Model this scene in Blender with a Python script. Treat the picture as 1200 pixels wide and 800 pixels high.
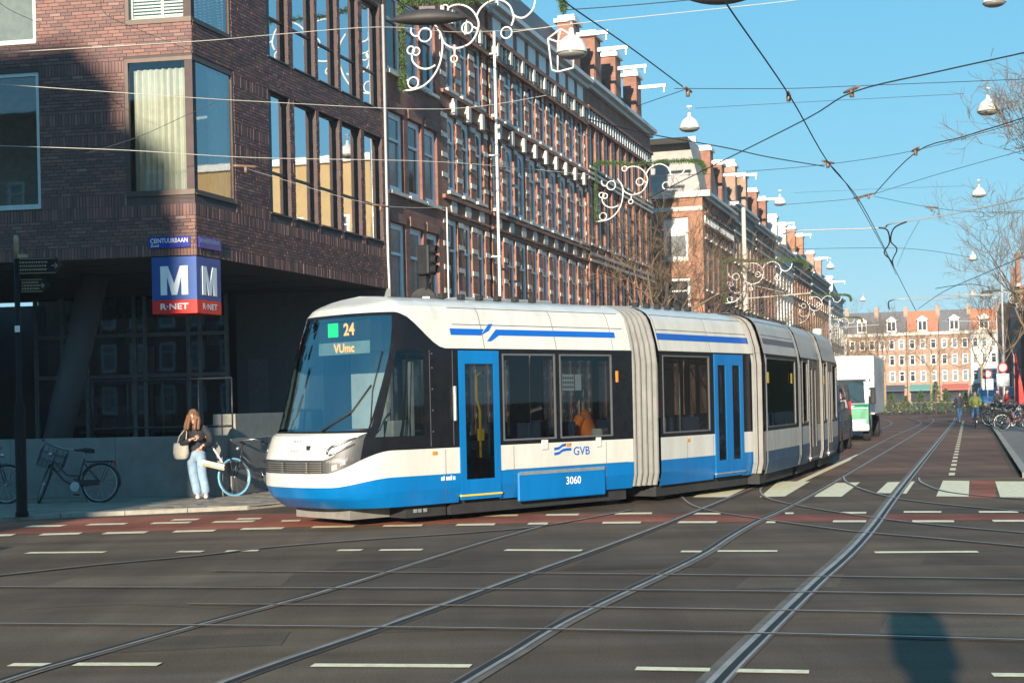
import bpy, bmesh, math, random
from mathutils import Vector, Matrix
R_ = math.radians
rnd = random.Random(7)
for o in list(bpy.data.objects):
    bpy.data.objects.remove(o)
scene = bpy.context.scene
COL = scene.collection

# ---------------------------------------------------------------- camera, sky, sun, exposure
cam_d = bpy.data.cameras.new('camera')
cam = bpy.data.objects.new('camera', cam_d)
COL.objects.link(cam)
cam_d.sensor_width = 36.0
cam_d.lens = 51.0
cam_d.shift_y = 0.0592
cam_d.clip_start = 0.1
cam_d.clip_end = 3000.0
cam.location = (0, 0, 1.7)
cam.rotation_euler = (Matrix.Rotation(R_(90), 3, 'X') @ Matrix.Rotation(math.atan(-0.022), 3, 'Z')).to_euler()
scene.camera = cam

SUN_EL = 12.5
SUN_AZ = 13.0            # the light travels 13 degrees right of +Y
world = bpy.data.worlds.new('World')
scene.world = world
world.use_nodes = True
wn = world.node_tree.nodes
wl = world.node_tree.links
bg = wn['Background']
sky = wn.new('ShaderNodeTexSky')
sky.sky_type = 'NISHITA'
sky.sun_disc = False
sky.sun_elevation = R_(SUN_EL)
sky.sun_rotation = R_(180 + SUN_AZ)
sky.air_density = 0.6
sky.dust_density = 0.0
sky.ozone_density = 1.0
# gentle per-channel response, so the whole sky keeps the photograph's even winter blue
_sep = wn.new('ShaderNodeSeparateColor'); wl.new(sky.outputs['Color'], _sep.inputs[0])
_cmb = wn.new('ShaderNodeCombineColor')
for _i, (_g, _k) in enumerate(((0.69, 0.0665), (0.30, 0.2125), (0.12, 0.365))):
    _p = wn.new('ShaderNodeMath'); _p.operation = 'POWER'; _p.inputs[1].default_value = _g
    _m = wn.new('ShaderNodeMath'); _m.operation = 'MULTIPLY'; _m.inputs[1].default_value = _k * 10
    wl.new(_sep.outputs[_i], _p.inputs[0]); wl.new(_p.outputs[0], _m.inputs[0]); wl.new(_m.outputs[0], _cmb.inputs[_i])
wl.new(_cmb.outputs[0], bg.inputs['Color'])
bg.inputs['Strength'].default_value = 0.10

sun_d = bpy.data.lights.new('sun', 'SUN')
sun = bpy.data.objects.new('sun', sun_d)
COL.objects.link(sun)
sun_d.energy = 5.0
sun_d.angle = R_(0.5)
sun_d.color = (1.0, 0.87, 0.70)
_d = Vector((math.sin(R_(SUN_AZ)) * math.cos(R_(SUN_EL)), math.cos(R_(SUN_AZ)) * math.cos(R_(SUN_EL)), -math.sin(R_(SUN_EL))))
sun.rotation_euler = _d.to_track_quat('-Z', 'Y').to_euler()
sun.location = (-10, -20, 40)

scene.view_settings.view_transform = 'Standard'
scene.view_settings.look = 'None'
scene.view_settings.exposure = 1.0
scene.view_settings.gamma = 1.0
scene.render.engine = 'CYCLES'
scene.cycles.max_bounces = 6
scene.cycles.transparent_max_bounces = 16

# ---------------------------------------------------------------- materials
MATS = {}

def new_mat(name):
    m = bpy.data.materials.new(name)
    m.use_nodes = True
    return m, m.node_tree.nodes, m.node_tree.links, m.node_tree.nodes['Principled BSDF']

def M(name, col, rough=0.6, metal=0.0, var=0.18, scale=6.0, bump=0.0, bscale=40.0, spec=0.5, stretch=(1, 1, 1), coat=0.0):
    """Principled material whose colour wanders with two octaves of noise, with optional fine relief."""
    if name in MATS:
        return MATS[name]
    m, n, l, b = new_mat(name)
    tc = n.new('ShaderNodeTexCoord')
    mp = n.new('ShaderNodeMapping')
    mp.inputs['Scale'].default_value = stretch
    l.new(tc.outputs['Object'], mp.inputs['Vector'])
    nz = n.new('ShaderNodeTexNoise')
    nz.inputs['Scale'].default_value = scale
    nz.inputs['Detail'].default_value = 6
    nz.inputs['Roughness'].default_value = 0.65
    l.new(mp.outputs['Vector'], nz.inputs['Vector'])
    r = n.new('ShaderNodeValToRGB')
    r.color_ramp.elements[0].position = 0.3
    r.color_ramp.elements[1].position = 0.72
    c0 = [max(0, c * (1 - var)) for c in col]
    c1 = [min(1, c * (1 + var)) for c in col]
    r.color_ramp.elements[0].color = (*c0, 1)
    r.color_ramp.elements[1].color = (*c1, 1)
    l.new(nz.outputs['Fac'], r.inputs['Fac'])
    l.new(r.outputs['Color'], b.inputs['Base Color'])
    b.inputs['Roughness'].default_value = rough
    b.inputs['Metallic'].default_value = metal
    b.inputs['Specular IOR Level'].default_value = spec
    b.inputs['Coat Weight'].default_value = coat
    if bump:
        n2 = n.new('ShaderNodeTexNoise')
        n2.inputs['Scale'].default_value = bscale
        n2.inputs['Detail'].default_value = 4
        l.new(mp.outputs['Vector'], n2.inputs['Vector'])
        bp = n.new('ShaderNodeBump')
        bp.inputs['Strength'].default_value = bump
        bp.inputs['Distance'].default_value = 0.02
        l.new(n2.outputs['Fac'], bp.inputs['Height'])
        l.new(bp.outputs['Normal'], b.inputs['Normal'])
    MATS[name] = m
    return m

def M_brick(name, cols, mortar, bw=0.22, bh=0.065, off=0.5, var=0.25):
    """Brick bond on vertical faces: x+y runs along the wall, z up."""
    m, n, l, b = new_mat(name)
    tc = n.new('ShaderNodeTexCoord')
    sp = n.new('ShaderNodeSeparateXYZ')
    l.new(tc.outputs['Object'], sp.inputs['Vector'])
    ad = n.new('ShaderNodeMath'); ad.operation = 'ADD'
    l.new(sp.outputs['X'], ad.inputs[0]); l.new(sp.outputs['Y'], ad.inputs[1])
    cb = n.new('ShaderNodeCombineXYZ')
    l.new(ad.outputs[0], cb.inputs['X']); l.new(sp.outputs['Z'], cb.inputs['Y'])
    br = n.new('ShaderNodeTexBrick')
    br.offset = off
    br.inputs['Scale'].default_value = 1.0
    br.inputs['Brick Width'].default_value = bw
    br.inputs['Row Height'].default_value = bh
    br.inputs['Mortar Size'].default_value = 0.007
    br.inputs['Color1'].default_value = (*cols[0], 1)
    br.inputs['Color2'].default_value = (*cols[1], 1)
    br.inputs['Mortar'].default_value = (*mortar, 1)
    l.new(cb.outputs[0], br.inputs['Vector'])
    nz = n.new('ShaderNodeTexNoise')
    nz.inputs['Scale'].default_value = 1.3
    nz.inputs['Detail'].default_value = 8
    l.new(tc.outputs['Object'], nz.inputs['Vector'])
    mr = n.new('ShaderNodeMapRange')
    mr.inputs['From Min'].default_value = 0.3; mr.inputs['From Max'].default_value = 0.7
    mr.inputs['To Min'].default_value = 1 - var; mr.inputs['To Max'].default_value = 1 + var
    l.new(nz.outputs['Fac'], mr.inputs['Value'])
    mx = n.new('ShaderNodeMix'); mx.data_type = 'RGBA'; mx.blend_type = 'MULTIPLY'
    mx.inputs['Factor'].default_value = 1.0
    l.new(br.outputs['Color'], mx.inputs['A']); l.new(mr.outputs['Result'], mx.inputs['B'])
    l.new(mx.outputs['Result'], b.inputs['Base Color'])
    bp = n.new('ShaderNodeBump'); bp.inputs['Strength'].default_value = 0.5; bp.inputs['Distance'].default_value = 0.01; bp.invert = True
    l.new(br.outputs['Fac'], bp.inputs['Height'])
    l.new(bp.outputs['Normal'], b.inputs['Normal'])
    b.inputs['Roughness'].default_value = 0.8
    MATS[name] = m
    return m

def M_island(name, stops, rough=0.7, bump=0.3):
    """Each loose piece of a mesh, and each object, gets its own colour from the ramp."""
    m, n, l, b = new_mat(name)
    g = n.new('ShaderNodeNewGeometry')
    oi = n.new('ShaderNodeObjectInfo')
    ad = n.new('ShaderNodeMath'); ad.operation = 'ADD'
    l.new(g.outputs['Random Per Island'], ad.inputs[0]); l.new(oi.outputs['Random'], ad.inputs[1])
    fr = n.new('ShaderNodeMath'); fr.operation = 'FRACT'
    l.new(ad.outputs[0], fr.inputs[0])
    r = n.new('ShaderNodeValToRGB')
    r.color_ramp.interpolation = 'LINEAR'
    e = r.color_ramp.elements
    e[0].position, e[0].color = stops[0][0], (*stops[0][1], 1)
    e[1].position, e[1].color = stops[-1][0], (*stops[-1][1], 1)
    for p, c in stops[1:-1]:
        x = e.new(p); x.color = (*c, 1)
    l.new(fr.outputs[0], r.inputs['Fac'])
    tc = n.new('ShaderNodeTexCoord')
    nz = n.new('ShaderNodeTexNoise'); nz.inputs['Scale'].default_value = 30; nz.inputs['Detail'].default_value = 4
    l.new(tc.outputs['Object'], nz.inputs['Vector'])
    mx = n.new('ShaderNodeMix'); mx.data_type = 'RGBA'; mx.blend_type = 'MULTIPLY'; mx.inputs['Factor'].default_value = 0.55
    l.new(r.outputs['Color'], mx.inputs['A']); l.new(nz.outputs['Color'], mx.inputs['B'])
    mr = n.new('ShaderNodeMapRange'); mr.inputs['To Min'].default_value = 0.6; mr.inputs['To Max'].default_value = 1.4
    l.new(nz.outputs['Fac'], mr.inputs['Value']); l.new(mr.outputs['Result'], mx.inputs['B'])
    l.new(mx.outputs['Result'], b.inputs['Base Color'])
    b.inputs['Roughness'].default_value = rough
    if bump:
        bp = n.new('ShaderNodeBump'); bp.inputs['Strength'].default_value = bump; bp.inputs['Distance'].default_value = 0.01
        l.new(nz.outputs['Fac'], bp.inputs['Height']); l.new(bp.outputs['Normal'], b.inputs['Normal'])
    MATS[name] = m
    return m

def M_glass(name, tint=(0.6, 0.65, 0.65), refl=0.12, gcol=(0.9, 0.95, 1.0), rough=0.02, edge=True):
    """Thin window pane: tinted see-through mixed with a mirror that grows towards grazing angles."""
    m, n, l, b = new_mat(name)
    n.remove(b)
    out = n['Material Output']
    tr = n.new('ShaderNodeBsdfTransparent'); tr.inputs['Color'].default_value = (*tint, 1)
    gl = n.new('ShaderNodeBsdfGlossy'); gl.inputs['Color'].default_value = (*gcol, 1); gl.inputs['Roughness'].default_value = rough
    lw = n.new('ShaderNodeLayerWeight'); lw.inputs['Blend'].default_value = 0.35
    mr = n.new('ShaderNodeMapRange')
    mr.inputs['From Min'].default_value = 0.0; mr.inputs['From Max'].default_value = 1.0
    mr.inputs['To Min'].default_value = refl; mr.inputs['To Max'].default_value = float(edge) if edge else refl
    l.new(lw.outputs['Fresnel'], mr.inputs['Value'])
    # faint waviness so reflections are not perfectly straight
    tc = n.new('ShaderNodeTexCoord')
    nz = n.new('ShaderNodeTexNoise'); nz.inputs['Scale'].default_value = 1.7; nz.inputs['Detail'].default_value = 1
    l.new(tc.outputs['Object'], nz.inputs['Vector'])
    bp = n.new('ShaderNodeBump'); bp.inputs['Strength'].default_value = 0.008; bp.inputs['Distance'].default_value = 0.05
    l.new(nz.outputs['Fac'], bp.inputs['Height']); l.new(bp.outputs['Normal'], gl.inputs['Normal'])
    mx = n.new('ShaderNodeMixShader')
    l.new(mr.outputs['Result'], mx.inputs[0]); l.new(tr.outputs[0], mx.inputs[1]); l.new(gl.outputs[0], mx.inputs[2])
    l.new(mx.outputs[0], out.inputs['Surface'])
    MATS[name] = m
    return m

def M_emit(name, col, strength):
    m, n, l, b = new_mat(name)
    b.inputs['Base Color'].default_value = (*[c * 0.3 for c in col], 1)
    b.inputs['Emission Color'].default_value = (*col, 1)
    b.inputs['Emission Strength'].default_value = strength
    MATS[name] = m
    return m

# ---------------------------------------------------------------- mesh builder
class MB:
    def __init__(s, T=None):
        s.v = []; s.f = []; s.m = []; s.sm = []; s.T = T
    def pt(s, p):
        p = Vector(p)
        s.v.append(tuple(s.T @ p) if s.T else tuple(p)); return len(s.v) - 1
    def face(s, pts, mi=0, smooth=False):
        s.f.append([s.pt(p) for p in pts]); s.m.append(mi); s.sm.append(smooth)
    def idx(s, ids, mi=0, smooth=False):
        s.f.append(list(ids)); s.m.append(mi); s.sm.append(smooth)
    def box(s, lo, hi, mi=0, bev=0.0):
        x0, y0, z0 = lo; x1, y1, z1 = hi
        if bev <= 0:
            a = [s.pt(p) for p in ((x0,y0,z0),(x1,y0,z0),(x1,y1,z0),(x0,y1,z0),(x0,y0,z1),(x1,y0,z1),(x1,y1,z1),(x0,y1,z1))]
            for q in ((0,3,2,1),(4,5,6,7),(0,1,5,4),(1,2,6,5),(2,3,7,6),(3,0,4,7)):
                s.idx([a[i] for i in q], mi)
        else:
            b = bev
            ring = lambda z, i: [(x0+i,y0+b,z),(x0+b,y0+i,z),(x1-b,y0+i,z),(x1-i,y0+b,z),(x1-i,y1-b,z),(x1-b,y1-i,z),(x0+b,y1-i,z),(x0+i,y1-b,z)]
            s.loft([ring(z0, b*.6), ring(z0+b, 0), ring(z1-b, 0), ring(z1, b*.6)], mi, True, True)
    def rbox(s, c, d, M3, mi=0):
        c = Vector(c); h = Vector(d) * 0.5
        a = []
        for p in ((-1,-1,-1),(1,-1,-1),(1,1,-1),(-1,1,-1),(-1,-1,1),(1,-1,1),(1,1,1),(-1,1,1)):
            a.append(s.pt(c + M3 @ Vector((p[0]*h.x, p[1]*h.y, p[2]*h.z))))
        for q in ((0,3,2,1),(4,5,6,7),(0,1,5,4),(1,2,6,5),(2,3,7,6),(3,0,4,7)):
            s.idx([a[i] for i in q], mi)
    def bar(s, p, q, w, h, mi=0, up=(0,0,1)):
        p = Vector(p); q = Vector(q); d = q - p
        x = d.normalized(); u = Vector(up)
        if abs(x.dot(u)) > .98: u = Vector((1,0,0))
        y = u.cross(x).normalized(); z = x.cross(y)
        s.rbox((p+q)/2, (d.length, w, h), Matrix((x, y, z)).transposed(), mi)
    def loft(s, rings, mi=0, cap0=False, cap1=False, closed=True, smooth=False):
        ids = [[s.pt(p) for p in r] for r in rings]
        n = len(rings[0])
        for a, b in zip(ids[:-1], ids[1:]):
            for i in range(n if closed else n - 1):
                j = (i + 1) % n
                s.idx([a[i], a[j], b[j], b[i]], mi, smooth)
        if cap0: s.idx(list(reversed(ids[0])), mi)
        if cap1: s.idx(ids[-1], mi)
    def tube(s, path, r, n=6, mi=0, cap=True, smooth=True, closed=False):
        P = [Vector(p) for p in path]
        rr = r if isinstance(r, (list, tuple)) else [r] * len(P)
        rings = []
        u = None
        L = len(P)
        for i, p in enumerate(P):
            if closed: d = (P[(i+1) % L] - P[i-1])
            else: d = (P[min(i+1, L-1)] - P[max(i-1, 0)])
            if d.length < 1e-9: d = Vector((0,0,1))
            d.normalize()
            if u is None:
                u = d.orthogonal().normalized()
            else:
                u = u - d * u.dot(d)
                u = d.orthogonal().normalized() if u.length < 1e-6 else u.normalized()
            w = d.cross(u)
            rings.append([p + (u * math.cos(2*math.pi*k/n) + w * math.sin(2*math.pi*k/n)) * rr[i] for k in range(n)])
        if closed: rings.append(rings[0])
        s.loft(rings, mi, cap and not closed, cap and not closed, True, smooth)
    def lathe(s, prof, n=16, c=(0,0,0), mi=0, smooth=True, axis='Z'):
        rings = []
        for r, z in prof:
            ring = []
            for k in range(n):
                a = 2*math.pi*k/n
                if axis == 'Z': p = (c[0]+r*math.cos(a), c[1]+r*math.sin(a), c[2]+z)
                elif axis == 'Y': p = (c[0]+r*math.cos(a), c[1]-z, c[2]+r*math.sin(a))
                else: p = (c[0]+z, c[1]+r*math.cos(a), c[2]+r*math.sin(a))
                ring.append(p)
            rings.append(ring)
        s.loft(rings, mi, True, True, True, smooth)
    def prism(s, poly, y0, y1, mi=0):
        """polygon in (x,z), counter-clockwise seen from -y, extruded from y0 (front) to y1"""
        n = len(poly)
        a = [s.pt((x, y0, z)) for x, z in poly]; b = [s.pt((x, y1, z)) for x, z in poly]
        s.idx(a, mi); s.idx(list(reversed(b)), mi)
        for i in range(n):
            j = (i+1) % n
            s.idx([a[j], a[i], b[i], b[j]], mi)
    def slab(s, poly, z0, z1, mi=0, sides=True):
        """polygon in (x,y) counter-clockwise from above, from z0 up to z1"""
        n = len(poly)
        b = [s.pt((p[0], p[1], z1)) for p in poly]
        s.idx(b, mi)
        if sides:
            a = [s.pt((p[0], p[1], z0)) for p in poly]
            for i in range(n):
                j = (i+1) % n
                s.idx([a[i], a[j], b[j], b[i]], mi)
    def mesh(s, name, mats):
        me = bpy.data.meshes.new(name)
        me.from_pydata(s.v, [], s.f)
        for m in (mats if isinstance(mats, (list, tuple)) else [mats]):
            me.materials.append(m)
        me.polygons.foreach_set('material_index', s.m)
        me.polygons.foreach_set('use_smooth', s.sm)
        me.update()
        return me
    def build(s, name, mats, parent=None, kind=None, loc=None):
        return link(name, s.mesh(name, mats), parent, kind, loc)

def link(name, data, parent=None, kind=None, loc=None, rot=None):
    o = bpy.data.objects.new(name, data)
    COL.objects.link(o)
    if parent is not None: o.parent = parent
    if kind: o['kind'] = kind
    if loc is not None: o.location = loc
    if rot is not None: o.rotation_euler = rot
    return o

def tag(o, label, cat, group=None):
    o['label'] = label; o['category'] = cat
    if group: o['group'] = group
    return o

def thing(name, label, cat, loc=(0,0,0), rz=0.0, group=None):
    o = link(name, None, None, None, loc, (0, 0, rz))
    o.empty_display_size = 0.3
    return tag(o, label, cat, group)

def copy_tree(root, loc=None, rz=None, label=None, scale=None):
    r = root.copy(); COL.objects.link(r)
    if loc is not None: r.location = loc
    if rz is not None: r.rotation_euler = (0, 0, rz)
    if scale is not None: r.scale = (scale,)*3
    if label: r['label'] = label
    for ch in list(root.children):
        c = ch.copy(); COL.objects.link(c); c.parent = r
        for g in ch.children:
            d = g.copy(); COL.objects.link(d); d.parent = c
    return r

def frame(o, xd, z=0.0):
    """matrix of a vertical working frame: x along xd, y inward (left of x), z up"""
    x = Vector((xd[0], xd[1], 0)).normalized()
    return Matrix(((x.x, -x.y, 0, o[0]), (x.y, x.x, 0, o[1]), (0, 0, 1, z), (0, 0, 0, 1)))

SA = R_(17.5)
SDIR = (math.sin(SA), math.cos(SA))
def ST(p, t, z=0.0):
    """street coordinates: p metres right of the camera line, t metres along the street"""
    return (p*math.cos(SA) + t*math.sin(SA), -p*math.sin(SA) + t*math.cos(SA), z)
SROT = math.atan2(SDIR[1], SDIR[0])

_tc = {}
def text_mesh(mb, s, x0, z0, w, h, y, mi=0, depth=0.004, bold=0.0, spacing=1.0):
    """letters filling the box x0..x0+w, z0..z0+h on the plane y, facing -y"""
    key = (s, bold, spacing)
    if key not in _tc:
        cu = bpy.data.curves.new('t', 'FONT'); cu.body = s; cu.offset = bold; cu.space_character = spacing; cu.resolution_u = 3
        ob = bpy.data.objects.new('t', cu); COL.objects.link(ob)
        dg = bpy.context.evaluated_depsgraph_get(); dg.update()
        me = bpy.data.meshes.new_from_object(ob.evaluated_get(dg))
        _tc[key] = ([tuple(v.co) for v in me.vertices], [list(p.vertices) for p in me.polygons])
        bpy.data.objects.remove(ob); bpy.data.meshes.remove(me)
    V, F = _tc[key]
    ax = min(v[0] for v in V); bx = max(v[0] for v in V); ay = min(v[1] for v in V); by = max(v[1] for v in V)
    ids = [mb.pt((x0 + (v[0]-ax)/(bx-ax)*w, y - depth, z0 + (v[1]-ay)/(by-ay)*h)) for v in V]
    for f in F:
        mb.idx([ids[i] for i in f], mi)

def wall_holes(mb, x0, x1, z0, z1, holes, y=0.0, d=0.2, mi=0, mj=None, maxc=0):
    """wall face looking along -y with rectangular holes whose reveals run d inward"""
    mj = mi if mj is None else mj
    xs = sorted({x0, x1, *[max(x0, min(x1, h[i])) for h in holes for i in (0, 1)]})
    zs = sorted({z0, z1, *[max(z0, min(z1, h[i])) for h in holes for i in (2, 3)]})
    inside = lambda x, z: any(h[0] < x < h[1] and h[2] < z < h[3] for h in holes)
    for a, b in zip(xs[:-1], xs[1:]):
        for c, e in zip(zs[:-1], zs[1:]):
            if b - a > 1e-6 and e - c > 1e-6 and not inside((a+b)/2, (c+e)/2):
                mb.face([(a,y,c),(b,y,c),(b,y,e),(a,y,e)], mi)
    for h in holes:
        a, b, c, e = h[:4]
        mb.face([(a,y,c),(a,y+d,c),(a,y+d,e),(a,y,e)][::-1], mj)
        mb.face([(b,y,c),(b,y,e),(b,y+d,e),(b,y+d,c)][::-1], mj)
        mb.face([(a,y,c),(b,y,c),(b,y+d,c),(a,y+d,c)][::-1], mj)
        mb.face([(a,y,e),(a,y+d,e),(b,y+d,e),(b,y,e)][::-1], mj)

# shared materials
m_white_paint = M('white_paint', (0.72, 0.71, 0.66), 0.45, var=0.08, scale=3)
m_grey_paint = M('grey_paint', (0.33, 0.35, 0.36), 0.5, var=0.12)
m_dark_paint = M('dark_paint', (0.022, 0.024, 0.027), 0.45, var=0.3)
m_black = M('black_rubber', (0.015, 0.015, 0.016), 0.7, var=0.3)
m_steel = M('steel', (0.45, 0.45, 0.44), 0.35, metal=0.9, var=0.2)
m_galv = M('galvanised', (0.38, 0.39, 0.38), 0.5, metal=0.6, var=0.2, scale=12)
m_stone = M('pale_stone', (0.55, 0.52, 0.45), 0.8, var=0.15, scale=9, bump=0.2)
m_zinc = M('zinc', (0.36, 0.39, 0.42), 0.5, metal=0.3, var=0.15)
m_slate = M('slate_roof', (0.075, 0.078, 0.085), 0.6, var=0.35, scale=14, bump=0.4, bscale=25)
m_tile_red = M('red_tiles', (0.42, 0.16, 0.08), 0.75, var=0.25, scale=10, bump=0.5, bscale=18)
m_pane = M('window_pane_glass', (0.030, 0.036, 0.040), 0.06, var=0.5, scale=0.8, spec=0.9)
m_pane_net = M('net_curtain_pane', (0.17, 0.19, 0.20), 0.12, var=0.45, scale=1.1, spec=0.9)
m_curtain = M('pale_curtain', (0.62, 0.58, 0.50), 0.9, var=0.1)
m_bark = M('bark', (0.16, 0.115, 0.075), 0.9, var=0.35, scale=15, bump=0.6, bscale=30)
m_wire = M('wire', (0.03, 0.03, 0.032), 0.5, metal=0.3, var=0.2)
m_wire_pale = M('pale_wire', (0.45, 0.43, 0.38), 0.5, var=0.1)
m_skin = M('skin', (0.52, 0.31, 0.22), 0.55, var=0.08)

# ---------------------------------------------------------------- ground, road, rails, markings
def M_asphalt(name, base, rough=0.75, tintb=(0.9, 1.0, 1.15)):
    m, n, l, b = new_mat(name)
    tc = n.new('ShaderNodeTexCoord')
    def noise(scale, st, detail=8, rgh=0.6):
        mp = n.new('ShaderNodeMapping'); mp.inputs['Scale'].default_value = st; mp.inputs['Rotation'].default_value = (0, 0, R_(17))
        l.new(tc.outputs['Object'], mp.inputs['Vector'])
        z = n.new('ShaderNodeTexNoise'); z.inputs['Scale'].default_value = scale; z.inputs['Detail'].default_value = detail; z.inputs['Roughness'].default_value = rgh
        l.new(mp.outputs['Vector'], z.inputs['Vector']); return z
    big = noise(0.35, (0.35, 1, 1)); mid = noise(1.1, (0.25, 1.6, 1)); fine = noise(55, (1, 1, 1), 3, 0.7); wear = noise(0.9, (1.5, 0.12, 1))
    def rng(src, lo, hi, a=0.3, c=0.7):
        r = n.new('ShaderNodeMapRange'); r.inputs['From Min'].default_value = a; r.inputs['From Max'].default_value = c
        r.inputs['To Min'].default_value = lo; r.inputs['To Max'].default_value = hi
        l.new(src.outputs['Fac'], r.inputs['Value']); return r.outputs['Result']
    def mul(a, c):
        x = n.new('ShaderNodeMath'); x.operation = 'MULTIPLY'; l.new(a, x.inputs[0]); l.new(c, x.inputs[1]); return x.outputs[0]
    f = mul(mul(rng(big, 0.62, 1.42), rng(mid, 0.72, 1.3)), mul(rng(fine, 0.7, 1.35), rng(wear, 0.78, 1.25)))
    cr = n.new('ShaderNodeMix'); cr.data_type = 'RGBA'
    cr.inputs['A'].default_value = (*base, 1)
    cr.inputs['B'].default_value = (*[base[i] * tintb[i] for i in range(3)], 1)
    l.new(rng(mid, 0, 1), cr.inputs['Factor'])
    mx = n.new('ShaderNodeMix'); mx.data_type = 'RGBA'; mx.blend_type = 'MULTIPLY'; mx.inputs['Factor'].default_value = 1
    l.new(cr.outputs['Result'], mx.inputs['A']); l.new(f, mx.inputs['B'])
    l.new(mx.outputs['Result'], b.inputs['Base Color'])
    l.new(rng(big, rough - 0.1, rough + 0.12), b.inputs['Roughness'])
    bp = n.new('ShaderNodeBump'); bp.inputs['Strength'].default_value = 0.35; bp.inputs['Distance'].default_value = 0.008
    l.new(fine.outputs['Fac'], bp.inputs['Height']); l.new(bp.outputs['Normal'], b.inputs['Normal'])
    b.inputs['Specular IOR Level'].default_value = 0.2
    MATS[name] = m
    return m

m_asphalt = M_asphalt('asphalt', (0.118, 0.075, 0.043), 0.85, (0.80, 0.90, 1.08))
m_redpath = M_asphalt('red_asphalt', (0.26, 0.080, 0.046), 0.85, (0.9, 0.95, 1.0))
m_roadfar = M_asphalt('brick_road', (0.145, 0.090, 0.064), 0.85, (1.1, 0.95, 0.9))
m_mark = M('road_paint', (0.88, 0.72, 0.44), 0.6, var=0.22, scale=9, bump=0.2)
m_bitumen = M('joint_bitumen', (0.155, 0.112, 0.074), 0.7, var=0.4, scale=2.5, bump=0.3)
m_groove = M('rail_groove', (0.010, 0.010, 0.010), 0.8)
m_rail = M('rail_steel', (0.40, 0.33, 0.26), 0.45, metal=0.3, var=0.3, scale=3)
m_railp = M('worn_pale_rail', (0.42, 0.36, 0.28), 0.45, metal=0.2, var=0.3, scale=2)
m_paver = M_island('paver_mix', [(0, (0.20, 0.165, 0.12)), (0.5, (0.25, 0.20, 0.145)), (1, (0.30, 0.25, 0.185))], 0.85)
m_kerb = M('kerb_stone', (0.31, 0.285, 0.235), 0.8, var=0.2, scale=7, bump=0.3)

def slab_obj(name, poly, z0, z1, mat, sides=False):
    b = MB(); b.slab([(p[0], p[1]) for p in poly], z0, z1, 0, sides)
    return b.build(name, mat, None, 'structure')

slab_obj('ground', [(-1500, -1500), (1500, -1500), (1500, 2200), (-1500, 2200)], 0, 0, m_asphalt)
slab_obj('road', [ST(-10.3, 31)[:2], ST(0.8, 31)[:2], ST(0.8, 128)[:2], ST(-10.3, 128)[:2]], 0, 0.004, m_roadfar)

# red cycle path across the junction
up = [(-11.548, 22.742), (-8.054, 22.702), (-7.438, 22.864), (-6.424, 23.090), (-5.515, 23.269), (-4.139, 23.232), (-2.438, 22.660), (-0.558, 22.125), (1.239, 21.697), (3.657, 20.927), (5.507, 20.479), (8.067, 19.673)]
lo = [(-10.405, 20.485), (-7.234, 20.381), (-6.630, 20.366), (-5.661, 20.329), (-4.839, 20.395), (-3.646, 20.438), (-2.216, 20.564), (-0.518, 20.407), (1.150, 20.182), (3.431, 19.646), (5.209, 19.380), (7.724, 18.840)]
b = MB()
for i in range(len(up) - 1):
    b.face([(*lo[i], 0.004), (*lo[i+1], 0.004), (*up[i+1], 0.004), (*up[i], 0.004)])
b.face([(*p, 0.0045) for p in [(7.302, 23.354), (7.679, 23.125), (9.193, 27.662), (8.818, 27.967)]])
b.build('cycle_path', m_redpath, None, 'structure')

def ribbon(mb, path, w, z, mi=0, off=0.0):
    P = [Vector((p[0], p[1], 0)) for p in path]
    L, R = [], []
    for i, p in enumerate(P):
        d = (P[min(i+1, len(P)-1)] - P[max(i-1, 0)]).normalized()
        s = Vector((d.y, -d.x, 0))
        R.append(p + s*(off + w/2)); L.append(p + s*(off - w/2))
    for i in range(len(P)-1):
        mb.face([(R[i].x,R[i].y,z), (R[i+1].x,R[i+1].y,z), (L[i+1].x,L[i+1].y,z), (L[i].x,L[i].y,z)], mi)

def smooth_path(P, n=6):
    """Catmull-Rom through the points"""
    out = []
    Q = [Vector((*p[:2], p[2] if len(p) > 2 else 0)) for p in P]
    for i in range(len(Q)-1):
        a = Q[max(i-1, 0)]; c, d = Q[i], Q[i+1]; e = Q[min(i+2, len(Q)-1)]
        for k in range(n):
            t = k/n
            out.append(0.5*((2*c) + (d-a)*t + (2*a-5*c+4*d-e)*t*t + (3*c-a-3*d+e)*t**3))
    out.append(Q[-1])
    return out

def rail(path, wide=0.34, side=1, z=0.0, sw=0.034, gw=0.055, gs=False, mt=None):
    P = smooth_path(path)
    b = MB()
    ribbon(b, P, wide, 0.0085 + z, 0)
    if gw: ribbon(b, P, gw, 0.0115 + z, 1, (sw/2 + gw/2 - 0.012)*side)
    ribbon(b, P, sw, 0.0135 + z, 2, -0.012*side)
    if gs: ribbon(b, P, 0.022, 0.0135 + z, 2, (sw/2 + gw - 0.004)*side)
    return b.build('tram_rail', [m_bitumen, m_groove, mt or m_rail], None, 'structure')

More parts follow.
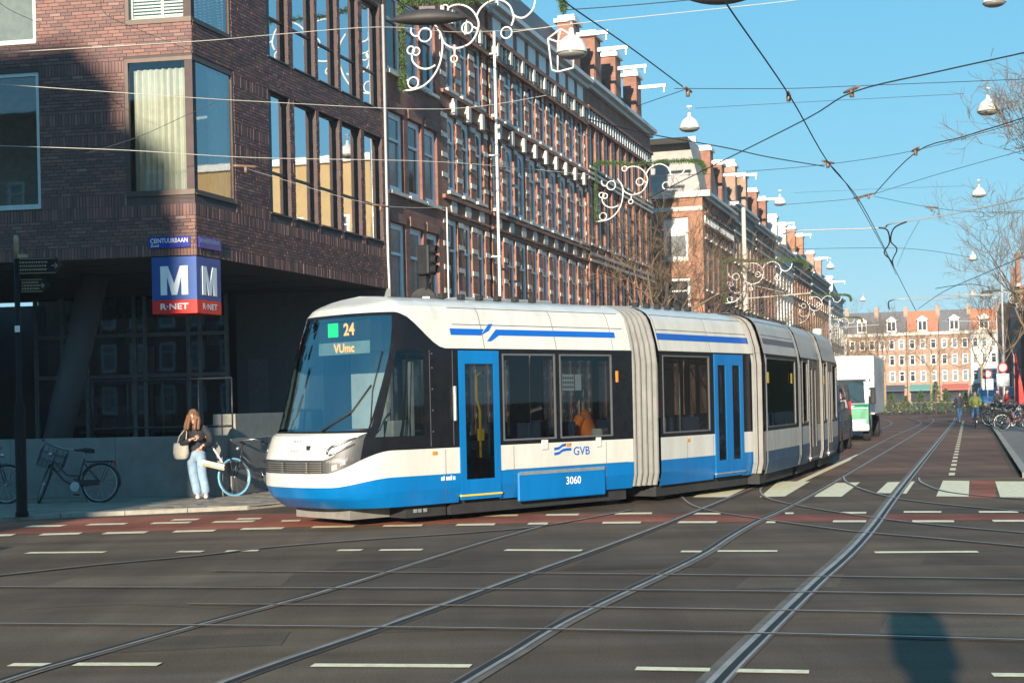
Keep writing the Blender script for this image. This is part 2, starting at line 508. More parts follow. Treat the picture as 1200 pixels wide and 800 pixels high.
rail([(0.274, 5.886), (1.159, 8.648), (1.722, 10.307), (2.663, 13.033), (4.289, 17.716), (8.213, 30.018), (24.821, 81.698), (29.969, 98.239)], 0.20, gs=True, sw=0.045)
rail([(-1.051, 6.379), (-0.299, 8.895), (-0.037, 9.764), (0.505, 11.525), (1.976, 15.551), (3.134, 19.246), (6.681, 29.650), (23.992, 82.989), (28.846, 100.571)], 0.17, -1)
rail([(-2.484, 6.496), (-1.809, 8.985), (-1.016, 11.086), (-0.037, 13.828), (1.724, 18.703), (5.035, 28.728)], 0.15)
rail([(-3.650, 7.396), (-3.269, 9.151), (-2.990, 10.035), (-2.491, 11.424), (-1.703, 13.481), (-0.544, 17.213), (0.432, 19.948)], 0.14, -1)
rail([ST(-3.0, 39), ST(-2.9, 60), ST(-2.6, 85), ST(-4.0, 105)], 0.2)
rail([ST(-4.4, 38), ST(-4.3, 60), ST(-4.2, 85), ST(-6.0, 105)], 0.2)
# rails of the line along the crossing street
for i, px in enumerate(([(-3.149, 15.107), (-1.331, 14.655), (-0.037, 14.342), (2.380, 13.690), (4.555, 13.006), (5.863, 12.533)], [(-6.896, 14.567), (-5.020, 14.111), (-2.440, 13.606), (-0.037, 13.107), (2.180, 12.560), (4.194, 11.982), (5.414, 11.579)],
                        [(-2.852, 12.585), (-1.120, 12.261), (-0.037, 12.017), (1.991, 11.486), (3.825, 10.939), (4.936, 10.563)], [(-5.651, 11.922), (-4.147, 11.639), (-2.020, 11.228), (-0.037, 10.804), (1.788, 10.336), (3.431, 9.823), (4.430, 9.488)])):
    rail(px, 0.06, 1 if i % 2 else -1, 0.006, 0.026, 0.014, mt=m_railp)
# curves of the junction
for px in ([(8.101, 29.053), (7.697, 27.378), (7.389, 24.645), (7.954, 22.631), (8.628, 21.033)], [(6.854, 30.257), (6.412, 27.883), (6.162, 24.844), (6.301, 22.676), (7.139, 20.323), (7.826, 19.089)],
           [(4.874, 28.192), (4.431, 26.182), (4.215, 24.168), (4.379, 22.335), (4.882, 20.045), (5.347, 18.672), (6.066, 17.285), (6.772, 16.070)], [(2.893, 25.277), (2.802, 23.199), (2.939, 21.709), (3.380, 20.162), (4.157, 18.041), (4.843, 16.922), (5.533, 15.775), (6.216, 14.757)],
           [(-6.566, 13.868), (-5.386, 15.147), (-4.562, 16.016), (-3.596, 16.795), (-2.935, 17.585), (-1.765, 18.352), (-0.704, 18.867), (0.429, 19.811), (1.793, 22.217)]):
    rail(px, 0.08, 1, 0.003, 0.032, 0.022, mt=m_railp)

# painted markings
def dash(mb, x0, y0, x1, y1, w, z=0.009):
    ribbon(mb, [(x0, y0), (x1, y1)], w, z)
mk = MB()
for seg in ([(-7.271, 21.676), (-6.719, 21.624)],[(-6.400, 21.751), (-5.824, 21.753)],[(-5.437, 21.743), (-4.862, 21.745)],[(-4.510, 21.713), (-3.895, 21.704)],[(-3.473, 21.622), (-3.196, 21.641)],
            [(-5.263, 22.309), (-4.857, 22.312)],[(-4.243, 22.194), (-3.880, 22.208)],[(-7.393, 20.159), (-6.976, 20.188)],[(-6.587, 20.160), (-6.040, 20.197)],[(-5.703, 20.142), (-5.114, 20.156)],[(-4.738, 20.169), (-4.172, 20.189)],
            [(-3.834, 20.348), (-3.245, 20.337)],[(-2.847, 20.402), (-2.257, 20.391)],[(-1.844, 20.327), (-1.292, 20.311)],[(-0.812, 20.242), (-0.275, 20.201)],[(-1.555, 21.860), (-0.975, 21.829)],[(-0.524, 21.768), (0.052, 21.737)],
            [(0.473, 21.667), (0.955, 21.613)],[(1.502, 21.622), (2.043, 21.550)],[(2.560, 21.320), (3.018, 21.189)],[(3.917, 20.997), (4.037, 20.979)],[(4.692, 20.871), (5.036, 20.772)],[(5.575, 20.777), (6.071, 20.633)],[(6.559, 20.492), (7.063, 20.346)],
            [(0.188, 20.179), (0.461, 20.150)],[(1.213, 20.051), (1.738, 19.983)],[(2.245, 19.891), (2.753, 19.757)],[(3.398, 19.586), (3.518, 19.554)],[(4.276, 19.491), (4.696, 19.379)],[(5.269, 19.226), (5.782, 19.089)],[(6.267, 19.027), (6.747, 18.899)]):
    dash(mk, *seg[0], *seg[1], 0.30)
mk.build('cycle_path_marking', m_mark, None, 'structure')
mk = MB()
for seg in ([(-5.910, 17.568), (-4.933, 17.441)],[(-4.030, 17.308), (-3.715, 17.260)],[(-3.436, 17.240), (-3.050, 17.237)],[(-2.084, 17.049), (-1.799, 17.007)],[(-1.585, 16.961), (-1.082, 16.902)],[(-0.116, 16.645), (0.755, 16.420)],
            [(1.836, 16.077), (2.056, 16.021)],[(2.236, 16.029), (2.871, 15.893)],[(3.852, 15.550), (4.907, 15.388)]):
    dash(mk, *seg[0], *seg[1], 0.17)
for seg in ([(-3.421, 9.778), (-3.122, 9.742)],[(-2.972, 9.739), (-2.387, 9.668)],[(-1.347, 9.511), (-0.302, 9.354)],[(0.743, 9.140), (1.197, 9.042)],[(1.350, 8.996), (1.786, 8.902)],[(2.839, 8.682), (3.303, 8.601)]):
    dash(mk, *seg[0], *seg[1], 0.115)
for k in range(30):
    dash(mk, *ST(-0.38, 31 + k*2.0)[:2], *ST(-0.38, 32.0 + k*2.0)[:2], 0.12)
dash(mk, *ST(-3.25, 27.5)[:2], *ST(-3.0, 42)[:2], 0.16)
mk.build('lane_marking', m_mark, None, 'structure')
mk = MB()
for q in ([(3.067, 24.879), (3.638, 24.687), (4.498, 27.619), (3.781, 27.611)], [(4.147, 24.516), (4.593, 24.587), (5.858, 28.705), (5.276, 28.939)], [(5.031, 24.329), (5.457, 24.186), (6.701, 28.065), (6.094, 28.008)],
          [(6.229, 24.937), (6.641, 24.561), (7.728, 27.954), (7.181, 27.874)], [(6.924, 23.799), (7.374, 23.540), (8.704, 27.711), (8.293, 28.028)], [(7.803, 23.291), (8.416, 22.982), (9.879, 27.089), (9.092, 27.406)], [(2.368, 25.226), (2.793, 25.311), (3.044, 26.178), (2.747, 26.282)]):
    mk.face([(*p, 0.0065) for p in q])
mk.build('zebra_crossing', m_mark, None, 'structure')

# pavement, kerb stones and paving slabs on the corner
KZ = 0.07
kerb_line = smooth_path([(-12.930, 21.477), (-9.850, 22.231), (-8.085, 22.792), (-7.557, 23.232), (-6.554, 23.561), (-5.651, 23.845), (-4.846, 24.171), (-4.185, 24.557)][:] + [ST(-10.75, 25.2)[:2], ST(-10.55, 28)[:2], ST(-10.5, 34)[:2], ST(-10.5, 66)[:2]], 8)
back = [ST(-22, 66), ST(-22, 40), (-45, 40, 0), (-45, 20, 0)]
pv = MB()
poly = [(p.x, p.y) for p in kerb_line] + [(q[0], q[1]) for q in back]
pv.slab(poly, 0.0, KZ - 0.012, 0, False)
pavement = pv.build('pavement', M('paving_sand', (0.16, 0.135, 0.10), 0.9, var=0.2), None, 'structure')
def in_poly(x, y, P):
    c = False
    for i in range(len(P)):
        a, d = P[i], P[i-1]
        if (a[1] > y) != (d[1] > y) and x < (d[0]-a[0])*(y-a[1])/(d[1]-a[1]) + a[0]: c = not c
    return c
def kerbstones(line, parent, h, L=1.0, w=0.16, maxn=60):
    acc = 0.0; last = Vector((line[0][0], line[0][1], 0)); n = 0
    pts = [last]
    for p in line[1:]:
        p = Vector((p[0], p[1], 0))
        while (p - last).length > 1e-9 and acc + (p - last).length >= L:
            last = last + (p - last).normalized()*(L - acc); pts.append(last.copy()); acc = 0.0
        acc += (p - last).length; last = p
    for a, c in zip(pts[:-1], pts[1:]):
        if n >= maxn: break
        d = (c - a).normalized(); nrm = Vector((-d.y, d.x, 0))
        k = MB()
        a2 = a + d*0.006; c2 = c - d*0.006
        k.bar(a2 + nrm*w/2 + Vector((0,0,h/2)), c2 + nrm*w/2 + Vector((0,0,h/2)), w, h + rnd.uniform(0, .006))
        k.build('kerb_stone', m_kerb, parent); n += 1
kerbstones(kerb_line, pavement, KZ)
tl = MB()
ux = Vector((0.985, -0.17, 0)); uy = Vector((0.17, 0.985, 0)); org = Vector((-16, 22, 0))
for i in range(0, 75):
    for j in range(-8, 30):
        c = org + ux*(i*0.306 + (0.153 if j % 2 else 0)) + uy*(j*0.306)
        pc = [c + ux*a + uy*e for a, e in ((0,0),(0.298,0),(0.298,0.298),(0,0.298))]
        if all(in_poly(p.x, p.y, poly) for p in pc):
            z = KZ - 0.006 + rnd.uniform(-0.0025, 0.0025)
            tl.slab([(p.x, p.y) for p in pc], KZ - 0.014, z)
tl.build('paving_slab', m_paver, pavement, 'stuff')
# right-hand pavement
rp = MB(); rp.slab([ST(0.95, 30)[:2], ST(9, 30)[:2], ST(9, 260)[:2], ST(0.95, 260)[:2]], 0, 0.10, 0, True)
rpo = rp.build('pavement', M('pavement_grey', (0.17, 0.16, 0.145), 0.85, var=0.25, scale=3), None, 'structure')
kerbstones([ST(0.95, 30), ST(0.95, 90)], rpo, 0.105, 1.0, -0.16, 60)
lp = MB(); lp.slab([ST(-22, 71)[:2], ST(-10.3, 71)[:2], ST(-10.5, 260)[:2], ST(-22, 260)[:2]], 0, 0.10, 0, True)
lp.build('pavement', MATS['pavement_grey'], None, 'structure')

# repairs, covers and worn joints in the asphalt
m_patch_d = M_asphalt('asphalt_patch_dark', (0.088, 0.057, 0.034), 0.85, (0.9, 1.0, 1.1))
m_patch_l = M_asphalt('asphalt_patch_pale', (0.142, 0.093, 0.056), 0.85, (0.9, 1.0, 1.1))
for k, (q, mt_) in enumerate((([(-4.646, 13.983), (-2.234, 13.824), (-2.257, 14.791), (-4.514, 14.914)], m_patch_l), ([(-1.119, 10.813), (0.219, 10.911), (0.379, 11.781), (-0.939, 11.789)], m_patch_d), ([(0.477, 14.572), (1.938, 14.592), (2.198, 15.505), (0.786, 15.539)], m_patch_d), ([(2.570, 10.304), (3.952, 9.824), (4.231, 10.666), (2.833, 11.086)], m_patch_l),
                        ([(1.930, 12.860), (2.831, 12.824), (3.128, 13.789), (2.239, 13.817)], m_patch_l), ([(-2.856, 10.188), (-1.689, 10.393), (-1.717, 10.977), (-2.792, 10.883)], m_patch_d), ([(4.054, 14.482), (5.193, 14.107), (5.429, 14.838), (4.289, 15.157)], m_patch_d), ([(-1.985, 15.040), (-0.749, 15.112), (-0.690, 15.839), (-1.900, 15.827)], m_patch_d), ([(0.486, 22.251), (1.793, 22.217), (1.981, 23.652), (0.659, 23.669)], m_patch_d))):
    b = MB(); b.face([(*p, 0.0025 + k*0.00012) for p in q]); b.build('road_patch', mt_, None, 'structure')
def crack(P, w=0.022):
    b = MB(); Q = smooth_path(P, 6); cr = random.Random(len(P))
    Q = [q + Vector((cr.uniform(-.03, .03), cr.uniform(-.03, .03), 0)) for q in Q]
    ribbon(b, Q, w, 0.0034); b.build('asphalt_crack', m_groove, None, 'structure')
crack([(-4.303, 12.498), (-3.486, 12.738), (-2.514, 12.376), (-1.532, 12.698), (-0.621, 12.391)], 0.012)

# ---------------------------------------------------------------- brick corner building over the metro entrance
CB = Vector((-5.72, 26.55, 0))
m_brk = M_island('purple_brick', [(0, (0.105, 0.053, 0.049)), (0.4, (0.145, 0.068, 0.058)), (0.7, (0.185, 0.083, 0.065)), (0.92, (0.215, 0.10, 0.075)), (0.96, (0.115, 0.058, 0.053)), (1, (0.26, 0.165, 0.13))], 0.62)
m_mortar = M('mortar', (0.085, 0.062, 0.058), 0.9, var=0.15)
m_frame_d = M('bronze_frame', (0.085, 0.06, 0.048), 0.45, metal=0.3, var=0.15)
m_corner_glass = M_glass('corner_window_glass', (0.75, 0.82, 0.80), 0.10)
m_blue_glass = M_glass('street_window_glass', (0.30, 0.36, 0.38), 0.62)
m_bay_glass = M_glass('bay_window_glass', (0.72, 0.78, 0.78), 0.26)
m_dark_glass = M_glass('metro_hall_glass', (0.35, 0.40, 0.42), 0.06)
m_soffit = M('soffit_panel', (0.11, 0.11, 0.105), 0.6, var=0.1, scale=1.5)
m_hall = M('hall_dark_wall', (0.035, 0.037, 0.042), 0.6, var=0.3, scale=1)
m_conc = M('concrete_wall', (0.205, 0.195, 0.178), 0.85, var=0.22, scale=2.2, bump=0.4, bscale=60)

bld = thing('brick_building', 'dark brick corner building with the blue metro cube at its corner', 'building', CB)
LX = (0.986, -0.167)       # left face, running towards the corner
TL = frame((0, 0), LX); TR = frame((0, 0), SDIR)
ZB = 4.52; ZT = 12.6
LW = -11.0; RW = 9.15
lw_holes = [(-11.5, -3.02, 5.52, 8.05), (-1.32, 0.0, 5.66, 8.17), (-11.5, -3.05, 8.60, 11.2), (-1.28, 0.0, 8.82, 11.3)]
rw_cols = [(3.02, 3.96), (4.20, 5.26), (5.43, 6.47), (6.64, 7.67), (7.91, 8.95)]
rw_holes = [(0.0, 1.55, 5.66, 8.17), (0.0, 1.5, 8.82, 11.3)] + [(a, c, 5.66, 8.14) for a, c in rw_cols] + [(a, c, 8.84, 11.3) for a, c in rw_cols]
D_ = 0.16
b = MB(TL)
wall_holes(b, LW, 0, ZB, ZT, lw_holes, 0, D_)
b.T = TR
wall_holes(b, 0, RW, ZB, ZT, rw_holes, 0, D_)
b.face([(0, 0, ZT), (RW, 0, ZT), (RW, 9, ZT), (0, 9, ZT)])
b.face([(RW, 0, 0.07), (RW, 9, 0.07), (RW, 9, ZT), (RW, 0, ZT)])
wall = b.build('wall', m_mortar, bld)

def brick_field(T, x0, x1, z0, z1, holes, near):
    """real bricks in running bond with soldier courses; the ones nearest the corner become single objects"""
    st = MB(T); singles = []
    z = z0; row = 0
    seq = []
    pat = random.Random(3)
    while z < z1 - 0.05:
        sold = row in (0,) or (row > 3 and pat.random() < 0.10)
        seq.append((z, 0.21 if sold else 0.052, sold)); z += (0.222 if sold else 0.064); row += 1
    blocked = lambda a, c, e, f: any(a < h[1] + 0.004 and c > h[0] - 0.004 and e < h[3] + 0.004 and f > h[2] - 0.004 for h in holes)
    for r, (z, hgt, sold) in enumerate(seq):
        L = 0.052 if sold else 0.21
        pitch = L + 0.011
        x = x0 + (0 if sold else -pitch * ((r * 0.37) % 1.0))
        while x < x1:
            a = max(x, x0 + 0.002); c = min(x + L, x1 - 0.002)
            if c - a > 0.03:
                # trim against openings
                segs = [(a, c)]
                for h in holes:
                    if z < h[3] and z + hgt > h[2]:
                        ns = []
                        for p, q in segs:
                            if q <= h[0] or p >= h[1]: ns.append((p, q))
                            else:
                                if p < h[0] - 0.02: ns.append((p, h[0] - 0.004))
                                if q > h[1] + 0.02: ns.append((h[1] + 0.004, q))
                        segs = ns
                for p, q in segs:
                    full = abs(q - p - L) < 1e-6
                    y = -0.008 - rnd.random() * 0.006
                    if full and near(p, z) and len(singles) < 150:
                        singles.append((p, z, sold, y))
                    else:
                        v = [st.pt(w) for w in ((p,y,z),(q,y,z),(q,y,z+hgt),(p,y,z+hgt),(p,0.003,z),(q,0.003,z),(q,0.003,z+hgt),(p,0.003,z+hgt))]
                        for f in ((0,1,2,3),(0,4,5,1),(1,5,6,2),(2,6,7,3),(3,7,4,0)): st.idx([v[i] for i in f])
            x += pitch
    st.build('brick', m_brk, wall, 'stuff')
    bm_ = {}
    for sold in (True, False):
        k = MB(); k.box((0, 0, 0), (0.052 if sold else 0.21, 0.03, 0.21 if sold else 0.052))
        bm_[sold] = k.mesh('brick', m_brk)
    for p, z, sold, y in singles:
        o = link('brick', bm_[sold], wall)
        o.matrix_local = T @ Matrix.Translation((p, y, z))
brick_field(TL, LW, 0.0, ZB, 11.4, lw_holes, lambda x, z: x > -1.35 and z < 5.7)
brick_field(TR, 0.0, RW, ZB, 11.4, rw_holes, lambda x, z: x < 2.2 and z < 5.7)
# coping course, lead flashing line
b = MB(TR); b.box((-0.02, -0.03, ZT), (RW, 0.3, ZT + 0.08)); b.T = TL; b.box((LW, -0.03, ZT), (-0.021, 0.3, ZT + 0.08))
b.build('coping', m_zinc, bld)

def win(T, h, name, glass, fw=0.06, dy=0.10, mull=(), trans=(), fm=None, sill=True, lo=True, ro=True):
    a, c, z0, z1 = h
    f = MB(T)
    y0, y1 = dy - 0.03, dy + 0.05
    f.box((a, y0, z0), (c, y1, z0 + fw)); f.box((a, y0, z1 - fw), (c, y1, z1))
    if lo: f.box((a, y0 - 0.002, z0 + fw), (a + fw, y1 - .002, z1 - fw))
    if ro: f.box((c - fw, y0 - 0.002, z0 + fw), (c, y1 - .002, z1 - fw))
    for m_ in mull: f.box((m_ - fw/2, y0 - .004, z0 + fw), (m_ + fw/2, y1 - .004, z1 - fw))
    for t_ in trans: f.box((a + fw, y0 - .006, t_ - fw/2), (c - fw, y1 - .006, t_ + fw/2))
    o = f.build(name, fm or m_frame_d, bld)
    p = MB(T); p.face([(a + fw, dy, z0 + fw), (c - fw, dy, z0 + fw), (c - fw, dy, z1 - fw), (a + fw, dy, z1 - fw)])
    p.build('pane', glass, o)
    if sill:
        s = MB(T); s.box((a - 0.01, -0.035, z0 - 0.03), (c + 0.01, dy - 0.03, z0 - 0.002)); s.build('sill', fm or m_frame_d, o)
    return o
m_alu = M('pale_aluminium', (0.55, 0.57, 0.55), 0.4, metal=0.4, var=0.08)
win(TL, (-7.5, -3.02, 5.52, 8.05), 'window', m_corner_glass, 0.07, 0.06, fm=m_alu)
win(TL, (-7.5, -3.05, 8.60, 11.2), 'window', m_corner_glass, 0.07, 0.06, fm=m_alu)
for k, (zz, ze, lx, rx) in enumerate(((5.66, 8.17, -1.32, 1.55), (8.82, 11.3, -1.28, 1.5))):
    win(TL, (lx, 0.0, zz, ze), 'corner_window', m_corner_glass, 0.07, 0.03, ro=False)
    win(TR, (0.03, rx, zz, ze), 'corner_window', m_bay_glass, 0.07, 0.03, lo=False)
for (a, c) in rw_cols:
    for z0, z1 in ((5.66, 8.14), (8.84, 11.3)):
        win(TR, (a, c, z0, z1), 'tall_window', m_blue_glass, 0.045, 0.12, trans=((z0 + 0.85,)))
# rooms behind the glass: floors, back walls, curtains, blind, lamp bulb
b = MB(TL)
for z0, z1 in ((5.5, 8.4), (8.45, 11.4)):
    b.face([(LW, 3.2, z0), (0.40, 3.2, z0), (0.40, 3.2, z1), (LW, 3.2, z1)])
    b.face([(LW, 0.2, z0), (-0.02, 0.2, z0), (0.38, 3.2, z0), (LW, 3.2, z0)][::-1], 1)
    b.face([(LW, 0.2, z1), (-0.02, 0.2, z1), (0.38, 3.2, z1), (LW, 3.2, z1)], 1)
    b.face([(-2.4, 0.2, z0), (-2.4, 3.2, z0), (-2.4, 3.2, z1), (-2.4, 0.2, z1)])
b.T = TR
for z0, z1 in ((5.5, 8.4), (8.45, 11.4)):
    b.face([(1.2, 1.8, z0), (RW, 1.8, z0), (RW, 1.8, z1), (1.2, 1.8, z1)])
    b.face([(0.4, 0.3, z0), (RW, 0.3, z0), (RW, 2.4, z0), (0.4, 2.4, z0)][::-1], 1)
    b.face([(0.4, 0.3, z1), (RW, 0.3, z1), (RW, 2.4, z1), (0.4, 2.4, z1)], 1)
    b.face([(2.3, 0.2, z0), (2.3, 1.8, z0), (2.3, 1.8, z1), (2.3, 0.2, z1)])
b.build('room', [M('room_plaster', (0.30, 0.29, 0.26), 0.9), M('room_floor', (0.20, 0.16, 0.12), 0.7)], bld)
def curtain(T, a, c, z0, z1, y, parent, n=12):
    k = MB(T); pts = []
    N = n*6
    for i in range(N + 1):
        u = i/N; x = a + (c - a)*u
        pts.append((x, y + 0.035*math.sin(u*n*2*math.pi) + 0.012*math.sin(u*n*5.1)))
    for i in range(N):
        k.face([(*pts[i], z0), (*pts[i+1], z0), (*pts[i+1], z1), (*pts[i], z1)], 0, True)
    return k.build('curtain', m_curtain, parent)
curtain(TL, -1.22, -0.12, 5.72, 8.0, 0.20, bld, 9)
curtain(TR, 0.80, 1.46, 5.74, 8.08, 0.13, bld, 5)
for (a, c) in rw_cols[1:4]:
    curtain(TR, a + 0.05, a + 0.3, 5.72, 8.1, 0.25, bld, 3)
b = MB(TL)
for i in range(34):
    z = 8.95 + i*0.06
    b.box((-1.16, 0.12, z), (-0.62, 0.15, z + 0.035)); b.box((-0.56, 0.12, z), (-0.10, 0.15, z + 0.035))
b.box((-1.24, 0.11, 8.86), (-1.17, 0.16, 11.2)); b.box((-0.62, 0.11, 8.86), (-0.565, 0.16, 11.2)); b.box((-0.1, 0.11, 8.86), (-0.03, 0.16, 11.2)); b.box((-1.17, 0.108, 8.86), (-0.1, 0.158, 8.94))
b.build('shutter', m_white_paint, bld)
b = MB(TR)
for i in range(40):
    z = 8.95 + i*0.055
    b.box((0.15, 0.13, z), (1.4, 0.15, z + 0.03))
b.build('blind', m_white_paint, bld)
b = MB(TR); b.lathe([(0.0, 0), (0.12, 0.02), (0.17, 0.12), (0.13, 0.24), (0.04, 0.34), (0.03, 0.5)], 14, (0.45, 0.45, 7.5)); b.tube([(0.45, 0.45, 7.98), (0.45, 0.45, 8.3)], 0.008, 5)
b.build('pendant_lamp', M('pale_glass_lamp', (0.6, 0.6, 0.55), 0.2), bld)
# slim white downpipe at the far end of the street face
b = MB(TR); b.tube([(RW - 0.06, -0.06, 11.4), (RW - 0.06, -0.06, 5.3), (RW - 0.02, -0.06, 4.7), (RW + 0.02, -0.06, 3.6)], 0.035, 6)
b.build('downpipe', m_alu, bld)
# soffit of the overhang
def Lp(x, y, z): return tuple((TL @ Vector((x, y, z))))
def Rp(x, y, z): return tuple((TR @ Vector((x, y, z))))
b = MB(TR)
for i in range(5): b.box((0.8 + i*1.7, 0.9, ZB - 0.012), (0.815 + i*1.7, 5.0, ZB - 0.004))
b.build('soffit_joint', m_dark_paint, bld)
# recess: back walls
BY = 9.0
b = MB()
b.face([Lp(LW, 0.002, ZB), Lp(LW, BY + .3, ZB), Lp(1.0, BY + .3, ZB), Rp(RW - 0.01, 0.01, ZB), (0, 0.002, ZB)])
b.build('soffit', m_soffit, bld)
b = MB(TL)
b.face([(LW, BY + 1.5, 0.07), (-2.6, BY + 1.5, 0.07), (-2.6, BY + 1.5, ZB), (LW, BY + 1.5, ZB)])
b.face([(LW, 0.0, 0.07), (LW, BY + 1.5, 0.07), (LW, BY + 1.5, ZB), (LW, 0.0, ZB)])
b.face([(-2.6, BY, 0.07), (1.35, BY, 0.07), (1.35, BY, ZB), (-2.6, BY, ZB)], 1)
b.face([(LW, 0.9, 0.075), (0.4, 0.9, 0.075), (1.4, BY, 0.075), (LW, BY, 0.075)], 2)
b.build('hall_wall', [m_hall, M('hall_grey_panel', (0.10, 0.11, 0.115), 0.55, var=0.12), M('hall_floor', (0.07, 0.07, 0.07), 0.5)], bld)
# glazed front of the metro hall, with mullions, doors and rails
FY = BY - 0.6
b = MB(TL)
b.face([(-7.6, FY, 0.1), (-2.62, FY, 0.1), (-2.62, FY, ZB - 0.02), (-7.6, FY, ZB - 0.02)])
front = b.build('glass_front', m_dark_glass, bld)
for x in (-7.6, -6.9, -6.25, -5.0, -4.72, -3.6, -3.3, -2.62):
    b = MB(TL)
    b.box((x - 0.04, FY - 0.05, 0.1), (x + 0.04, FY + 0.05, ZB - 0.03))
    b.build('mullion', M('hall_mullion', (0.26, 0.29, 0.30), 0.4, metal=0.5), front)
for z in (2.5, 3.5):
    b = MB(TL)
    b.box((-7.6, FY - 0.045, z), (-2.62, FY + 0.045, z + 0.09))
    b.build('transom', MATS['hall_mullion'], front)
for a, c in ((-6.2, -5.05), (-4.66, -3.64)):
    b = MB(TL)
    for x in (a, c - 0.08): b.box((x, FY + 0.06, 0.1), (x + 0.08, FY + 0.10, 2.42))
    for z in (0.1, 1.15, 2.34): b.box((a + .08, FY + 0.062, z), (c - .08, FY + 0.098, z + 0.09))
    b.build('door_frame', M('door_alu', (0.42, 0.46, 0.47), 0.4, metal=0.5), front)
# things dimly seen inside the hall: cabinets, screens, louvre fins
hr = random.Random(11)
for i in range(20):
    x = -7.4 + hr.random()*4.2; z = 1.1 + hr.random()*2.7; w = 0.1 + hr.random()*0.6; h = 0.06 + hr.random()*0.6
    y = FY + 0.3 + hr.random()*0.9
    b = MB(TL)
    b.box((x, y, z), (x + w, y + 0.05, z + h), 0, 0.008)
    b.build('hall_fitting', M('hall_fit_pale', (0.6, 0.58, 0.55), 0.5) if i % 3 == 0 else M('hall_fit_grey', (0.34, 0.35, 0.36), 0.5, var=0.3), bld)
for i in range(9):
    b = MB(TL); b.box((-6.2 + i*0.2, FY + 0.2, 3.65), (-6.12 + i*0.2, FY + 0.24, 4.45), 0)
    b.build('louvre', MATS['hall_fit_grey'], bld)
for i, (x, w) in enumerate(((-2.3, .5), (-1.6, .3), (-1.05, .55), (-0.2, .35))):
    b = MB(TL); b.box((x, BY - 0.03, 0.1), (x + w, BY - 0.004, 2.9)); b.build('wall_panel', MATS['hall_grey_panel'] if i % 2 else M('hall_pale_panel', (0.13, 0.14, 0.145), 0.4), bld)
# leaning round column
cb_, ct_ = Vector((-9.404, 30.000, 1.183)) - CB, Vector((-8.785, 30.000, 3.641)) - CB
dd = (ct_ - cb_) / (ct_.z - cb_.z)
b = MB(); b.tube([cb_ - dd*(cb_.z - 0.07), cb_ + dd*(ZB - cb_.z)], 0.29, 18); b.build('column', M('column_concrete', (0.075, 0.075, 0.08), 0.7, var=0.15), bld)
# low concrete wall along the pavement
lowall = thing('low_wall', 'low grey concrete wall in front of the metro hall, bikes leaning on it', 'wall', (-5.410, 27.017, 0.070))
LWX = (0.990, -0.14)
TW = frame((0, 0), LWX); TW2 = frame((0, 0), SDIR)
xs_ = [-11, -8.4, -6.3, -4.2, -2.1, 0.0]
for a, c in zip(xs_[:-1], xs_[1:]):
    b = MB(TW); b.box((a + 0.004, 0, 0), (c - 0.004, 0.32, 1.13)); b.build('wall_panel', m_conc, lowall)
for a, c in ((0.34, 2.4), (2.41, 4.6)):
    b = MB(TW2); b.box((a, 0.0, 0), (c - 0.01, 0.30, 1.05)); b.build('wall_panel', m_conc, lowall)
b = MB(TW2); b.box((1.1, 0.31, 0), (4.5, 0.8, 1.52)); b.box((1.1, 0.81, 0), (4.5, 1.3, 1.3)); b.build('upper_block', M('concrete_pale', (0.26, 0.25, 0.21), 0.85, var=0.15, bump=0.2), lowall)
railb = MB(TW)
railb.tube([(-2.6, 0.16, 1.30), (0.15, 0.16, 1.30)], 0.022, 6); railb.tube([(-2.6, 0.16, 2.2), (0.15, 0.16, 2.2)], 0.022, 6)
for x in (-2.6, -1.9, -1.2, -0.5, 0.15): railb.tube([(x, 0.16, 1.1), (x, 0.16, 2.2)], 0.016, 5)
railb.build('railing', m_dark_paint, lowall)

# metro cube sign
m_signblue = M('metro_blue', (0.020, 0.075, 0.27), 0.3, var=0.05)
m_signred = M('metro_red', (0.72, 0.022, 0.012), 0.3, var=0.05)
m_signwhite = M('sign_white', (0.8, 0.8, 0.78), 0.4, var=0.03)
cube = thing('metro_sign', 'blue and red metro cube sign with white M at the building corner', 'metro sign', CB + Vector((0, 0, 3.46)))
b = MB(TL)
S0, S1, SH, SB = -0.86, 0.0, 1.05, 0.25
pl = [Lp(S0, -0.02, 0), tuple(Vector((0,0,0)) + Vector((0.004, -0.02, 0))), Rp(0.86, -0.02, 0), Rp(0.86, 0.9, 0)]
pl = [(p[0], p[1]) for p in pl]
b.T = None
b.slab(pl, SB, SH - 0.01, 0); b.slab([pl[i] for i in (3, 2, 1, 0)], SB, SB, 0, False)
b.build('box', m_signblue, cube)
b = MB(); b.slab(pl, 0.0, SB - 0.004, 0); b.face([(p[0], p[1], 0.0) for p in reversed(pl)]); b.build('red_band', m_signred, cube)
def M_letter(mb, x0, z0, w, h, y):
    s = w*0.235
    mb.prism([(x0, z0), (x0 + s, z0), (x0 + s, z0 + h*0.66), (x0 + w*0.40, z0), (x0 + w*0.60, z0), (x0 + w - s, z0 + h*0.66), (x0 + w - s, z0), (x0 + w, z0), (x0 + w, z0 + h), (x0 + w*0.72, z0 + h), (x0 + w*0.5, z0 + h*0.38), (x0 + w*0.28, z0 + h), (x0, z0 + h)], y - 0.006, y + 0.004)
for T, a in ((TL, S0 + 0.17), (TR, 0.17)):
    b = MB(T); M_letter(b, a, 0.34, 0.53, 0.53, -0.0225); b.build('letter_m', m_signwhite, cube)
    b = MB(T); text_mesh(b, 'R·NET', a - 0.01, 0.075, 0.54, 0.11, -0.022, 0, 0.004, 0.02); b.build('lettering', m_signwhite, cube)
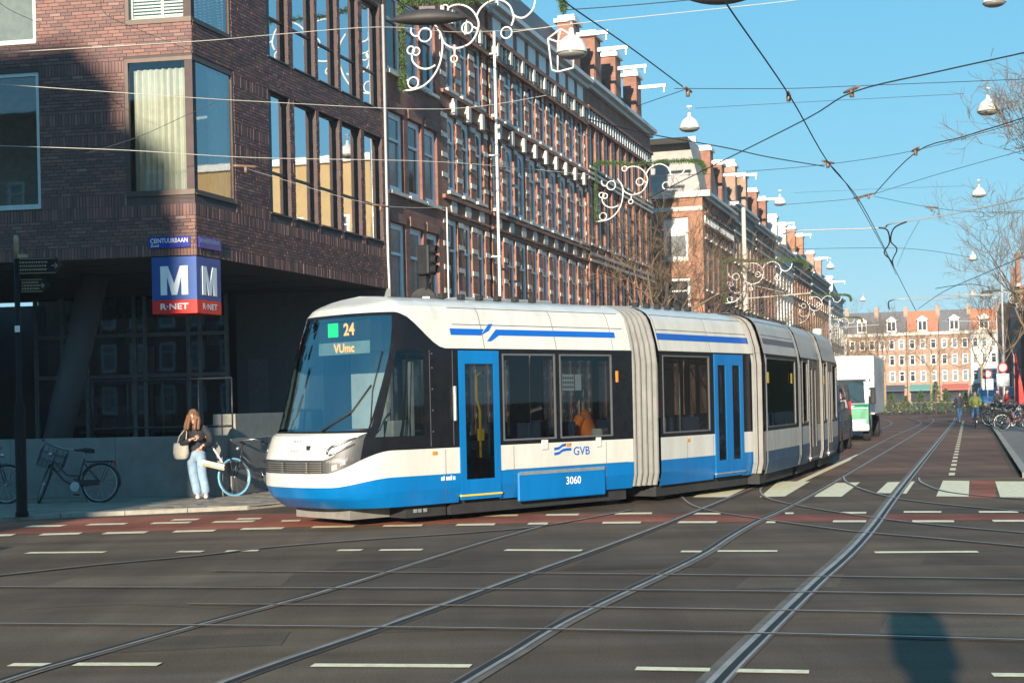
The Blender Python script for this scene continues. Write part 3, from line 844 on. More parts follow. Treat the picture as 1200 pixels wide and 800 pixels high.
# street name plates
m_plate = M('enamel_blue', (0.025, 0.035, 0.30), 0.25, var=0.08)
for T, x, lab, nm in ((TL, -0.90, 'dark blue street name plate with white letters on the sunlit brick face', 'CEINTUURBAAN'), (TR, 0.06, 'dark blue street name plate on the shaded brick face right of the corner', None)):
    pt_ = thing('street_name_sign', lab, 'street sign', CB + Vector((0, 0, 4.66)))
    b = MB(T); b.box((x, -0.045, 0), (x + 0.80, -0.018, 0.21)); b.build('plate', m_plate, pt_)
    b = MB(T)
    if nm:
        text_mesh(b, nm, x + 0.04, 0.095, 0.72, 0.085, -0.0455, 0, 0.003, 0.012)
        text_mesh(b, 'Zuid', x + 0.04, 0.025, 0.16, 0.05, -0.0455, 0, 0.003, 0.01)
    else:
        for i in range(12): b.box((x + 0.04 + i*0.06, -0.049, 0.10), (x + 0.083 + i*0.06, -0.0455, 0.175))
    b.build('lettering', m_signwhite if nm else M('grey_blue_lettering', (0.16, 0.2, 0.34), 0.5), pt_)  # letter bars of the right plate get a grey-blue base colour

# ---------------------------------------------------------------- the houses
m_brkA = M_brick('plain_red_brick', ((0.22, 0.075, 0.052), (0.29, 0.105, 0.068)), (0.18, 0.13, 0.10))
m_brkB = M_brick('banded_brick', ((0.25, 0.092, 0.055), (0.32, 0.13, 0.075)), (0.24, 0.18, 0.14))
m_brkC = M_brick('brown_brick', ((0.23, 0.09, 0.058), (0.31, 0.13, 0.08)), (0.2, 0.15, 0.12))
m_brkE = M_brick('orange_brick', ((0.30, 0.125, 0.066), (0.37, 0.16, 0.085)), (0.27, 0.2, 0.15))
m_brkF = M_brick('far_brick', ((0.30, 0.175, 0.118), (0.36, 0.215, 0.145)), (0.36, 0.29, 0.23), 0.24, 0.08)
m_brkW = M('white_stucco', (0.62, 0.60, 0.54), 0.7, var=0.12, scale=2)
m_ochre = M('ochre_render', (0.44, 0.30, 0.13), 0.8, var=0.1, scale=1)
m_wframe = M('house_frame_white', (0.74, 0.77, 0.76), 0.5, var=0.08)
m_gutter = M('gutter_paint', (0.52, 0.54, 0.52), 0.5, var=0.1)

_wm = {}
def window_meshes(w, h, style):
    k = (round(w, 2), round(h, 2), style)
    if k in _wm: return _wm[k]
    f = MB(); fw = 0.15
    f.box((0, 0, 0), (fw, 0.09, h)); f.box((w - fw, 0, 0), (w, 0.09, h))
    f.box((fw, 0.002, 0), (w - fw, 0.088, fw)); f.box((fw, 0.002, h - fw), (w - fw, 0.088, h))
    tz = h*0.64
    f.box((fw, -0.012, tz), (w - fw, 0.07, tz + 0.07))
    if style == 'arch':
        # round-headed top light: two filled spandrels
        n = 8; r = (w - 2*fw)/2; cx = w/2; zc = h - fw - r*0.75
        for sgn in (-1, 1):
            poly = [(cx + sgn*r, h - fw)] + [(cx + sgn*r*math.cos(math.pi/2*i/n), zc + r*0.75*math.sin(math.pi/2*i/n)) for i in range(n + 1)]
            if sgn > 0: poly = poly
            else: poly = list(reversed(poly))
            f.prism(poly if sgn < 0 else list(reversed(poly)), 0.004, 0.05)
    if style == 'cross': f.box((w/2 - 0.03, -0.01, fw), (w/2 + 0.03, 0.06, tz))
    p = MB()
    p.face([(fw, 0.045, fw), (w - fw, 0.045, fw), (w - fw, 0.045, tz), (fw, 0.045, tz)])
    p.face([(fw, 0.03, tz + 0.07), (w - fw, 0.03, tz + 0.07), (w - fw, 0.03, h - fw), (fw, 0.03, h - fw)])
    s = MB(); s.box((-0.06, -0.17, -0.09), (w + 0.06, 0.0, -0.003))
    _wm[k] = (f.mesh('window', m_wframe), (p.mesh('pane', m_pane), p.mesh('pane', m_pane_net)), s.mesh('sill', m_stone))
    return _wm[k]

def put_window(root, x, z, w, h, style='plain', y=0.08, sill=True, T=None):
    f, p, s = window_meshes(w, h, style)
    o = link('window', f, root); pane = link('pane', p[1] if rnd.random() < 0.6 else p[0], o)
    if T is None: o.location = (x, y, z)
    else: o.matrix_local = T @ Matrix.Translation((x, y, z))
    if sill: link('sill', s, o)
    return o

def dormer_gable(root, x, z, mat, beam=True, w=0.95, h=1.9, y=0.0):
    b = MB(); b.box((x, y, z), (x + w, y + 0.6, z + h)); b.box((x - 0.12, y + 0.02, z), (x, y + 0.5, z + h*0.45)); b.box((x + w, y + 0.02, z), (x + w + 0.12, y + 0.5, z + h*0.45))
    g = b.build('gable', mat, root)
    b = MB(); b.box((x - 0.1, y - 0.1, z + h), (x + w + 0.1, y + 0.7, z + h + 0.14)); b.box((x + 0.12, y - 0.01, z + h + 0.14), (x + w - 0.12, y + 0.6, z + h + 0.30)); b.build('cap', m_white_paint, g)
    if beam:
        b = MB(); b.box((x + w/2 - 0.06, y - 1.2, z + h*0.74), (x + w/2 + 0.06, y + 0.0, z + h*0.74 + 0.15)); b.box((x + w/2 - 0.03, y - 1.15, z + h*0.74 - 0.22), (x + w/2 + 0.03, y - 1.09, z + h*0.74 - .001))
        b.build('hoist_beam', m_gutter, g)

def house(label, t0, t1, p, brick, rows, wins, zc, style='plain', banded=False, roof='mansard', gables=(), rh=2.4, depth=10.0, chim=(), cat='house', name='terraced_house', belts=True, near=True, group=None):
    L = t1 - t0
    root = thing(name, label, cat, ST(p, t0), SROT, group)
    holes = [(a - t0, c - t0, z0, z1) for (z0, z1, st_) in rows for a, c in wins]
    b = MB()
    wall_holes(b, 0, L, 0, zc, holes, 0, 0.30)
    b.face([(0, 0, 0), (0, 0, zc), (0, depth, zc), (0, depth, 0)]); b.face([(L, 0, 0), (L, depth, 0), (L, depth, zc), (L, 0, zc)])
    b.face([(0, 0, zc), (L, 0, zc), (L, depth, zc), (0, depth, zc)])
    b.build('wall', brick, root)
    for (z0, z1, st_) in rows:
        for a, c in wins:
            put_window(root, a - t0, z0, c - a, z1 - z0, st_)
    if banded:
        edges = [0.0] + [v - t0 for w in wins for v in w] + [L]
        st = MB(); key = MB(); ball = MB()
        for (z0, z1, st_) in rows:
            for i in range(0, len(edges), 2):
                a, c = edges[i], edges[i+1]
                if c - a < 0.1: continue
                for f in (0.16, 0.42, 0.68, 0.93):
                    z = z0 + (z1 - z0)*f
                    st.box((a + 0.0, -0.02, z), (c - 0.0, 0.02, z + 0.13))
            for a, c in wins:
                x = (a + c)/2 - t0
                if z0 > 6.9: key.box((x - 0.11, -0.14, z1 + 0.02), (x + 0.11, 0.01, z1 + 0.46))
                else:
                    ball.lathe([(0.0, -0.16), (0.13, -0.14), (0.21, -0.06), (0.24, 0.0), (0.24, 0.02)], 12, (x, -0.02, z1 + 0.34), 0, True, 'Y')
        st.build('stone_band', m_stone, root, 'stuff')
        if key.f: key.build('keystone', m_stone, root, 'stuff')
        if ball.f: ball.build('stone_boss', m_stone, root, 'stuff')
        # brick arches and the string courses between the storeys
        for (z0, z1, st_) in rows:
            b = MB(); b.box((0, -0.09, z1 + 0.50), (L, 0.01, z1 + 0.60)); b.box((0, -0.05, z1 + 0.12), (L, 0.012, z1 + 0.18)); b.build('string_course', brick, root)
    if belts:
        d = MB(); n = int(L/0.42)
        for i in range(n):
            x = (i + 0.5)*L/n
            d.box((x - 0.06, -0.09, zc - 1.42), (x + 0.06, 0.01, zc - 1.0))
        if near: d.build('frieze_bracket', m_stone if banded else m_gutter, root, 'stuff')
        b = MB(); b.box((0, -0.14, zc - 0.98), (L, 0.01, zc - 0.86)); b.box((0, -0.10, zc - 1.56), (L, 0.01, zc - 1.44)); b.build('frieze', brick if near else m_stone, root)
    g = MB(); g.box((0, -0.34, zc - 0.02), (L, 0.15, zc + 0.13)); g.box((0, -0.16, zc - 0.2), (L, 0.01, zc - 0.025)); g.build('gutter', m_gutter, root)
    if roof == 'mansard':
        b = MB(); k = rh*0.42
        b.face([(0, 0.1, zc + .1), (L, 0.1, zc + .1), (L, 0.1 + k, zc + rh), (0, 0.1 + k, zc + rh)])
        b.face([(0, 0.1 + k, zc + rh), (L, 0.1 + k, zc + rh), (L, depth, zc + rh), (0, depth, zc + rh)])
        b.face([(0, 0.1, zc), (0, 0.1 + k, zc + rh), (0, depth, zc + rh), (0, depth, zc)]); b.face([(L, 0.1, zc), (L, depth, zc), (L, depth, zc + rh), (L, 0.1 + k, zc + rh)])
        b.build('roof', m_slate, root)
    for k_, (x, h) in enumerate(gables): dormer_gable(root, x - t0, zc + 0.16, brick, near or k_ == 0, 0.9 if near else 0.75, h)
    for x, y, h in chim:
        b = MB(); b.box((x - t0, y, zc), (x - t0 + 0.7, y + 1.1, zc + h)); b.box((x - t0 - .06, y - .06, zc + h), (x - t0 + .76, y + 1.16, zc + h + 0.12))
        for q in (0.2, 0.6): b.lathe([(0.11, 0), (0.09, 0.4)], 8, (x - t0 + 0.35, y + q + 0.1, zc + h + 0.12))
        b.build('chimney', brick, root)
    return root

def even(t0, t1, n, w, m=None):
    P = (t1 - t0)/n
    return [(t0 + P*(i + .5) - w/2, t0 + P*(i + .5) + w/2) for i in range(n)]

PF = -13.44
hA = house('plain dark red brick house next to the corner building', 32.85, 36.78, PF, m_brkA, [(0.9, 3.3, 'plain'), (4.0, 6.2, 'plain'), (6.97, 8.94, 'plain'), (9.92, 11.95, 'plain')],
      [(33.05, 34.05), (34.35, 35.3), (35.52, 36.46)], 13.4, belts=False, rh=1.6)
b = MB()
for z1 in (6.2, 8.94, 11.95):
    for a, c in ((33.1, 34.0), (34.4, 35.25), (35.58, 36.42)):
        b.box((a - 32.85 - .06, -0.03, z1 + 0.01), (c - 32.85 + .06, 0.02, z1 + 0.25))
b.build('lintel', m_brkC, hA, 'stuff')
hB = house('narrow banded brick house with white keystones left of the white drainpipe', 36.80, 40.75, PF, m_brkB, [(0.9, 3.3, 'plain'), (4.3, 6.75, 'plain'), (7.5, 9.6, 'arch'), (10.3, 12.1, 'plain')],
      [(37.264, 6.767)[0:1] + (38.033, 6.855)[0:1], (38.464, 6.905)[0:1] + (39.202, 6.989)[0:1], (39.658, 7.041)[0:1] + (40.399, 7.126)[0:1]], 13.5, banded=True, rh=2.2)
b = MB(); b.box((4.08, -0.27, 0.2), (4.155, -0.195, 12.7), 0, 0.025)
for z in (3, 6, 9, 12): b.box((4.05, -0.30, z), (4.19, 0, z + 0.04))
b.build('drainpipe', m_white_paint, hB)
b = MB(); b.tube([(0.06, -0.09, 0.2), (0.06, -0.09, 7.0)], 0.02, 6); b.build('drainpipe', m_white_paint, hB)
hC = house('long banded brick house row with white stone blocks, right of the white drainpipe', 41.05, 52.55, PF, m_brkB, [(0.9, 3.3, 'plain'), (4.3, 6.75, 'plain'), (7.5, 9.6, 'arch'), (10.3, 12.1, 'plain')],
      even(41.05, 52.4, 9, 0.90), 13.5, banded=True, rh=1.9, gables=((51.0, 1.8),), chim=((44.2, 1.5, 3.0),))
b = MB()
for x in even(0.2, 11.3, 9, 0.8):
    b.box((x[0], -0.02, 12.72), (x[1], 0.03, 13.28))
b.build('attic_window', m_wframe, hC, 'stuff')
hD = house('brown brick house row with three brick dormer gables and hoist beams', 52.57, 64.1, PF, m_brkC, [(0.9, 3.3, 'plain'), (4.2, 6.6, 'arch'), (7.6, 9.8, 'arch'), (10.5, 12.2, 'plain')],
      even(52.6, 64.0, 9, 0.80), 13.6, banded=False, rh=1.1, gables=((54.2, 1.9), (57.6, 1.9), (61.5, 1.9)))
b = MB()
for x in even(0, 11.5, 9, 0.5):
    c = x[0] - 0.4
    b.box((c - 0.1, -0.06, 3.9), (c + 0.14, 0.02, 12.3))
b.build('pilaster', m_brkB, hD, 'stuff')
b = MB()
for z in (6.9, 7.15, 10.0, 10.2): b.box((0, -0.09, z), (11.5, 0.012, z + 0.1))
b.build('string_course', m_stone, hD)

# beyond the side street: house whose sunlit end wall faces the crossing
PE = -12.4
hE = house('orange brick corner house with sunlit end wall and grey mansard roof', 71.6, 81.0, PE, m_brkC, [(0.9, 3.3, 'plain'), (4.2, 6.3, 'plain'), (7.1, 9.1, 'plain'), (9.7, 11.2, 'plain')],
      even(71.6, 81.0, 6, 0.85), 11.8, roof='none', gables=((74.0, 2.4), (77.6, 2.2)), rh=3.0)
b = MB()
eh = [(-2.0, -0.75, 8.6, 10.7), (-1.95, -0.7, 5.8, 7.7), (-5.2, -4.0, 8.6, 10.7), (-5.2, -4.0, 5.8, 7.7)]
TE = Matrix(((0, 1, 0, 0), (-1, 0, 0, 0), (0, 0, 1, 0), (0, 0, 0, 1)))  # end wall frame: runs from the back to the street corner
b.T = TE
wall_holes(b, -9.9, -0.001, 0, 11.8, eh, -0.25, 0.2)
b.face([(-0.001, -0.25, 0), (-0.001, 0.0, 0), (-0.001, 0, 11.8), (-0.001, -0.25, 11.8)])
b.build('end_wall', m_brkE, hE)
for a, c, z0, z1 in eh: put_window(hE, a, z0, c - a, z1 - z0, 'plain', -0.1, True, TE)
b = MB(TE); b.box((-1.9, -0.095, 9.8), (-0.85, -0.07, 10.6)); b.build('roller_blind', m_white_paint, hE)
b = MB(TE)
b.box((-10, -0.42, 11.65), (0.42, -0.0, 11.95)); b.box((-10, -0.29, 11.0), (0.0, -0.252, 11.2)); b.build('cornice', m_stone, hE)
b = MB(TE)
b.face([(-9.9, -0.2, 11.9), (-0.1, -0.2, 11.9), (-0.55, 0.9, 14.55), (-9.9, 0.9, 14.55)])
b.T = None
b.face([(0.2, 0.1, 11.9), (9.9, 0.1, 11.9), (9.9, 0.55, 14.55), (-0.9, 0.55, 14.55)]); b.face([(-0.9, 0.55, 14.55), (9.9, 0.55, 14.55), (9.9, 9.9, 14.55), (-0.9, 9.9, 14.55)])
b.build('roof', M('grey_lead_roof', (0.33, 0.32, 0.30), 0.7, var=0.15, scale=3), hE)
b = MB(TE); b.box((-9.9, 0.8, 14.56), (-0.45, 1.05, 14.85)); b.box((-3.9, 0.4, 13.0), (-3.75, .95, 14.8)); b.build('roof_edge', m_white_paint, hE)

far_specs = [
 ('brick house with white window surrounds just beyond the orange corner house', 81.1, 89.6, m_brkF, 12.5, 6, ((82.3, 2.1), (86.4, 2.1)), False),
 ('brown brick house with hoist beams, third beyond the side street', 89.7, 99.2, m_brkC, 12.3, 6, ((91.0, 2.0), (95.2, 2.0)), False),
 ('white stuccoed house with pale attic, midway along the left row', 99.3, 109.8, m_brkW, 12.0, 6, ((100.7, 1.8), (105.8, 1.8)), False),
 ('red brick house with pale gables behind the street lamps', 109.9, 122.7, m_brkE, 12.3, 7, ((111.8, 1.9), (117.3, 1.9)), False),
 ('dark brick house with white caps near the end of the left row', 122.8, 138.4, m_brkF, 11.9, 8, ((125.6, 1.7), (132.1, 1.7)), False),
 ('pale end house of the left row beside the bare trees', 138.5, 155.0, m_brkW, 11.4, 8, ((143.2, 1.4),), False)]
for lab, a, c, mt, zc, n, gb, bd in far_specs:
    house(lab, a, c, PE, mt, [(0.9, 3.2, 'plain'), (4.1, 6.0, 'plain'), (6.8, 8.6, 'plain'), (9.3, 10.6, 'plain')], even(a, c, n, 0.9), zc, belts=True, near=False, gables=gb, rh=2.0, chim=((a + 1, 3.0, 3.2),))

# row closing the street at the far end, facing the camera
def end_house(p0, p1, label, roofm, wallm, shop, t=262.0):
    root = thing('terraced_house', label, 'house', ST(p0, t), -SA, 'houses closing the far end of the street')
    L = p1 - p0; zc = 12.0
    n = 3
    wins = even(0, L, n, 0.95)
    rows = [(3.7, 5.6), (6.6, 8.4), (9.4, 11.1)]
    holes = [(a, c, z0, z1) for z0, z1 in rows for a, c in wins] + [(0.5, L - 0.5, 0.1, 2.5)]
    b = MB(); wall_holes(b, 0, L, 0, zc, holes, 0, 0.15)
    b.face([(0, 0, 0), (0, 0, zc), (0, 9, zc), (0, 9, 0)]); b.face([(L, 0, 0), (L, 9, 0), (L, 9, zc), (L, 0, zc)])
    b.build('wall', wallm, root)
    for z0, z1 in rows:
        for a, c in wins: put_window(root, a, z0, c - a, z1 - z0, 'plain', 0.06, False)
    b = MB(); b.face([(0.5, 0.2, 0.1), (L - 0.5, 0.2, 0.1), (L - 0.5, 0.2, 2.5), (0.5, 0.2, 2.5)]); b.build('shop_window', m_pane, root)
    b = MB(); b.prism([(0.0, 2.9), (0.0, 2.6), (L, 2.6), (L, 2.9)][::-1], -0.12, -0.004)
    b.face([(0.4, -0.02, 3.2), (L - 0.4, -0.02, 3.2), (L - 0.4, -1.3, 2.35), (0.4, -1.3, 2.35)][::-1]); b.face([(0.4, -1.3, 2.1), (L - 0.4, -1.3, 2.1), (L - 0.4, -1.3, 2.35), (0.4, -1.3, 2.35)])
    b.build('awning', shop, root)
    b = MB(); b.box((0, -0.4, zc - 0.25), (L, 0.1, zc + 0.3)); b.build('cornice', m_stone, root)
    b = MB(); b.face([(0, 0.1, zc + .2), (L, 0.1, zc + .2), (L, 3.4, zc + 4.2), (0, 3.4, zc + 4.2)]); b.face([(0, 0.1, zc), (0, 3.4, zc + 4.2), (0, 9, zc)]); b.face([(L, 0.1, zc), (L, 9, zc), (L, 3.4, zc + 4.2)])
    b.face([(0, 3.4, zc + 4.2), (L, 3.4, zc + 4.2), (L, 9, zc), (0, 9, zc)])
    b.build('roof', roofm, root)
    b = MB(); c = L/2; b.box((c - 0.8, 0.3, zc + 0.3), (c + 0.8, 3.0, zc + 2.5)); b.prism([(c - 1.0, zc + 2.5), (c + 1.0, zc + 2.5), (c, zc + 3.2)], 0.2, 2.8)
    d = b.build('dormer', m_white_paint, root)
    for dx in (-0.65, 0.08):
        k = MB(); k.face([(c + dx, 0.296, zc + 0.7), (c + dx + .57, 0.296, zc + 0.7), (c + dx + .57, 0.296, zc + 2.2), (c + dx, 0.296, zc + 2.2)]); k.build('pane', m_pane, d)
    b = MB(); b.box((L - 0.45, 2.6, zc + 2.5), (L + 0.25, 3.6, zc + 5.0)); b.build('chimney', m_brkF, root)
m_slate2 = M('pale_slate_roof', (0.13, 0.13, 0.135), 0.7, var=0.25, scale=3)
aw_d = M('dark_awning', (0.05, 0.06, 0.075), 0.8); aw_t = M('teal_awning', (0.10, 0.24, 0.22), 0.8); aw_r = M('red_awning', (0.36, 0.10, 0.07), 0.8)
for i, (a, c, lab, rm, wm, sh) in enumerate((
  (-31, -25.5, 'pale house with grey roof, leftmost of the far end row', m_slate2, m_brkW, aw_d), (-25.4, -20.4, 'pale house with grey roof, second from left in the far end row', m_slate2, m_brkW, aw_d),
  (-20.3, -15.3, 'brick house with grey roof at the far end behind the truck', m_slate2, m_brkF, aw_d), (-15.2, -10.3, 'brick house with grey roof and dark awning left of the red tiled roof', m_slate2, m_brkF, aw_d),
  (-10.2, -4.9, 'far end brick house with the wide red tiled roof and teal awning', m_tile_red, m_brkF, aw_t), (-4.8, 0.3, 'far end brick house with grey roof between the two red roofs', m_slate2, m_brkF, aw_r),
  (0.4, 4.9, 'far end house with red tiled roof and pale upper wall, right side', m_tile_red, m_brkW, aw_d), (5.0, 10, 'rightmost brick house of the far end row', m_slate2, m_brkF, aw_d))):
    end_house(a, c, lab, rm, wm, sh)

# right-hand side of the street, far down
def right_house(t0, t1, p, label, wallm, zc, gable, name='terraced_house'):
    root = thing(name, label, 'house', ST(p, t1), SROT + math.pi)
    L = t1 - t0; n = max(3, int(L/2.0))
    wins = even(0, L, n, 1.0); rows = [(3.9, 6.0), (7.1, 9.1), (10.0, 11.6)]
    rows = [r for r in rows if r[1] < zc - 0.6]
    b = MB(); wall_holes(b, 0, L, 0, zc, [(a, c, z0, z1) for z0, z1 in rows for a, c in wins], 0, 0.16)
    b.face([(0, 0, 0), (0, 0, zc), (0, 9, zc), (0, 9, 0)]); b.face([(L, 0, 0), (L, 9, 0), (L, 9, zc), (L, 0, zc)]); b.face([(0, 0, zc), (L, 0, zc), (L, 9, zc), (0, 9, zc)])
    b.build('wall', wallm, root)
    for z0, z1 in rows:
        for a, c in wins: put_window(root, a, z0, c - a, z1 - z0, 'plain', 0.1, True)
    b = MB(); b.box((0, -0.4, zc - 0.1), (L, 0.1, zc + 0.2)); b.build('cornice', m_stone, root)
    if gable:
        b = MB()
        for a, c in even(0, L, 2, 5.0):
            b.prism([(a, zc + 0.2), (c, zc + 0.2), (c - 0.6, zc + 1.8), ((a + c)/2 + .4, zc + 4.0), ((a + c)/2 - .4, zc + 4.0), (a + 0.6, zc + 1.8)], -0.05, 0.4)
        b.build('gable', wallm, root)
        b = MB(); b.face([(0, 0.4, zc), (L, 0.4, zc), (L, 4.5, zc + 3.6), (0, 4.5, zc + 3.6)]); b.face([(L, 0.4, zc), (L, 9, zc), (L, 4.5, zc + 3.6)]); b.face([(0, 9, zc), (0, .4, zc), (0, 4.5, zc + 3.6)]); b.build('roof', m_slate, root)
    return root
right_house(150, 186, 4.9, 'dark gabled brick house at the right edge behind the trees', m_brkC, 12.0, True)
right_house(186.2, 232, 4.3, 'brick house with pale cornice, farther down on the right', m_brkE, 12.4, False)
# across the street, mirrored in the corner building's windows
ob = thing('apartment_building', 'ochre rendered block with sunlit end wall, right of the street outside the view', 'house', ST(6.6, 80), -SA)
b = MB(); oh = [(a, a + 1.1, z, z + 1.8) for a in (1.5, 4.5, 8.0, 11.5) for z in (5.0, 8.2, 11.4)]
wall_holes(b, 0, 15, 0, 16.5, oh, 0, 0.15); b.face([(0, 0, 0), (0, 0, 16.5), (0, 12, 16.5), (0, 12, 0)]); b.face([(0, 0, 16.5), (15, 0, 16.5), (15, 12, 16.5), (0, 12, 16.5)])
b.build('wall', m_ochre, ob)
for h in oh: put_window(ob, h[0], h[2], 1.1, 1.8, 'plain', 0.08)
b = MB(); b.box((-0.1, -0.3, 16.3), (15, 0.2, 16.7)); b.build('cornice', m_white_paint, ob)
right_house(38, 58, 7.0, 'dark rendered block on the right side of the street', M('dark_render', (0.075, 0.075, 0.08), 0.8, var=0.2, scale=1), 10.5, False, 'apartment_building')
right_house(97, 118, 6.8, 'red brick block on the right beyond the ochre one', m_brkE, 13.0, False, 'apartment_building')
right_house(118.2, 149.5, 6.6, 'dark brick block on the right before the gabled house', m_brkC, 13.5, False, 'apartment_building')
# block behind the photographer whose shadow falls across the corner building
blk = thing('apartment_building', 'tall brick block south of the crossing with a lower stair tower', 'building', (-19.5, -22.0, 0))
b = MB(); b.box((-45, -14, 0), (-2.1, -10.001, 22.0)); b.box((-45, -10, 0), (-12, 0, 17.0)); b.build('wall', m_brkA, blk)
b = MB(); b.box((-2.095, -10, 0), (-0.2, -7, 19.7)); b.box((-0.195, -10, 0), (0.0, -7, 18.6)); b.build('stair_tower', m_brkC, blk)
TBK = Matrix(((-1, 0, 0, 0), (0, -1, 0, 0), (0, 0, 1, 0), (0, 0, 0, 1)))
for i in range(5):
    for j in range(8): put_window(blk, 13.0 + j*2.4, 1.5 + i*3.0, 1.2, 1.9, 'plain', -0.06, True, TBK)

# ---------------------------------------------------------------- the tram
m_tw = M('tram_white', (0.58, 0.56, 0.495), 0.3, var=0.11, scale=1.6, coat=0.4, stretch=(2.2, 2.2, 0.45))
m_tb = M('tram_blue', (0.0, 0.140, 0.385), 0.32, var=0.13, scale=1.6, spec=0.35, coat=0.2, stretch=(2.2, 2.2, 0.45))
m_tw2 = M('tram_white_shaded', (0.44, 0.42, 0.37), 0.4, var=0.18, scale=2.5, stretch=(2, 2, 0.5))  # same white paint, with the shade on the rear sections put into the colour
m_tb2 = M('tram_blue_shaded', (0.040, 0.085, 0.14), 0.4, var=0.3, scale=3, stretch=(2, 2, 0.5))  # same blue paint, greyed: shade and grazing reflections put into the colour
m_td2 = M('tram_door_shaded', (0.10, 0.095, 0.09), 0.3, var=0.25, scale=3, stretch=(2, 2, 0.5))  # blue rear doors coloured grey to stand for their grazing reflections
m_tdb = M('tram_stripe_blue', (0.006, 0.10, 0.42), 0.28, var=0.05)
m_tk = M('tram_black_panel', (0.009, 0.009, 0.0105), 0.22, var=0.3, spec=0.2)
m_tgl = M_glass('tram_window_glass', (0.34, 0.37, 0.37), 0.03, edge=0.3)
m_ws = M_glass('windscreen_glass', (0.80, 0.93, 0.92), 0.24, (0.70, 0.88, 0.90))
m_bel = M('bellows_rubber', (0.205, 0.20, 0.185), 0.7, var=0.15, scale=4)
m_under = M('underframe', (0.02, 0.02, 0.02), 0.8, var=0.3)
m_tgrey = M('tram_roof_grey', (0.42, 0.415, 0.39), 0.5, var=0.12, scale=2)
m_tint = M('tram_interior', (0.34, 0.34, 0.33), 0.7, var=0.1)
m_seat = M('tram_seat', (0.03, 0.06, 0.12), 0.8, var=0.2)
m_yel = M('handrail_yellow', (0.75, 0.48, 0.02), 0.35, var=0.05)
m_amber = M('amber_lens', (0.75, 0.22, 0.02), 0.25, var=0.05)
m_gfr = M('window_gasket', (0.10, 0.10, 0.10), 0.5, var=0.1)

TRO = Vector((1.78, 23.22, 0))
tram = thing('tram', 'white and blue articulated tram turning at the crossing, route 24', 'tram', TRO)
# sections: near rear/front corner on the ground, heading angle of the side, length
SEC = [((1.78, 23.22), 47.0), ((2.42, 23.72), 35.0), ((4.62, 26.50), 22.0), ((5.94, 29.75), 19.0), ((6.99, 32.55), 17.5)]
def sec_T(P, a):
    x = (math.sin(R_(a)), math.cos(R_(a)))
    return frame((P[0] - TRO.x, P[1] - TRO.y), x)
W = 2.4
ZS, ZB1, ZW1, ZK1, ZR0, ZRE = 0.28, 0.70, 1.07, 2.49, 2.66, 3.10
def yin(z):
    pts = [(0.0, 0.10), (0.28, 0.05), (0.5, 0.0), (2.3, 0.0), (2.5, 0.012), (2.66, 0.05), (2.80, 0.085), (3.0, 0.15), (3.10, 0.22), (3.18, 0.34), (3.25, 0.60), (3.29, 1.2)]
    for (a, c), (e, f) in zip(pts[:-1], pts[1:]):
        if z <= e: return c + (f - c)*(z - a)/(e - a)
    return 1.2
ROOFZ = [ZRE, 3.15, 3.19, 3.23, 3.26, 3.28, 3.29]
def side_band(mb, x0, x1, z0, z1, mi=0, far=True, proud=0.0, knots=(0.5, 2.3, 2.5, 2.66, 2.8, 3.0)):
    zs = sorted({z0, z1, *[k for k in knots if z0 < k < z1]})
    for a, c in zip(zs[:-1], zs[1:]):
        ya, yc = yin(a) - proud, yin(c) - proud
        mb.face([(x0, ya, a), (x1, ya, a), (x1, yc, c), (x0, yc, c)], mi)
        if far: mb.face([(x1, W - ya, a), (x0, W - ya, a), (x0, W - yc, c), (x1, W - yc, c)], mi)

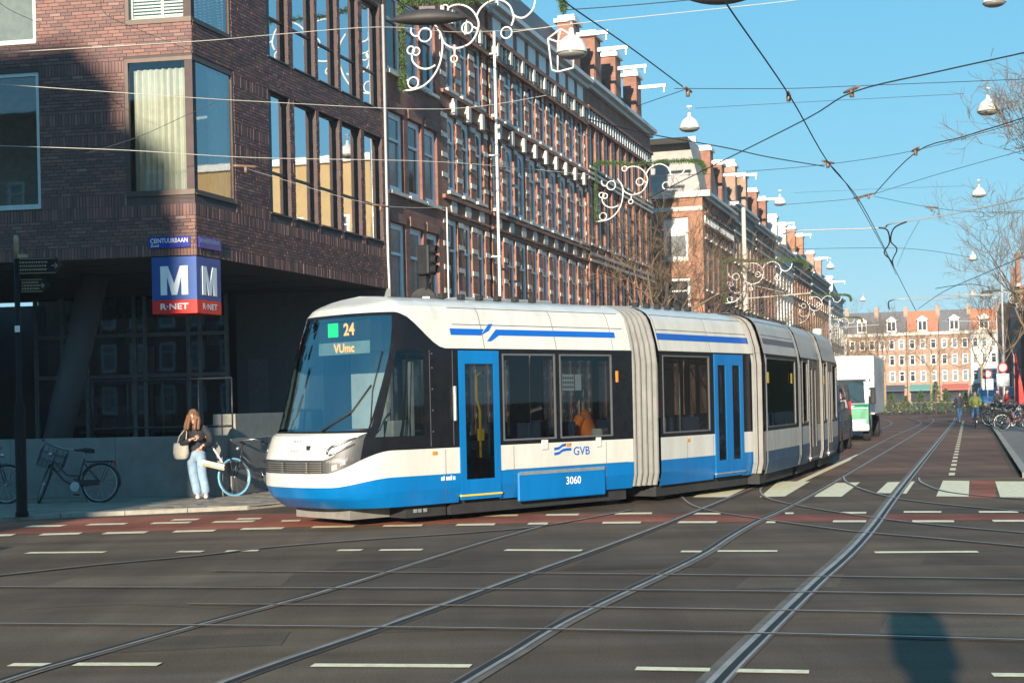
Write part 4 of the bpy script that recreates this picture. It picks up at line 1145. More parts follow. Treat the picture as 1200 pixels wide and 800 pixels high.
def build_section(i, L, wins, doors, stripe=True, x0=0.0, low=True, label=None):
    T = sec_T(*SEC[i])
    holes = [(a, c, 1.13, 2.42) for a, c in wins] + [(a, c, 0.30, 2.47) for a, c in doors]
    def solid(lo, hi):   # x-intervals free of doors
        xs = [x0]
        for a, c in sorted(doors): xs += [a, c]
        xs.append(L)
        return [(xs[k], xs[k+1]) for k in range(0, len(xs), 2) if xs[k+1] - xs[k] > 1e-4]
    for a, c in solid(0, 0):
        b = MB(T); side_band(b, a, c, ZS, ZB1, 0, False)
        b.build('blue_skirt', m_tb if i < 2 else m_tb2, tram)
    b = MB(T)
    for a, c in [(x0, L)]:
        zs = (ZS, 0.5, ZB1)
        for z0, z1 in zip(zs[:-1], zs[1:]): b.face([(c, W - yin(z0), z0), (a, W - yin(z0), z0), (a, W - yin(z1), z1), (c, W - yin(z1), z1)])
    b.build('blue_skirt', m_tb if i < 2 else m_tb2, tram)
    for a, c in solid(0, 0):
        b = MB(T); side_band(b, a, c, ZB1, ZW1, 0, False)
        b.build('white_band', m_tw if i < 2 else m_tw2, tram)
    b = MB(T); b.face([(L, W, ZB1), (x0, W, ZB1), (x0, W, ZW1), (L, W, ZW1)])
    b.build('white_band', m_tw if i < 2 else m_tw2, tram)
    # black window band with openings, both sides
    b = MB(T)
    wall_holes(b, x0, L, ZW1, ZK1 - 0.002, [h if h[2] > 1 else (h[0], h[1], ZW1, 2.47) for h in holes], 0.0, 0.05)
    b.build('window_band', m_tk, tram)
    Tf = T @ Matrix(((-1, 0, 0, L), (0, -1, 0, W), (0, 0, 1, 0), (0, 0, 0, 1)))
    b = MB(Tf)
    wall_holes(b, 0, L - x0, ZW1, ZK1, [(L - h[1], L - h[0], 1.13, 2.42) for h in holes], 0.0, 0.05)
    b.build('window_band', m_tk, tram)
    for a, c in wins:
        f = MB(T)
        for p, q in (((a, 1.13), (c, 1.155)), ((a, 2.395), (c, 2.42))): f.box((p[0], -0.008, p[1]), (q[0], 0.03, q[1]))
        for x in (a, c - 0.025): f.box((x, -0.0085, 1.156), (x + 0.025, 0.03, 2.394))
        o = f.build('window', m_gfr, tram)
        p = MB(T); p.face([(a + .02, 0.012, 1.15), (c - .02, 0.012, 1.15), (c - .02, 0.012, 2.40), (a + .02, 0.012, 2.40)]); p.build('pane', m_tgl, o)
    p = MB(Tf)
    for h in holes: p.face([(L - h[1], 0.03, 1.13), (L - h[0], 0.03, 1.13), (L - h[0], 0.03, 2.42), (L - h[1], 0.03, 2.42)])
    if p.f: p.build('far_pane', m_tgl, tram)
    # upper white band, stripe, roof
    b = MB(T)
    side_band(b, x0, L, ZK1, ZR0); side_band(b, x0, L, 2.79, ZRE); side_band(b, x0, L, ZR0, 2.79)
    zs = ROOFZ
    for z0, z1 in zip(zs[:-1], zs[1:]):
        ya, yc = yin(z0), yin(z1)
        b.face([(x0, ya, z0), (L, ya, z0), (L, yc, z1), (x0, yc, z1)], 0, True)
        b.face([(L, W - ya, z0), (x0, W - ya, z0), (x0, W - yc, z1), (L, W - yc, z1)], 0, True)
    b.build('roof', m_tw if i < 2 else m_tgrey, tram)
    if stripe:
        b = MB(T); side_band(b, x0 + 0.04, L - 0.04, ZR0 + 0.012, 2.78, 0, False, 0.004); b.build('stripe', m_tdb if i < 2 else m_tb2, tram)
    for a, c in doors:
        n = 2 if c - a > 0.95 else 1
        w = (c - a)/n
        for k in range(n):
            xa = a + k*w
            di = 0.115 if n == 1 else 0.13
            d = MB(T)
            wall_holes(d, xa + 0.006, xa + w - 0.006, 0.31, 2.46, [(xa + di, xa + w - di, 0.60, 2.27)], -0.014, 0.03)
            d.face([(xa + .006, -0.014, 0.31), (xa + .006, -0.014, 2.46), (xa + .006, 0.02, 2.46), (xa + .006, 0.02, 0.31)]); d.face([(xa + w - .006, -0.014, 0.31), (xa + w - .006, 0.02, 0.31), (xa + w - .006, 0.02, 2.46), (xa + w - .006, -0.014, 2.46)])
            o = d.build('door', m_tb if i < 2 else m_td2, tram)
            p = MB(T); p.face([(xa + di, 0.0, 0.60), (xa + w - di, 0.0, 0.60), (xa + w - di, 0.0, 2.27), (xa + di, 0.0, 2.27)]); p.build('pane', m_tgl, o)
        s = MB(T); s.box((a, -0.03, 0.36), (c, 0.02, 0.385)); s.build('door_sill', m_yel if i == 0 else m_galv, tram)
        h = MB(T); h.tube([(c - 0.28, 0.12, 0.9), (c - 0.28, 0.12, 1.6), (c - 0.34, 0.12, 1.75), (c - 0.34, 0.12, 2.1), (c - 0.2, 0.12, 2.15)], 0.022, 6); h.box((c - 0.33, 0.08, 1.15), (c - 0.24, 0.13, 1.32)); h.build('handrail', m_yel, tram)
    # interior: floor, ceiling, seats
    b = MB(T)
    b.face([(x0, 0.06, 0.36), (L, 0.06, 0.36), (L, W - 0.06, 0.36), (x0, W - 0.06, 0.36)]); b.face([(x0, 0.06, 2.5), (L, 0.06, 2.5), (L, W - 0.06, 2.5), (x0, W - 0.06, 2.5)][::-1])
    b.face([(x0, 0.055, .36), (L, 0.055, .36), (L, 0.055, 1.06), (x0, 0.055, 1.06)][::-1] if not doors else [(x0, 0.055, .36), (x0 + .01, 0.055, .36), (x0 + .01, 0.055, 1.06), (x0, 0.055, 1.06)])
    b.build('interior', m_tint, tram)
    x = x0 + 0.35
    while x < L - 0.6:
        if not any(a - 0.5 < x < c + 0.1 for a, c in doors):
            for y in (0.18, 1.75):
                s = MB(T); s.box((x, y, 0.72), (x + 0.42, y + 0.44, 0.80), 0, 0.02); s.box((x + 0.38, y + .005, 0.81), (x + 0.46, y + 0.435, 1.38), 0, 0.02); s.box((x + 0.1, y + 0.1, 0.36), (x + 0.3, y + 0.34, 0.715)); s.build('seat', m_seat, tram)
        x += 0.95
    u = MB(T)
    u.box((x0 + 0.05, 0.14, 0.10), (L - 0.05, W - 0.14, 0.30)); u.build('underframe', m_under, tram)
    for xx in ((0.7, L - 0.8) if L > 3.4 else (L*0.5,)):
        w = MB(T)
        for y in (0.42, W - 0.42):
            w = MB(T); w.lathe([(0.05, -0.06), (0.29, -0.06), (0.30, 0.02), (0.26, 0.05), (0.05, 0.06)], 18, (xx, y, 0.29), 0, False, 'Y')
            w.build('wheel', m_under, tram)
    # roof boxes
    r = MB(T)
    r.box((x0 + 0.9, 0.85, 3.275), (min(L - 0.3, x0 + 2.9), W - 0.8, 3.315), 0, 0.015)
    r.build('roof_equipment', m_galv, tram)
    for k in range(6):
        r = MB(T); r.box((x0 + 0.35 + k*0.37, 0.60, 3.25), (x0 + 0.45 + k*0.37, 0.70, 3.33), 0, 0.01); r.build('roof_bracket', m_under, tram)
    return T

T1 = build_section(0, 0.22, [(-2.62, -1.52), (-1.43, -0.26)], [(-3.48, -2.69)], stripe=False, x0=-3.6)
T2 = build_section(1, 3.52, [(0.10, 1.76)], [(1.93, 3.06)])
T3 = build_section(2, 3.2, [(0.16, 2.9)], [])
T4 = build_section(3, 3.05, [(0.15, 0.95)], [(1.15, 2.3)], stripe=False)
T5 = build_section(4, 3.6, [(0.1, 0.8), (2.2, 3.3)], [(0.9, 2.0)], stripe=False)

# stripe with the zigzag on the first section
b = MB(T1)
def sp(x, z): return (x, yin(z) - 0.005, z)
def sq(mb, a, c, e, f): mb.face([sp(*a), sp(*c), sp(*e), sp(*f)])
sq(b, (-3.56, 2.685), (-2.98, 2.685), (-2.90, 2.78), (-3.56, 2.78)); sq(b, (-2.98, 2.685), (-2.80, 2.76), (-2.70, 2.86), (-2.78, 2.86))
sq(b, (-2.88, 2.60), (-2.80, 2.60), (-2.60, 2.70), (-2.66, 2.78)); sq(b, (-2.62, 2.69), (-0.1, 2.69), (-0.1, 2.78), (-2.66, 2.78))
b.build('stripe', m_tdb, tram)
# GVB word mark, wave mark and fleet number
b = MB(T1)
text_mesh(b, 'GVB', -1.16, 0.86, 0.36, 0.13, -0.003, 0, 0.003, 0.008)
for k in range(2):
    z = 0.875 + k*0.075
    P = [(-1.58, z), (-1.48, z + 0.01), (-1.40, z + 0.05), (-1.32, z + 0.06), (-1.21, z + 0.06)]
    for (xa, za), (xb, zb) in zip(P[:-1], P[1:]): b.face([(xa, -0.006, za), (xb, -0.006, zb), (xb, -0.006, zb + 0.042), (xa, -0.006, za + 0.042)])
b.build('lettering', m_tdb, tram)
b = MB(T1); b.box((-2.36, -0.03, 0.22), (-0.48, 0.02, 0.655), 0, 0.015); pn = b.build('bogie_cover', m_tb, tram)
b = MB(T1); b.box((-2.34, -0.034, 0.61), (-0.50, -0.031, 0.66)); b.build('cover_edge', m_galv, pn)
b = MB(T1); text_mesh(b, '3060', -1.36, 0.42, 0.32, 0.12, -0.031, 0, 0.003, 0.015); b.build('fleet_number', m_signwhite, tram)
for T, x, z in ((T1, -1.32, 1.0), (T2, 0.9, 0.97), (T1, -4.0, 0.98)):
    b = MB(T); b.box((x, -0.015, z), (x + 0.09, 0.0, z + 0.05), 0, 0.006); b.build('side_marker', m_amber, tram)
b = MB(T1); b.box((-0.17, -0.012, 1.98), (-0.11, 0.0, 2.16), 0, 0.006); b.build('side_marker', m_amber, tram)
for T, x in ((T3, 0.2), (T3, 2.4), (T5, 0.05)):
    b = MB(T); b.box((x, -0.012, 1.95), (x + 0.14, -0.009, 2.15)); b.build('sticker', m_yel, tram)
for T, x, w in ((T1, -1.85, 0.14), (T1, -0.66, 0.12)):
    b = MB(T); b.box((x, -0.02, 0.97), (x + w, 0.0, 1.12), 0, 0.01); b.build('socket_cover', m_tw, tram)
# notice taped inside the second window, red bag shape seen inside section two
b = MB(T1)
for x, w in ((-1.33, 0.27), (-1.04, 0.14)):
    b.face([(x, 0.05, 1.86), (x + w, 0.05, 1.86), (x + w, 0.05, 2.11), (x, 0.05, 2.11)])
nt = b.build('notice', M('paper', (0.75, 0.77, 0.75), 0.8, var=0.03), tram)
b = MB(T1)
for r in range(3):
    for k in range(5): b.face([(-1.31 + k*0.05, 0.048, 1.9 + r*0.07), (-1.275 + k*0.05, 0.048, 1.9 + r*0.07), (-1.275 + k*0.05, 0.048, 1.93 + r*0.07), (-1.31 + k*0.05, 0.048, 1.93 + r*0.07)])
b.build('print', M('ink', (0.08, 0.08, 0.08), 0.7), nt)
for T, x in ((T1, -1.08), (T1, -0.55), (T2, 0.8), (T2, 1.5), (T3, 1.2)):
    b = MB(T); b.tube([(x, 0.45, 0.4), (x, 0.45, 2.49)], 0.018, 6); b.build('grab_pole', m_galv, tram)

# ---- cab: stacked plan outlines, front tapered and raked
XS = 4.30
def xtip(z):
    P = [(0.28, 5.36), (0.42, 5.58), (0.60, 5.68), (0.95, 5.68), (1.28, 5.54), (1.335, 5.42), (1.36, 5.40), (2.5, 4.97), (3.0, 4.80), (3.12, 4.68), (3.2, 4.48), (3.26, 4.35), (3.29, 4.305)]
    for (a, c), (e, f) in zip(P[:-1], P[1:]):
        if z <= e: return c + (f - c)*(z - a)/(e - a)
    return 4.31
NTH = 20
EXN = 2.5
def S(th, z, side=1, proud=0.0):
    """point on the cab skin; th 0 = end of the straight side, 90 = nose centre; th<0 runs back along the side (metres*100)"""
    Wd = 1.2 - yin(z) + proud
    if th <= 0:
        x = XS + th/100.0; h = Wd
    else:
        a = math.radians(min(th, 90.0))
        T_ = xtip(z) - XS + proud
        x = XS + T_*max(0.0, math.sin(a))**(2/EXN); h = Wd*max(0.0, math.cos(a))**(2/EXN)
    return (-x, 1.2 - side*h, z)
def zknots(z0, z1):
    ks = (0.28, 0.35, 0.42, 0.5, 0.6, 0.78, 0.95, 1.1, 1.3, 1.36, 1.7, 2.1, 2.5, 2.66, 2.8, 3.0, 3.06, 3.12, 3.16, 3.2, 3.23, 3.26, 3.29)
    return [z0] + [k for k in ks if z0 + 0.004 < k < z1 - 0.004] + [z1]
PILL = 17.0
def warp(u, z):
    p = 18.0 + 15.0*(1 - max(0.0, min(1.0, (z - 1.30)/1.70)))
    if u <= 0: return u
    return u*p/PILL if u <= PILL else p + (u - PILL)*(90 - p)/(90 - PILL)
def cab_band(name, mat, ths, f0, f1, sides=(1, -1), n=8, proud=0.0, parent=None, wp=False):
    if max(ths) < 89 and len(sides) > 1:
        return [cab_band(name, mat, ths, f0, f1, (q,), n, proud, parent, wp) for q in sides][0]
    b = MB(T1)
    for sd in sides:
        cols = []
        for th in ths:
            z0, z1 = f0(th), f1(th)
            cols.append([S(warp(th, z0 + (z1 - z0)*k/n) if wp else th, z0 + (z1 - z0)*k/n, sd, proud) for k in range(n + 1)])
        for A, B in zip(cols[:-1], cols[1:]):
            for k in range(n):
                q = [A[k], B[k], B[k+1], A[k+1]]
                b.face(q[::-1] if sd > 0 else q, 0, True)
    return b.build(name, mat, parent or tram)
def ss(a, c, x):
    t = max(0.0, min(1.0, (x - a)/(c - a))); return t*t*(3 - 2*t)
back = [-70, -60, -50, -40, -30, -20, -10]
fr = lambda a, c, n: [a + (c - a)*k/n for k in range(n + 1)]
ALL = back + fr(0, 90, 36)
f_blue = lambda th: 0.585 + (ZB1 - 0.585)*(1 - ss(10, 56, th))
f_wt = lambda th: 0.775 + (ZW1 - 0.775)*(1 - ss(12, 59, th))
f_bon = lambda th: 1.33 - (1.33 - 0.965)*ss(31, 60, th)
f_kt = lambda th: ZK1 + 0.51*ss(-60, 17, th)
cab_band('blue_skirt', m_tb, ALL, lambda t: ZS, f_blue)
cab_band('white_band', m_tw, ALL, f_blue, f_wt)
cab_band('headlight_band', M('cab_dark_grey', (0.045, 0.045, 0.045), 0.35), fr(33, 90, 26), f_wt, f_bon)
cab_band('bonnet', m_tw, fr(33, 90, 26), f_bon, lambda t: 1.335)
PIL = 17.0
cab_band('cab_side', m_tk, back + fr(0, 33, 12), f_wt, lambda t: 1.262)
cab_band('cab_side', m_tk, back + fr(0, PIL, 8), lambda t: 2.46, f_kt, wp=True)
cab_band('cab_side', m_tk, fr(13.2, PIL, 3), lambda t: 1.26, lambda t: 2.46, wp=True)
cab_band('cab_side', m_tk, [-70, -60, -50, -42, -34, -26, -18], lambda t: 1.26, lambda t: 2.46)
cab_band('cab_side', m_tk, [3.2, 4.4], lambda t: 1.26, lambda t: 2.46, wp=True)
cab_band('cab_side', m_tk, [PIL - 4, PIL], lambda t: 1.255, lambda t: 1.336, wp=True, n=2)
sw = cab_band('cab_window', m_tgl, [-18, -8] + fr(0, 13.2, 6), lambda t: 1.26, lambda t: 2.46, wp=True)
wsc = cab_band('windscreen', m_ws, fr(PIL, 90, 26), lambda t: 1.335, lambda t: 3.0, wp=True)
cab_band('windscreen_edge', m_tk, fr(PIL, PIL + 2, 3), lambda t: 1.33, lambda t: 3.0, (1,), 8, 0.004, wp=True)
cab_band('windscreen_edge', m_tk, fr(PIL, 90, 20), lambda t: 1.325, lambda t: 1.385, (1, -1), 2, 0.004, wp=True)
cab_band('windscreen_edge', m_tk, fr(PIL, 90, 20), lambda t: 2.955, lambda t: 3.0, (1, -1), 2, 0.004, wp=True)
# white roof dome
b = MB(T1)
zs = [3.0, 3.05, 3.1, 3.14, 3.17, 3.2, 3.23, 3.26, 3.28, 3.29]
for sd in (1, -1):
    cols = []
    for th in ALL:
        k0 = f_kt(th) if th < PIL else 3.0
        zz = [k0 + (3.0 - k0)*i/3 for i in range(4)] + zs[1:]
        cols.append([S(th, z, sd) for z in zz])
    for A, B in zip(cols[:-1], cols[1:]):
        for k in range(len(A) - 1):
            q = [A[k], B[k], B[k+1], A[k+1]]; b.face(q[::-1] if sd > 0 else q, 0, True)
b.build('cab_roof', m_tw, tram)
b = MB(T1)
for sd in (1, -1): 
    bt = [S(th, ZS, sd) for th in ALL]
    for p, q in zip(bt[:-1], bt[1:]): b.face([p, q, (q[0], 1.2, ZS), (p[0], 1.2, ZS)])
b.build('cab_floor_plate', m_under, tram)
# roof pod with rounded end above the cab side
# grille, headlamps, wiper, sensor, underrun guard
b = MB(T1)
for th0, th1 in ((60, 70), (71, 90)):
    ths = fr(th0, th1, 8)
    for z in (0.80, 0.83, 0.86, 0.89, 0.92):
        P = [S(t, z, 1, 0.012) for t in ths]; b.tube(P, 0.011, 5)
        if th1 == 90: b.tube([S(t, z, -1, 0.012) for t in ths], 0.011, 5)
b.build('grille', M('grille_grey', (0.16, 0.15, 0.13), 0.4, metal=0.4), tram)
for sd in (1, -1):
    b = MB(T1)
    ths = fr(39, 56, 8)
    for dz, r in ((0.0, 0.020), (-0.085, 0.016)):
        b.tube([S(t, 1.262 - 0.0072*(t - 39) + dz - (0.03 if dz else 0)*(t - 39)/17, sd, 0.006) for t in ths], [r*(0.5 + 0.5*min(1, k/2)) for k in range(9)], 6)
    b.tube([S(56, 1.14, sd, 0.006), S(58, 1.09, sd, 0.006), S(57.5, 1.04, sd, 0.006)], 0.018, 6)
    b.build('headlamp', M('lamp_dark_chrome', (0.16, 0.16, 0.16), 0.2, metal=0.6), tram)
    b = MB(T1); c = S(36, 0.93, sd, 0.0); b.lathe([(0.0, 0.02), (0.05, 0.012), (0.055, 0)], 12, (0, 0, 0), 0, True, 'Y')
    k = MB(T1)
    for z, t0, t1 in ((0.84, 49, 53), (0.90, 43, 47)): k.face([S(t0, z, sd, 0.006), S(t1, z - 0.03, sd, 0.006), S(t1, z + 0.05, sd, 0.006), S(t0, z + 0.07, sd, 0.006)])
    k.build('reflector', M('reflector_chrome', (0.55, 0.55, 0.53), 0.15, metal=0.8), tram)
b = MB(T1)
b.tube([S(72, 1.36, 1, 0.03), S(50, 1.62, 1, 0.03), S(38, 1.98, 1, 0.03)], 0.014, 5); b.tube([S(33, 1.45, 1, 0.035), S(36, 1.9, 1, 0.035), S(33, 2.45, 1, 0.035)], 0.011, 5)
b.build('wiper', m_black, tram)
b = MB(T1); c = S(74, 1.13, 1, 0.0); b.box((c[0] - 0.02, c[1] - 0.03, c[2] - 0.03), (c[0] + 0.03, c[1] + 0.03, c[2] + 0.03)); b.build('camera', m_black, tram)
b = MB(T1)
for zz in (1.2, 1.07):
    for k in range(3): b.face([S(88 - k*2.2, zz, 1, 0.004), S(86.4 - k*2.2, zz, 1, 0.004), S(86.4 - k*2.2, zz + .035, 1, 0.004), S(88 - k*2.2, zz + .035, 1, 0.004)])
b.build('small_marking', M('grey_print', (0.3, 0.3, 0.32), 0.6), tram)
b = MB(T1); b.box((-5.05, 0.55, 0.11), (-4.35, 0.57, 0.285)); b.box((-5.05, 0.571, 0.11), (-5.03, 1.85, 0.285)); b.build('underrun_guard', M('guard_grey', (0.20, 0.19, 0.17), 0.6, var=0.2), tram)
b = MB(T1); b.box((-4.34, 0.2, 0.1), (-3.6, 2.2, 0.3)); b.build('underframe', m_under, tram)
b = MB(T1)
for x in (-4.2, -4.12, -4.02): b.box((x, 0.17, 0.17), (x + 0.05, 0.198, 0.22))
b.build('coupling_socket', m_galv, tram)
# cab mirror arm, door seam, lettering on the skirt
b = MB(T1); b.box((-3.60, -0.05, 1.45), (-3.55, 0.0, 1.95), 0, 0.012); b.build('camera_pod', m_galv, tram)
b = MB(T1)
for x in (-3.595, -4.02):
    b.face([(x, -0.003, 1.1), (x + 0.012, -0.003, 1.1), (x + 0.012, -0.003, 2.46), (x, -0.003, 2.46)])
for x in (-3.98,):
    for z in (1.3, 1.6, 1.9, 2.2, 2.4): b.box((x, -0.006, z), (x + 0.02, -0.001, z + 0.02))
b.build('panel_joint', m_gfr, tram)
b = MB(T1)
for k, w in enumerate((0.05, 0.02, 0.05, 0.05, 0.03, 0.05)): b.box((-3.84 + k*0.045, -0.004, 0.61), (-3.84 + k*0.045 + w*0.7, -0.001, 0.66 if k not in (1, 4) else 0.675))
b.build('small_lettering', m_signwhite, tram)
# inside the cab: desk, partition, driver seat, display
b = MB(T1); b.box((-5.35, 0.55, 0.9), (-4.75, 1.85, 1.22), 0, 0.05); b.build('dashboard', M('cab_desk', (0.16, 0.17, 0.17), 0.6), tram)
b = MB(T1); b.box((-3.66, 0.08, 0.36), (-3.62, W - 0.08, 1.3)); b.box((-3.66, 1.4, 1.301), (-3.62, W - 0.08, 2.48)); b.build('partition', m_tint, tram)
b = MB(T1); b.box((-4.5, 0.9, 0.75), (-4.05, 1.45, 0.87), 0, 0.03); b.box((-4.12, 0.9, 0.871), (-4.0, 1.45, 1.75), 0, 0.03); b.build('driver_seat', m_tint, tram)
b = MB(T1); b.box((-4.62, 0.1, 1.22), (-4.3, 0.32, 1.48), 0, 0.02); b.box((-4.25, 0.12, 1.22), (-4.21, 0.2, 2.3)); b.build('cab_box', M('cab_pale_box', (0.6, 0.62, 0.58), 0.6), tram)
# headboard: matrix display behind the glass
TD = T1 @ Matrix(((0, -1, 0, 0), (-1, 0, 0, 0), (0, 0, 1, 0), (0, 0, 0, 1)))
fx = lambda z: xtip(z)
TD = T1 @ Matrix.Translation((-4.60, 1.2, 0)) @ Matrix.Rotation(R_(-90), 4, 'Z')
b = MB(TD); b.box((-0.62, 0.0, 2.50), (0.62, 0.20, 2.93)); db = b.build('headboard', M('display_black', (0.012, 0.012, 0.012), 0.5), tram)
b = MB(TD); b.face([(-0.62, -0.012, 2.44), (0.62, -0.012, 2.44), (0.62, -0.012, 2.62), (-0.62, -0.012, 2.62)]); b.build('display_panel', M('display_grey', (0.18, 0.24, 0.23), 0.5), db)
b = MB(TD); b.face([(-0.38, -0.01, 2.70), (-0.13, -0.01, 2.70), (-0.13, -0.01, 2.90), (-0.38, -0.01, 2.90)]); b.build('route_colour', M_emit('display_green', (0.01, 0.75, 0.12), 1.0), db)
b = MB(TD); text_mesh(b, '24', 0.0, 2.71, 0.26, 0.18, -0.006, 0, 0.004, 0.03); text_mesh(b, 'VUmc', -0.24, 2.465, 0.5, 0.13, -0.014, 0, 0.004, 0.03); b.build('route_text', M_emit('display_orange', (1.0, 0.42, 0.08), 1.1), db)

# ---- bellows between the sections
def prof(inset):
    zs = [0.30, 0.5, 1.2, 2.3, 2.6, 2.9, 3.05, 3.14, 3.2, 3.25]
    L_ = [(yin(z) + inset, z) for z in zs] + [(1.2, 3.29 - inset)]
    return L_ + [(W - y, z) for y, z in reversed(L_[:-1])]
def bellows(Ta, xa, Tb, xb, nf, mat, deep=0.06, name='bellows'):
    b = MB(); rings = []; vals = []
    for k in range(nf):
        for f, ins in ((0.09, deep), (0.20, 0.014), (0.34, 0.0), (0.58, 0.0), (0.74, 0.014), (0.88, deep)):
            vals.append(((k + f)/nf, ins))
    vals = [(0.0, deep)] + vals + [(1.0, deep)]
    for t, ins in vals:
        rings.append([(Ta @ Vector((xa, y, z))).lerp(Tb @ Vector((xb, y, z)), t) for y, z in prof(ins)])
    for (r0, i0), (r1, i1) in zip(list(zip(rings, [v[1] for v in vals]))[:-1], list(zip(rings, [v[1] for v in vals]))[1:]):
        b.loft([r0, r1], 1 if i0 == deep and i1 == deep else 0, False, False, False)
    return b.build(name, [mat, m_under], tram)
bellows(T1, 0.22, T2, 0.0, 5, m_bel, 0.07)
bellows(T2, 3.52, T3, 0.0, 2, m_bel, 0.04)
bellows(T3, 3.2, T4, 0.0, 2, m_bel, 0.04)
bellows(T4, 3.05, T5, 0.0, 2, m_bel, 0.04)
# bright end frames either side of the joints
m_endf = M('joint_frame', (0.52, 0.505, 0.46), 0.4, var=0.1)
for T, x in ((T2, 3.40), (T3, 0.0), (T3, 3.12), (T4, 2.97)):
    b = MB(T); P0 = prof(-0.02); P1 = prof(-0.02)
    b.loft([[(x, y, z) for y, z in P0], [(x + 0.10, y, z) for y, z in P1]], 0, False, False, False); b.build('joint_frame', m_endf, tram)
# tail end
b = MB(T5); P = prof(0.0); b.loft([[(3.6, y, z) for y, z in P], [(3.9, 1.2 + (y - 1.2)*0.9, z) for y, z in P], [(4.2, 1.2 + (y - 1.2)*0.7, 0.3 + (z - 0.3)*0.97) for y, z in P]], 0, False, True, False, True); b.build('tail_cab', m_tk, tram)
b = MB(T5); b.lathe([(0.12, 0), (0.12, 0.14), (0.06, 0.16)], 10, (3.5, 0.45, 3.2), 0, True); b.build('roof_lamp', m_tw, tram)

# seams between the body panels
def seam(T, pts, w=0.010):
    b = MB(T)
    for (xa, za), (xb, zb) in zip(pts[:-1], pts[1:]):
        pa, pb = Vector((xa, yin(za) - 0.003, za)), Vector((xb, yin(zb) - 0.003, zb))
        if abs(xa - xb) < 1e-6: b.face([pa + Vector((-w/2, 0, 0)), pa + Vector((w/2, 0, 0)), pb + Vector((w/2, 0, 0)), pb + Vector((-w/2, 0, 0))])
        else: b.face([pa + Vector((0, 0, -w/2)), pb + Vector((0, 0, -w/2)), pb + Vector((0, 0, w/2)), pa + Vector((0, 0, w/2))])
    b.build('panel_seam', m_gfr, tram)
zv = [(2.50, ), (2.66, ), (2.8, ), (3.0, ), (3.1, )]
for T, xs, L0, L1 in ((T1, (-2.95, -1.47, -0.2), -3.5, 0.1), (T2, (0.06, 1.85), 0.05, 3.4), (T3, (1.6,), 0.1, 3.1)):
    for x in xs: seam(T, [(x, z[0]) for z in zv])
    seam(T, [(L0, 2.84), (L1, 2.84)], 0.012); seam(T, [(L0, 3.085), (L1, 3.085)], 0.014)
for T, xs in ((T1, (-2.42, -0.42, -3.75)), (T2, (0.9, 1.86)), (T3, (0.8, 2.4))):
    for x in xs: seam(T, [(x, 0.3), (x, 0.5), (x, 1.05)], 0.008)
seam(T1, [(-2.6, ZB1 + 0.002), (0.1, ZB1 + 0.002)], 0.008)

# ---------------------------------------------------------------- van and truck
m_tyre = M('tyre', (0.018, 0.018, 0.019), 0.85, var=0.2)
m_rim = M('rim', (0.32, 0.32, 0.33), 0.35, metal=0.7, var=0.1)
m_carglass = M_glass('vehicle_glass', (0.35, 0.42, 0.45), 0.12, edge=0.8)
m_vgrey = M('van_grey_blue', (0.035, 0.055, 0.085), 0.25, metal=0.4, var=0.05, coat=0.4)
def wheel(parent, T, x, y, r, w):
    b = MB(T); b.lathe([(r*0.62, -w/2), (r*0.94, -w/2), (r, -w*0.3), (r, w*0.3), (r*0.94, w/2), (r*0.62, w/2)], 22, (x, y, r), 0, False, 'Y')
    o = b.build('wheel', m_tyre, parent)
    k = MB(T); k.lathe([(0.0, -w*0.30), (r*0.25, -w*0.36), (r*0.63, -w*0.44), (r*0.63, w*0.44), (r*0.25, w*0.36), (0.0, w*0.30)], 16, (x, y, r), 0, False, 'Y'); k.build('rim', m_rim, o)

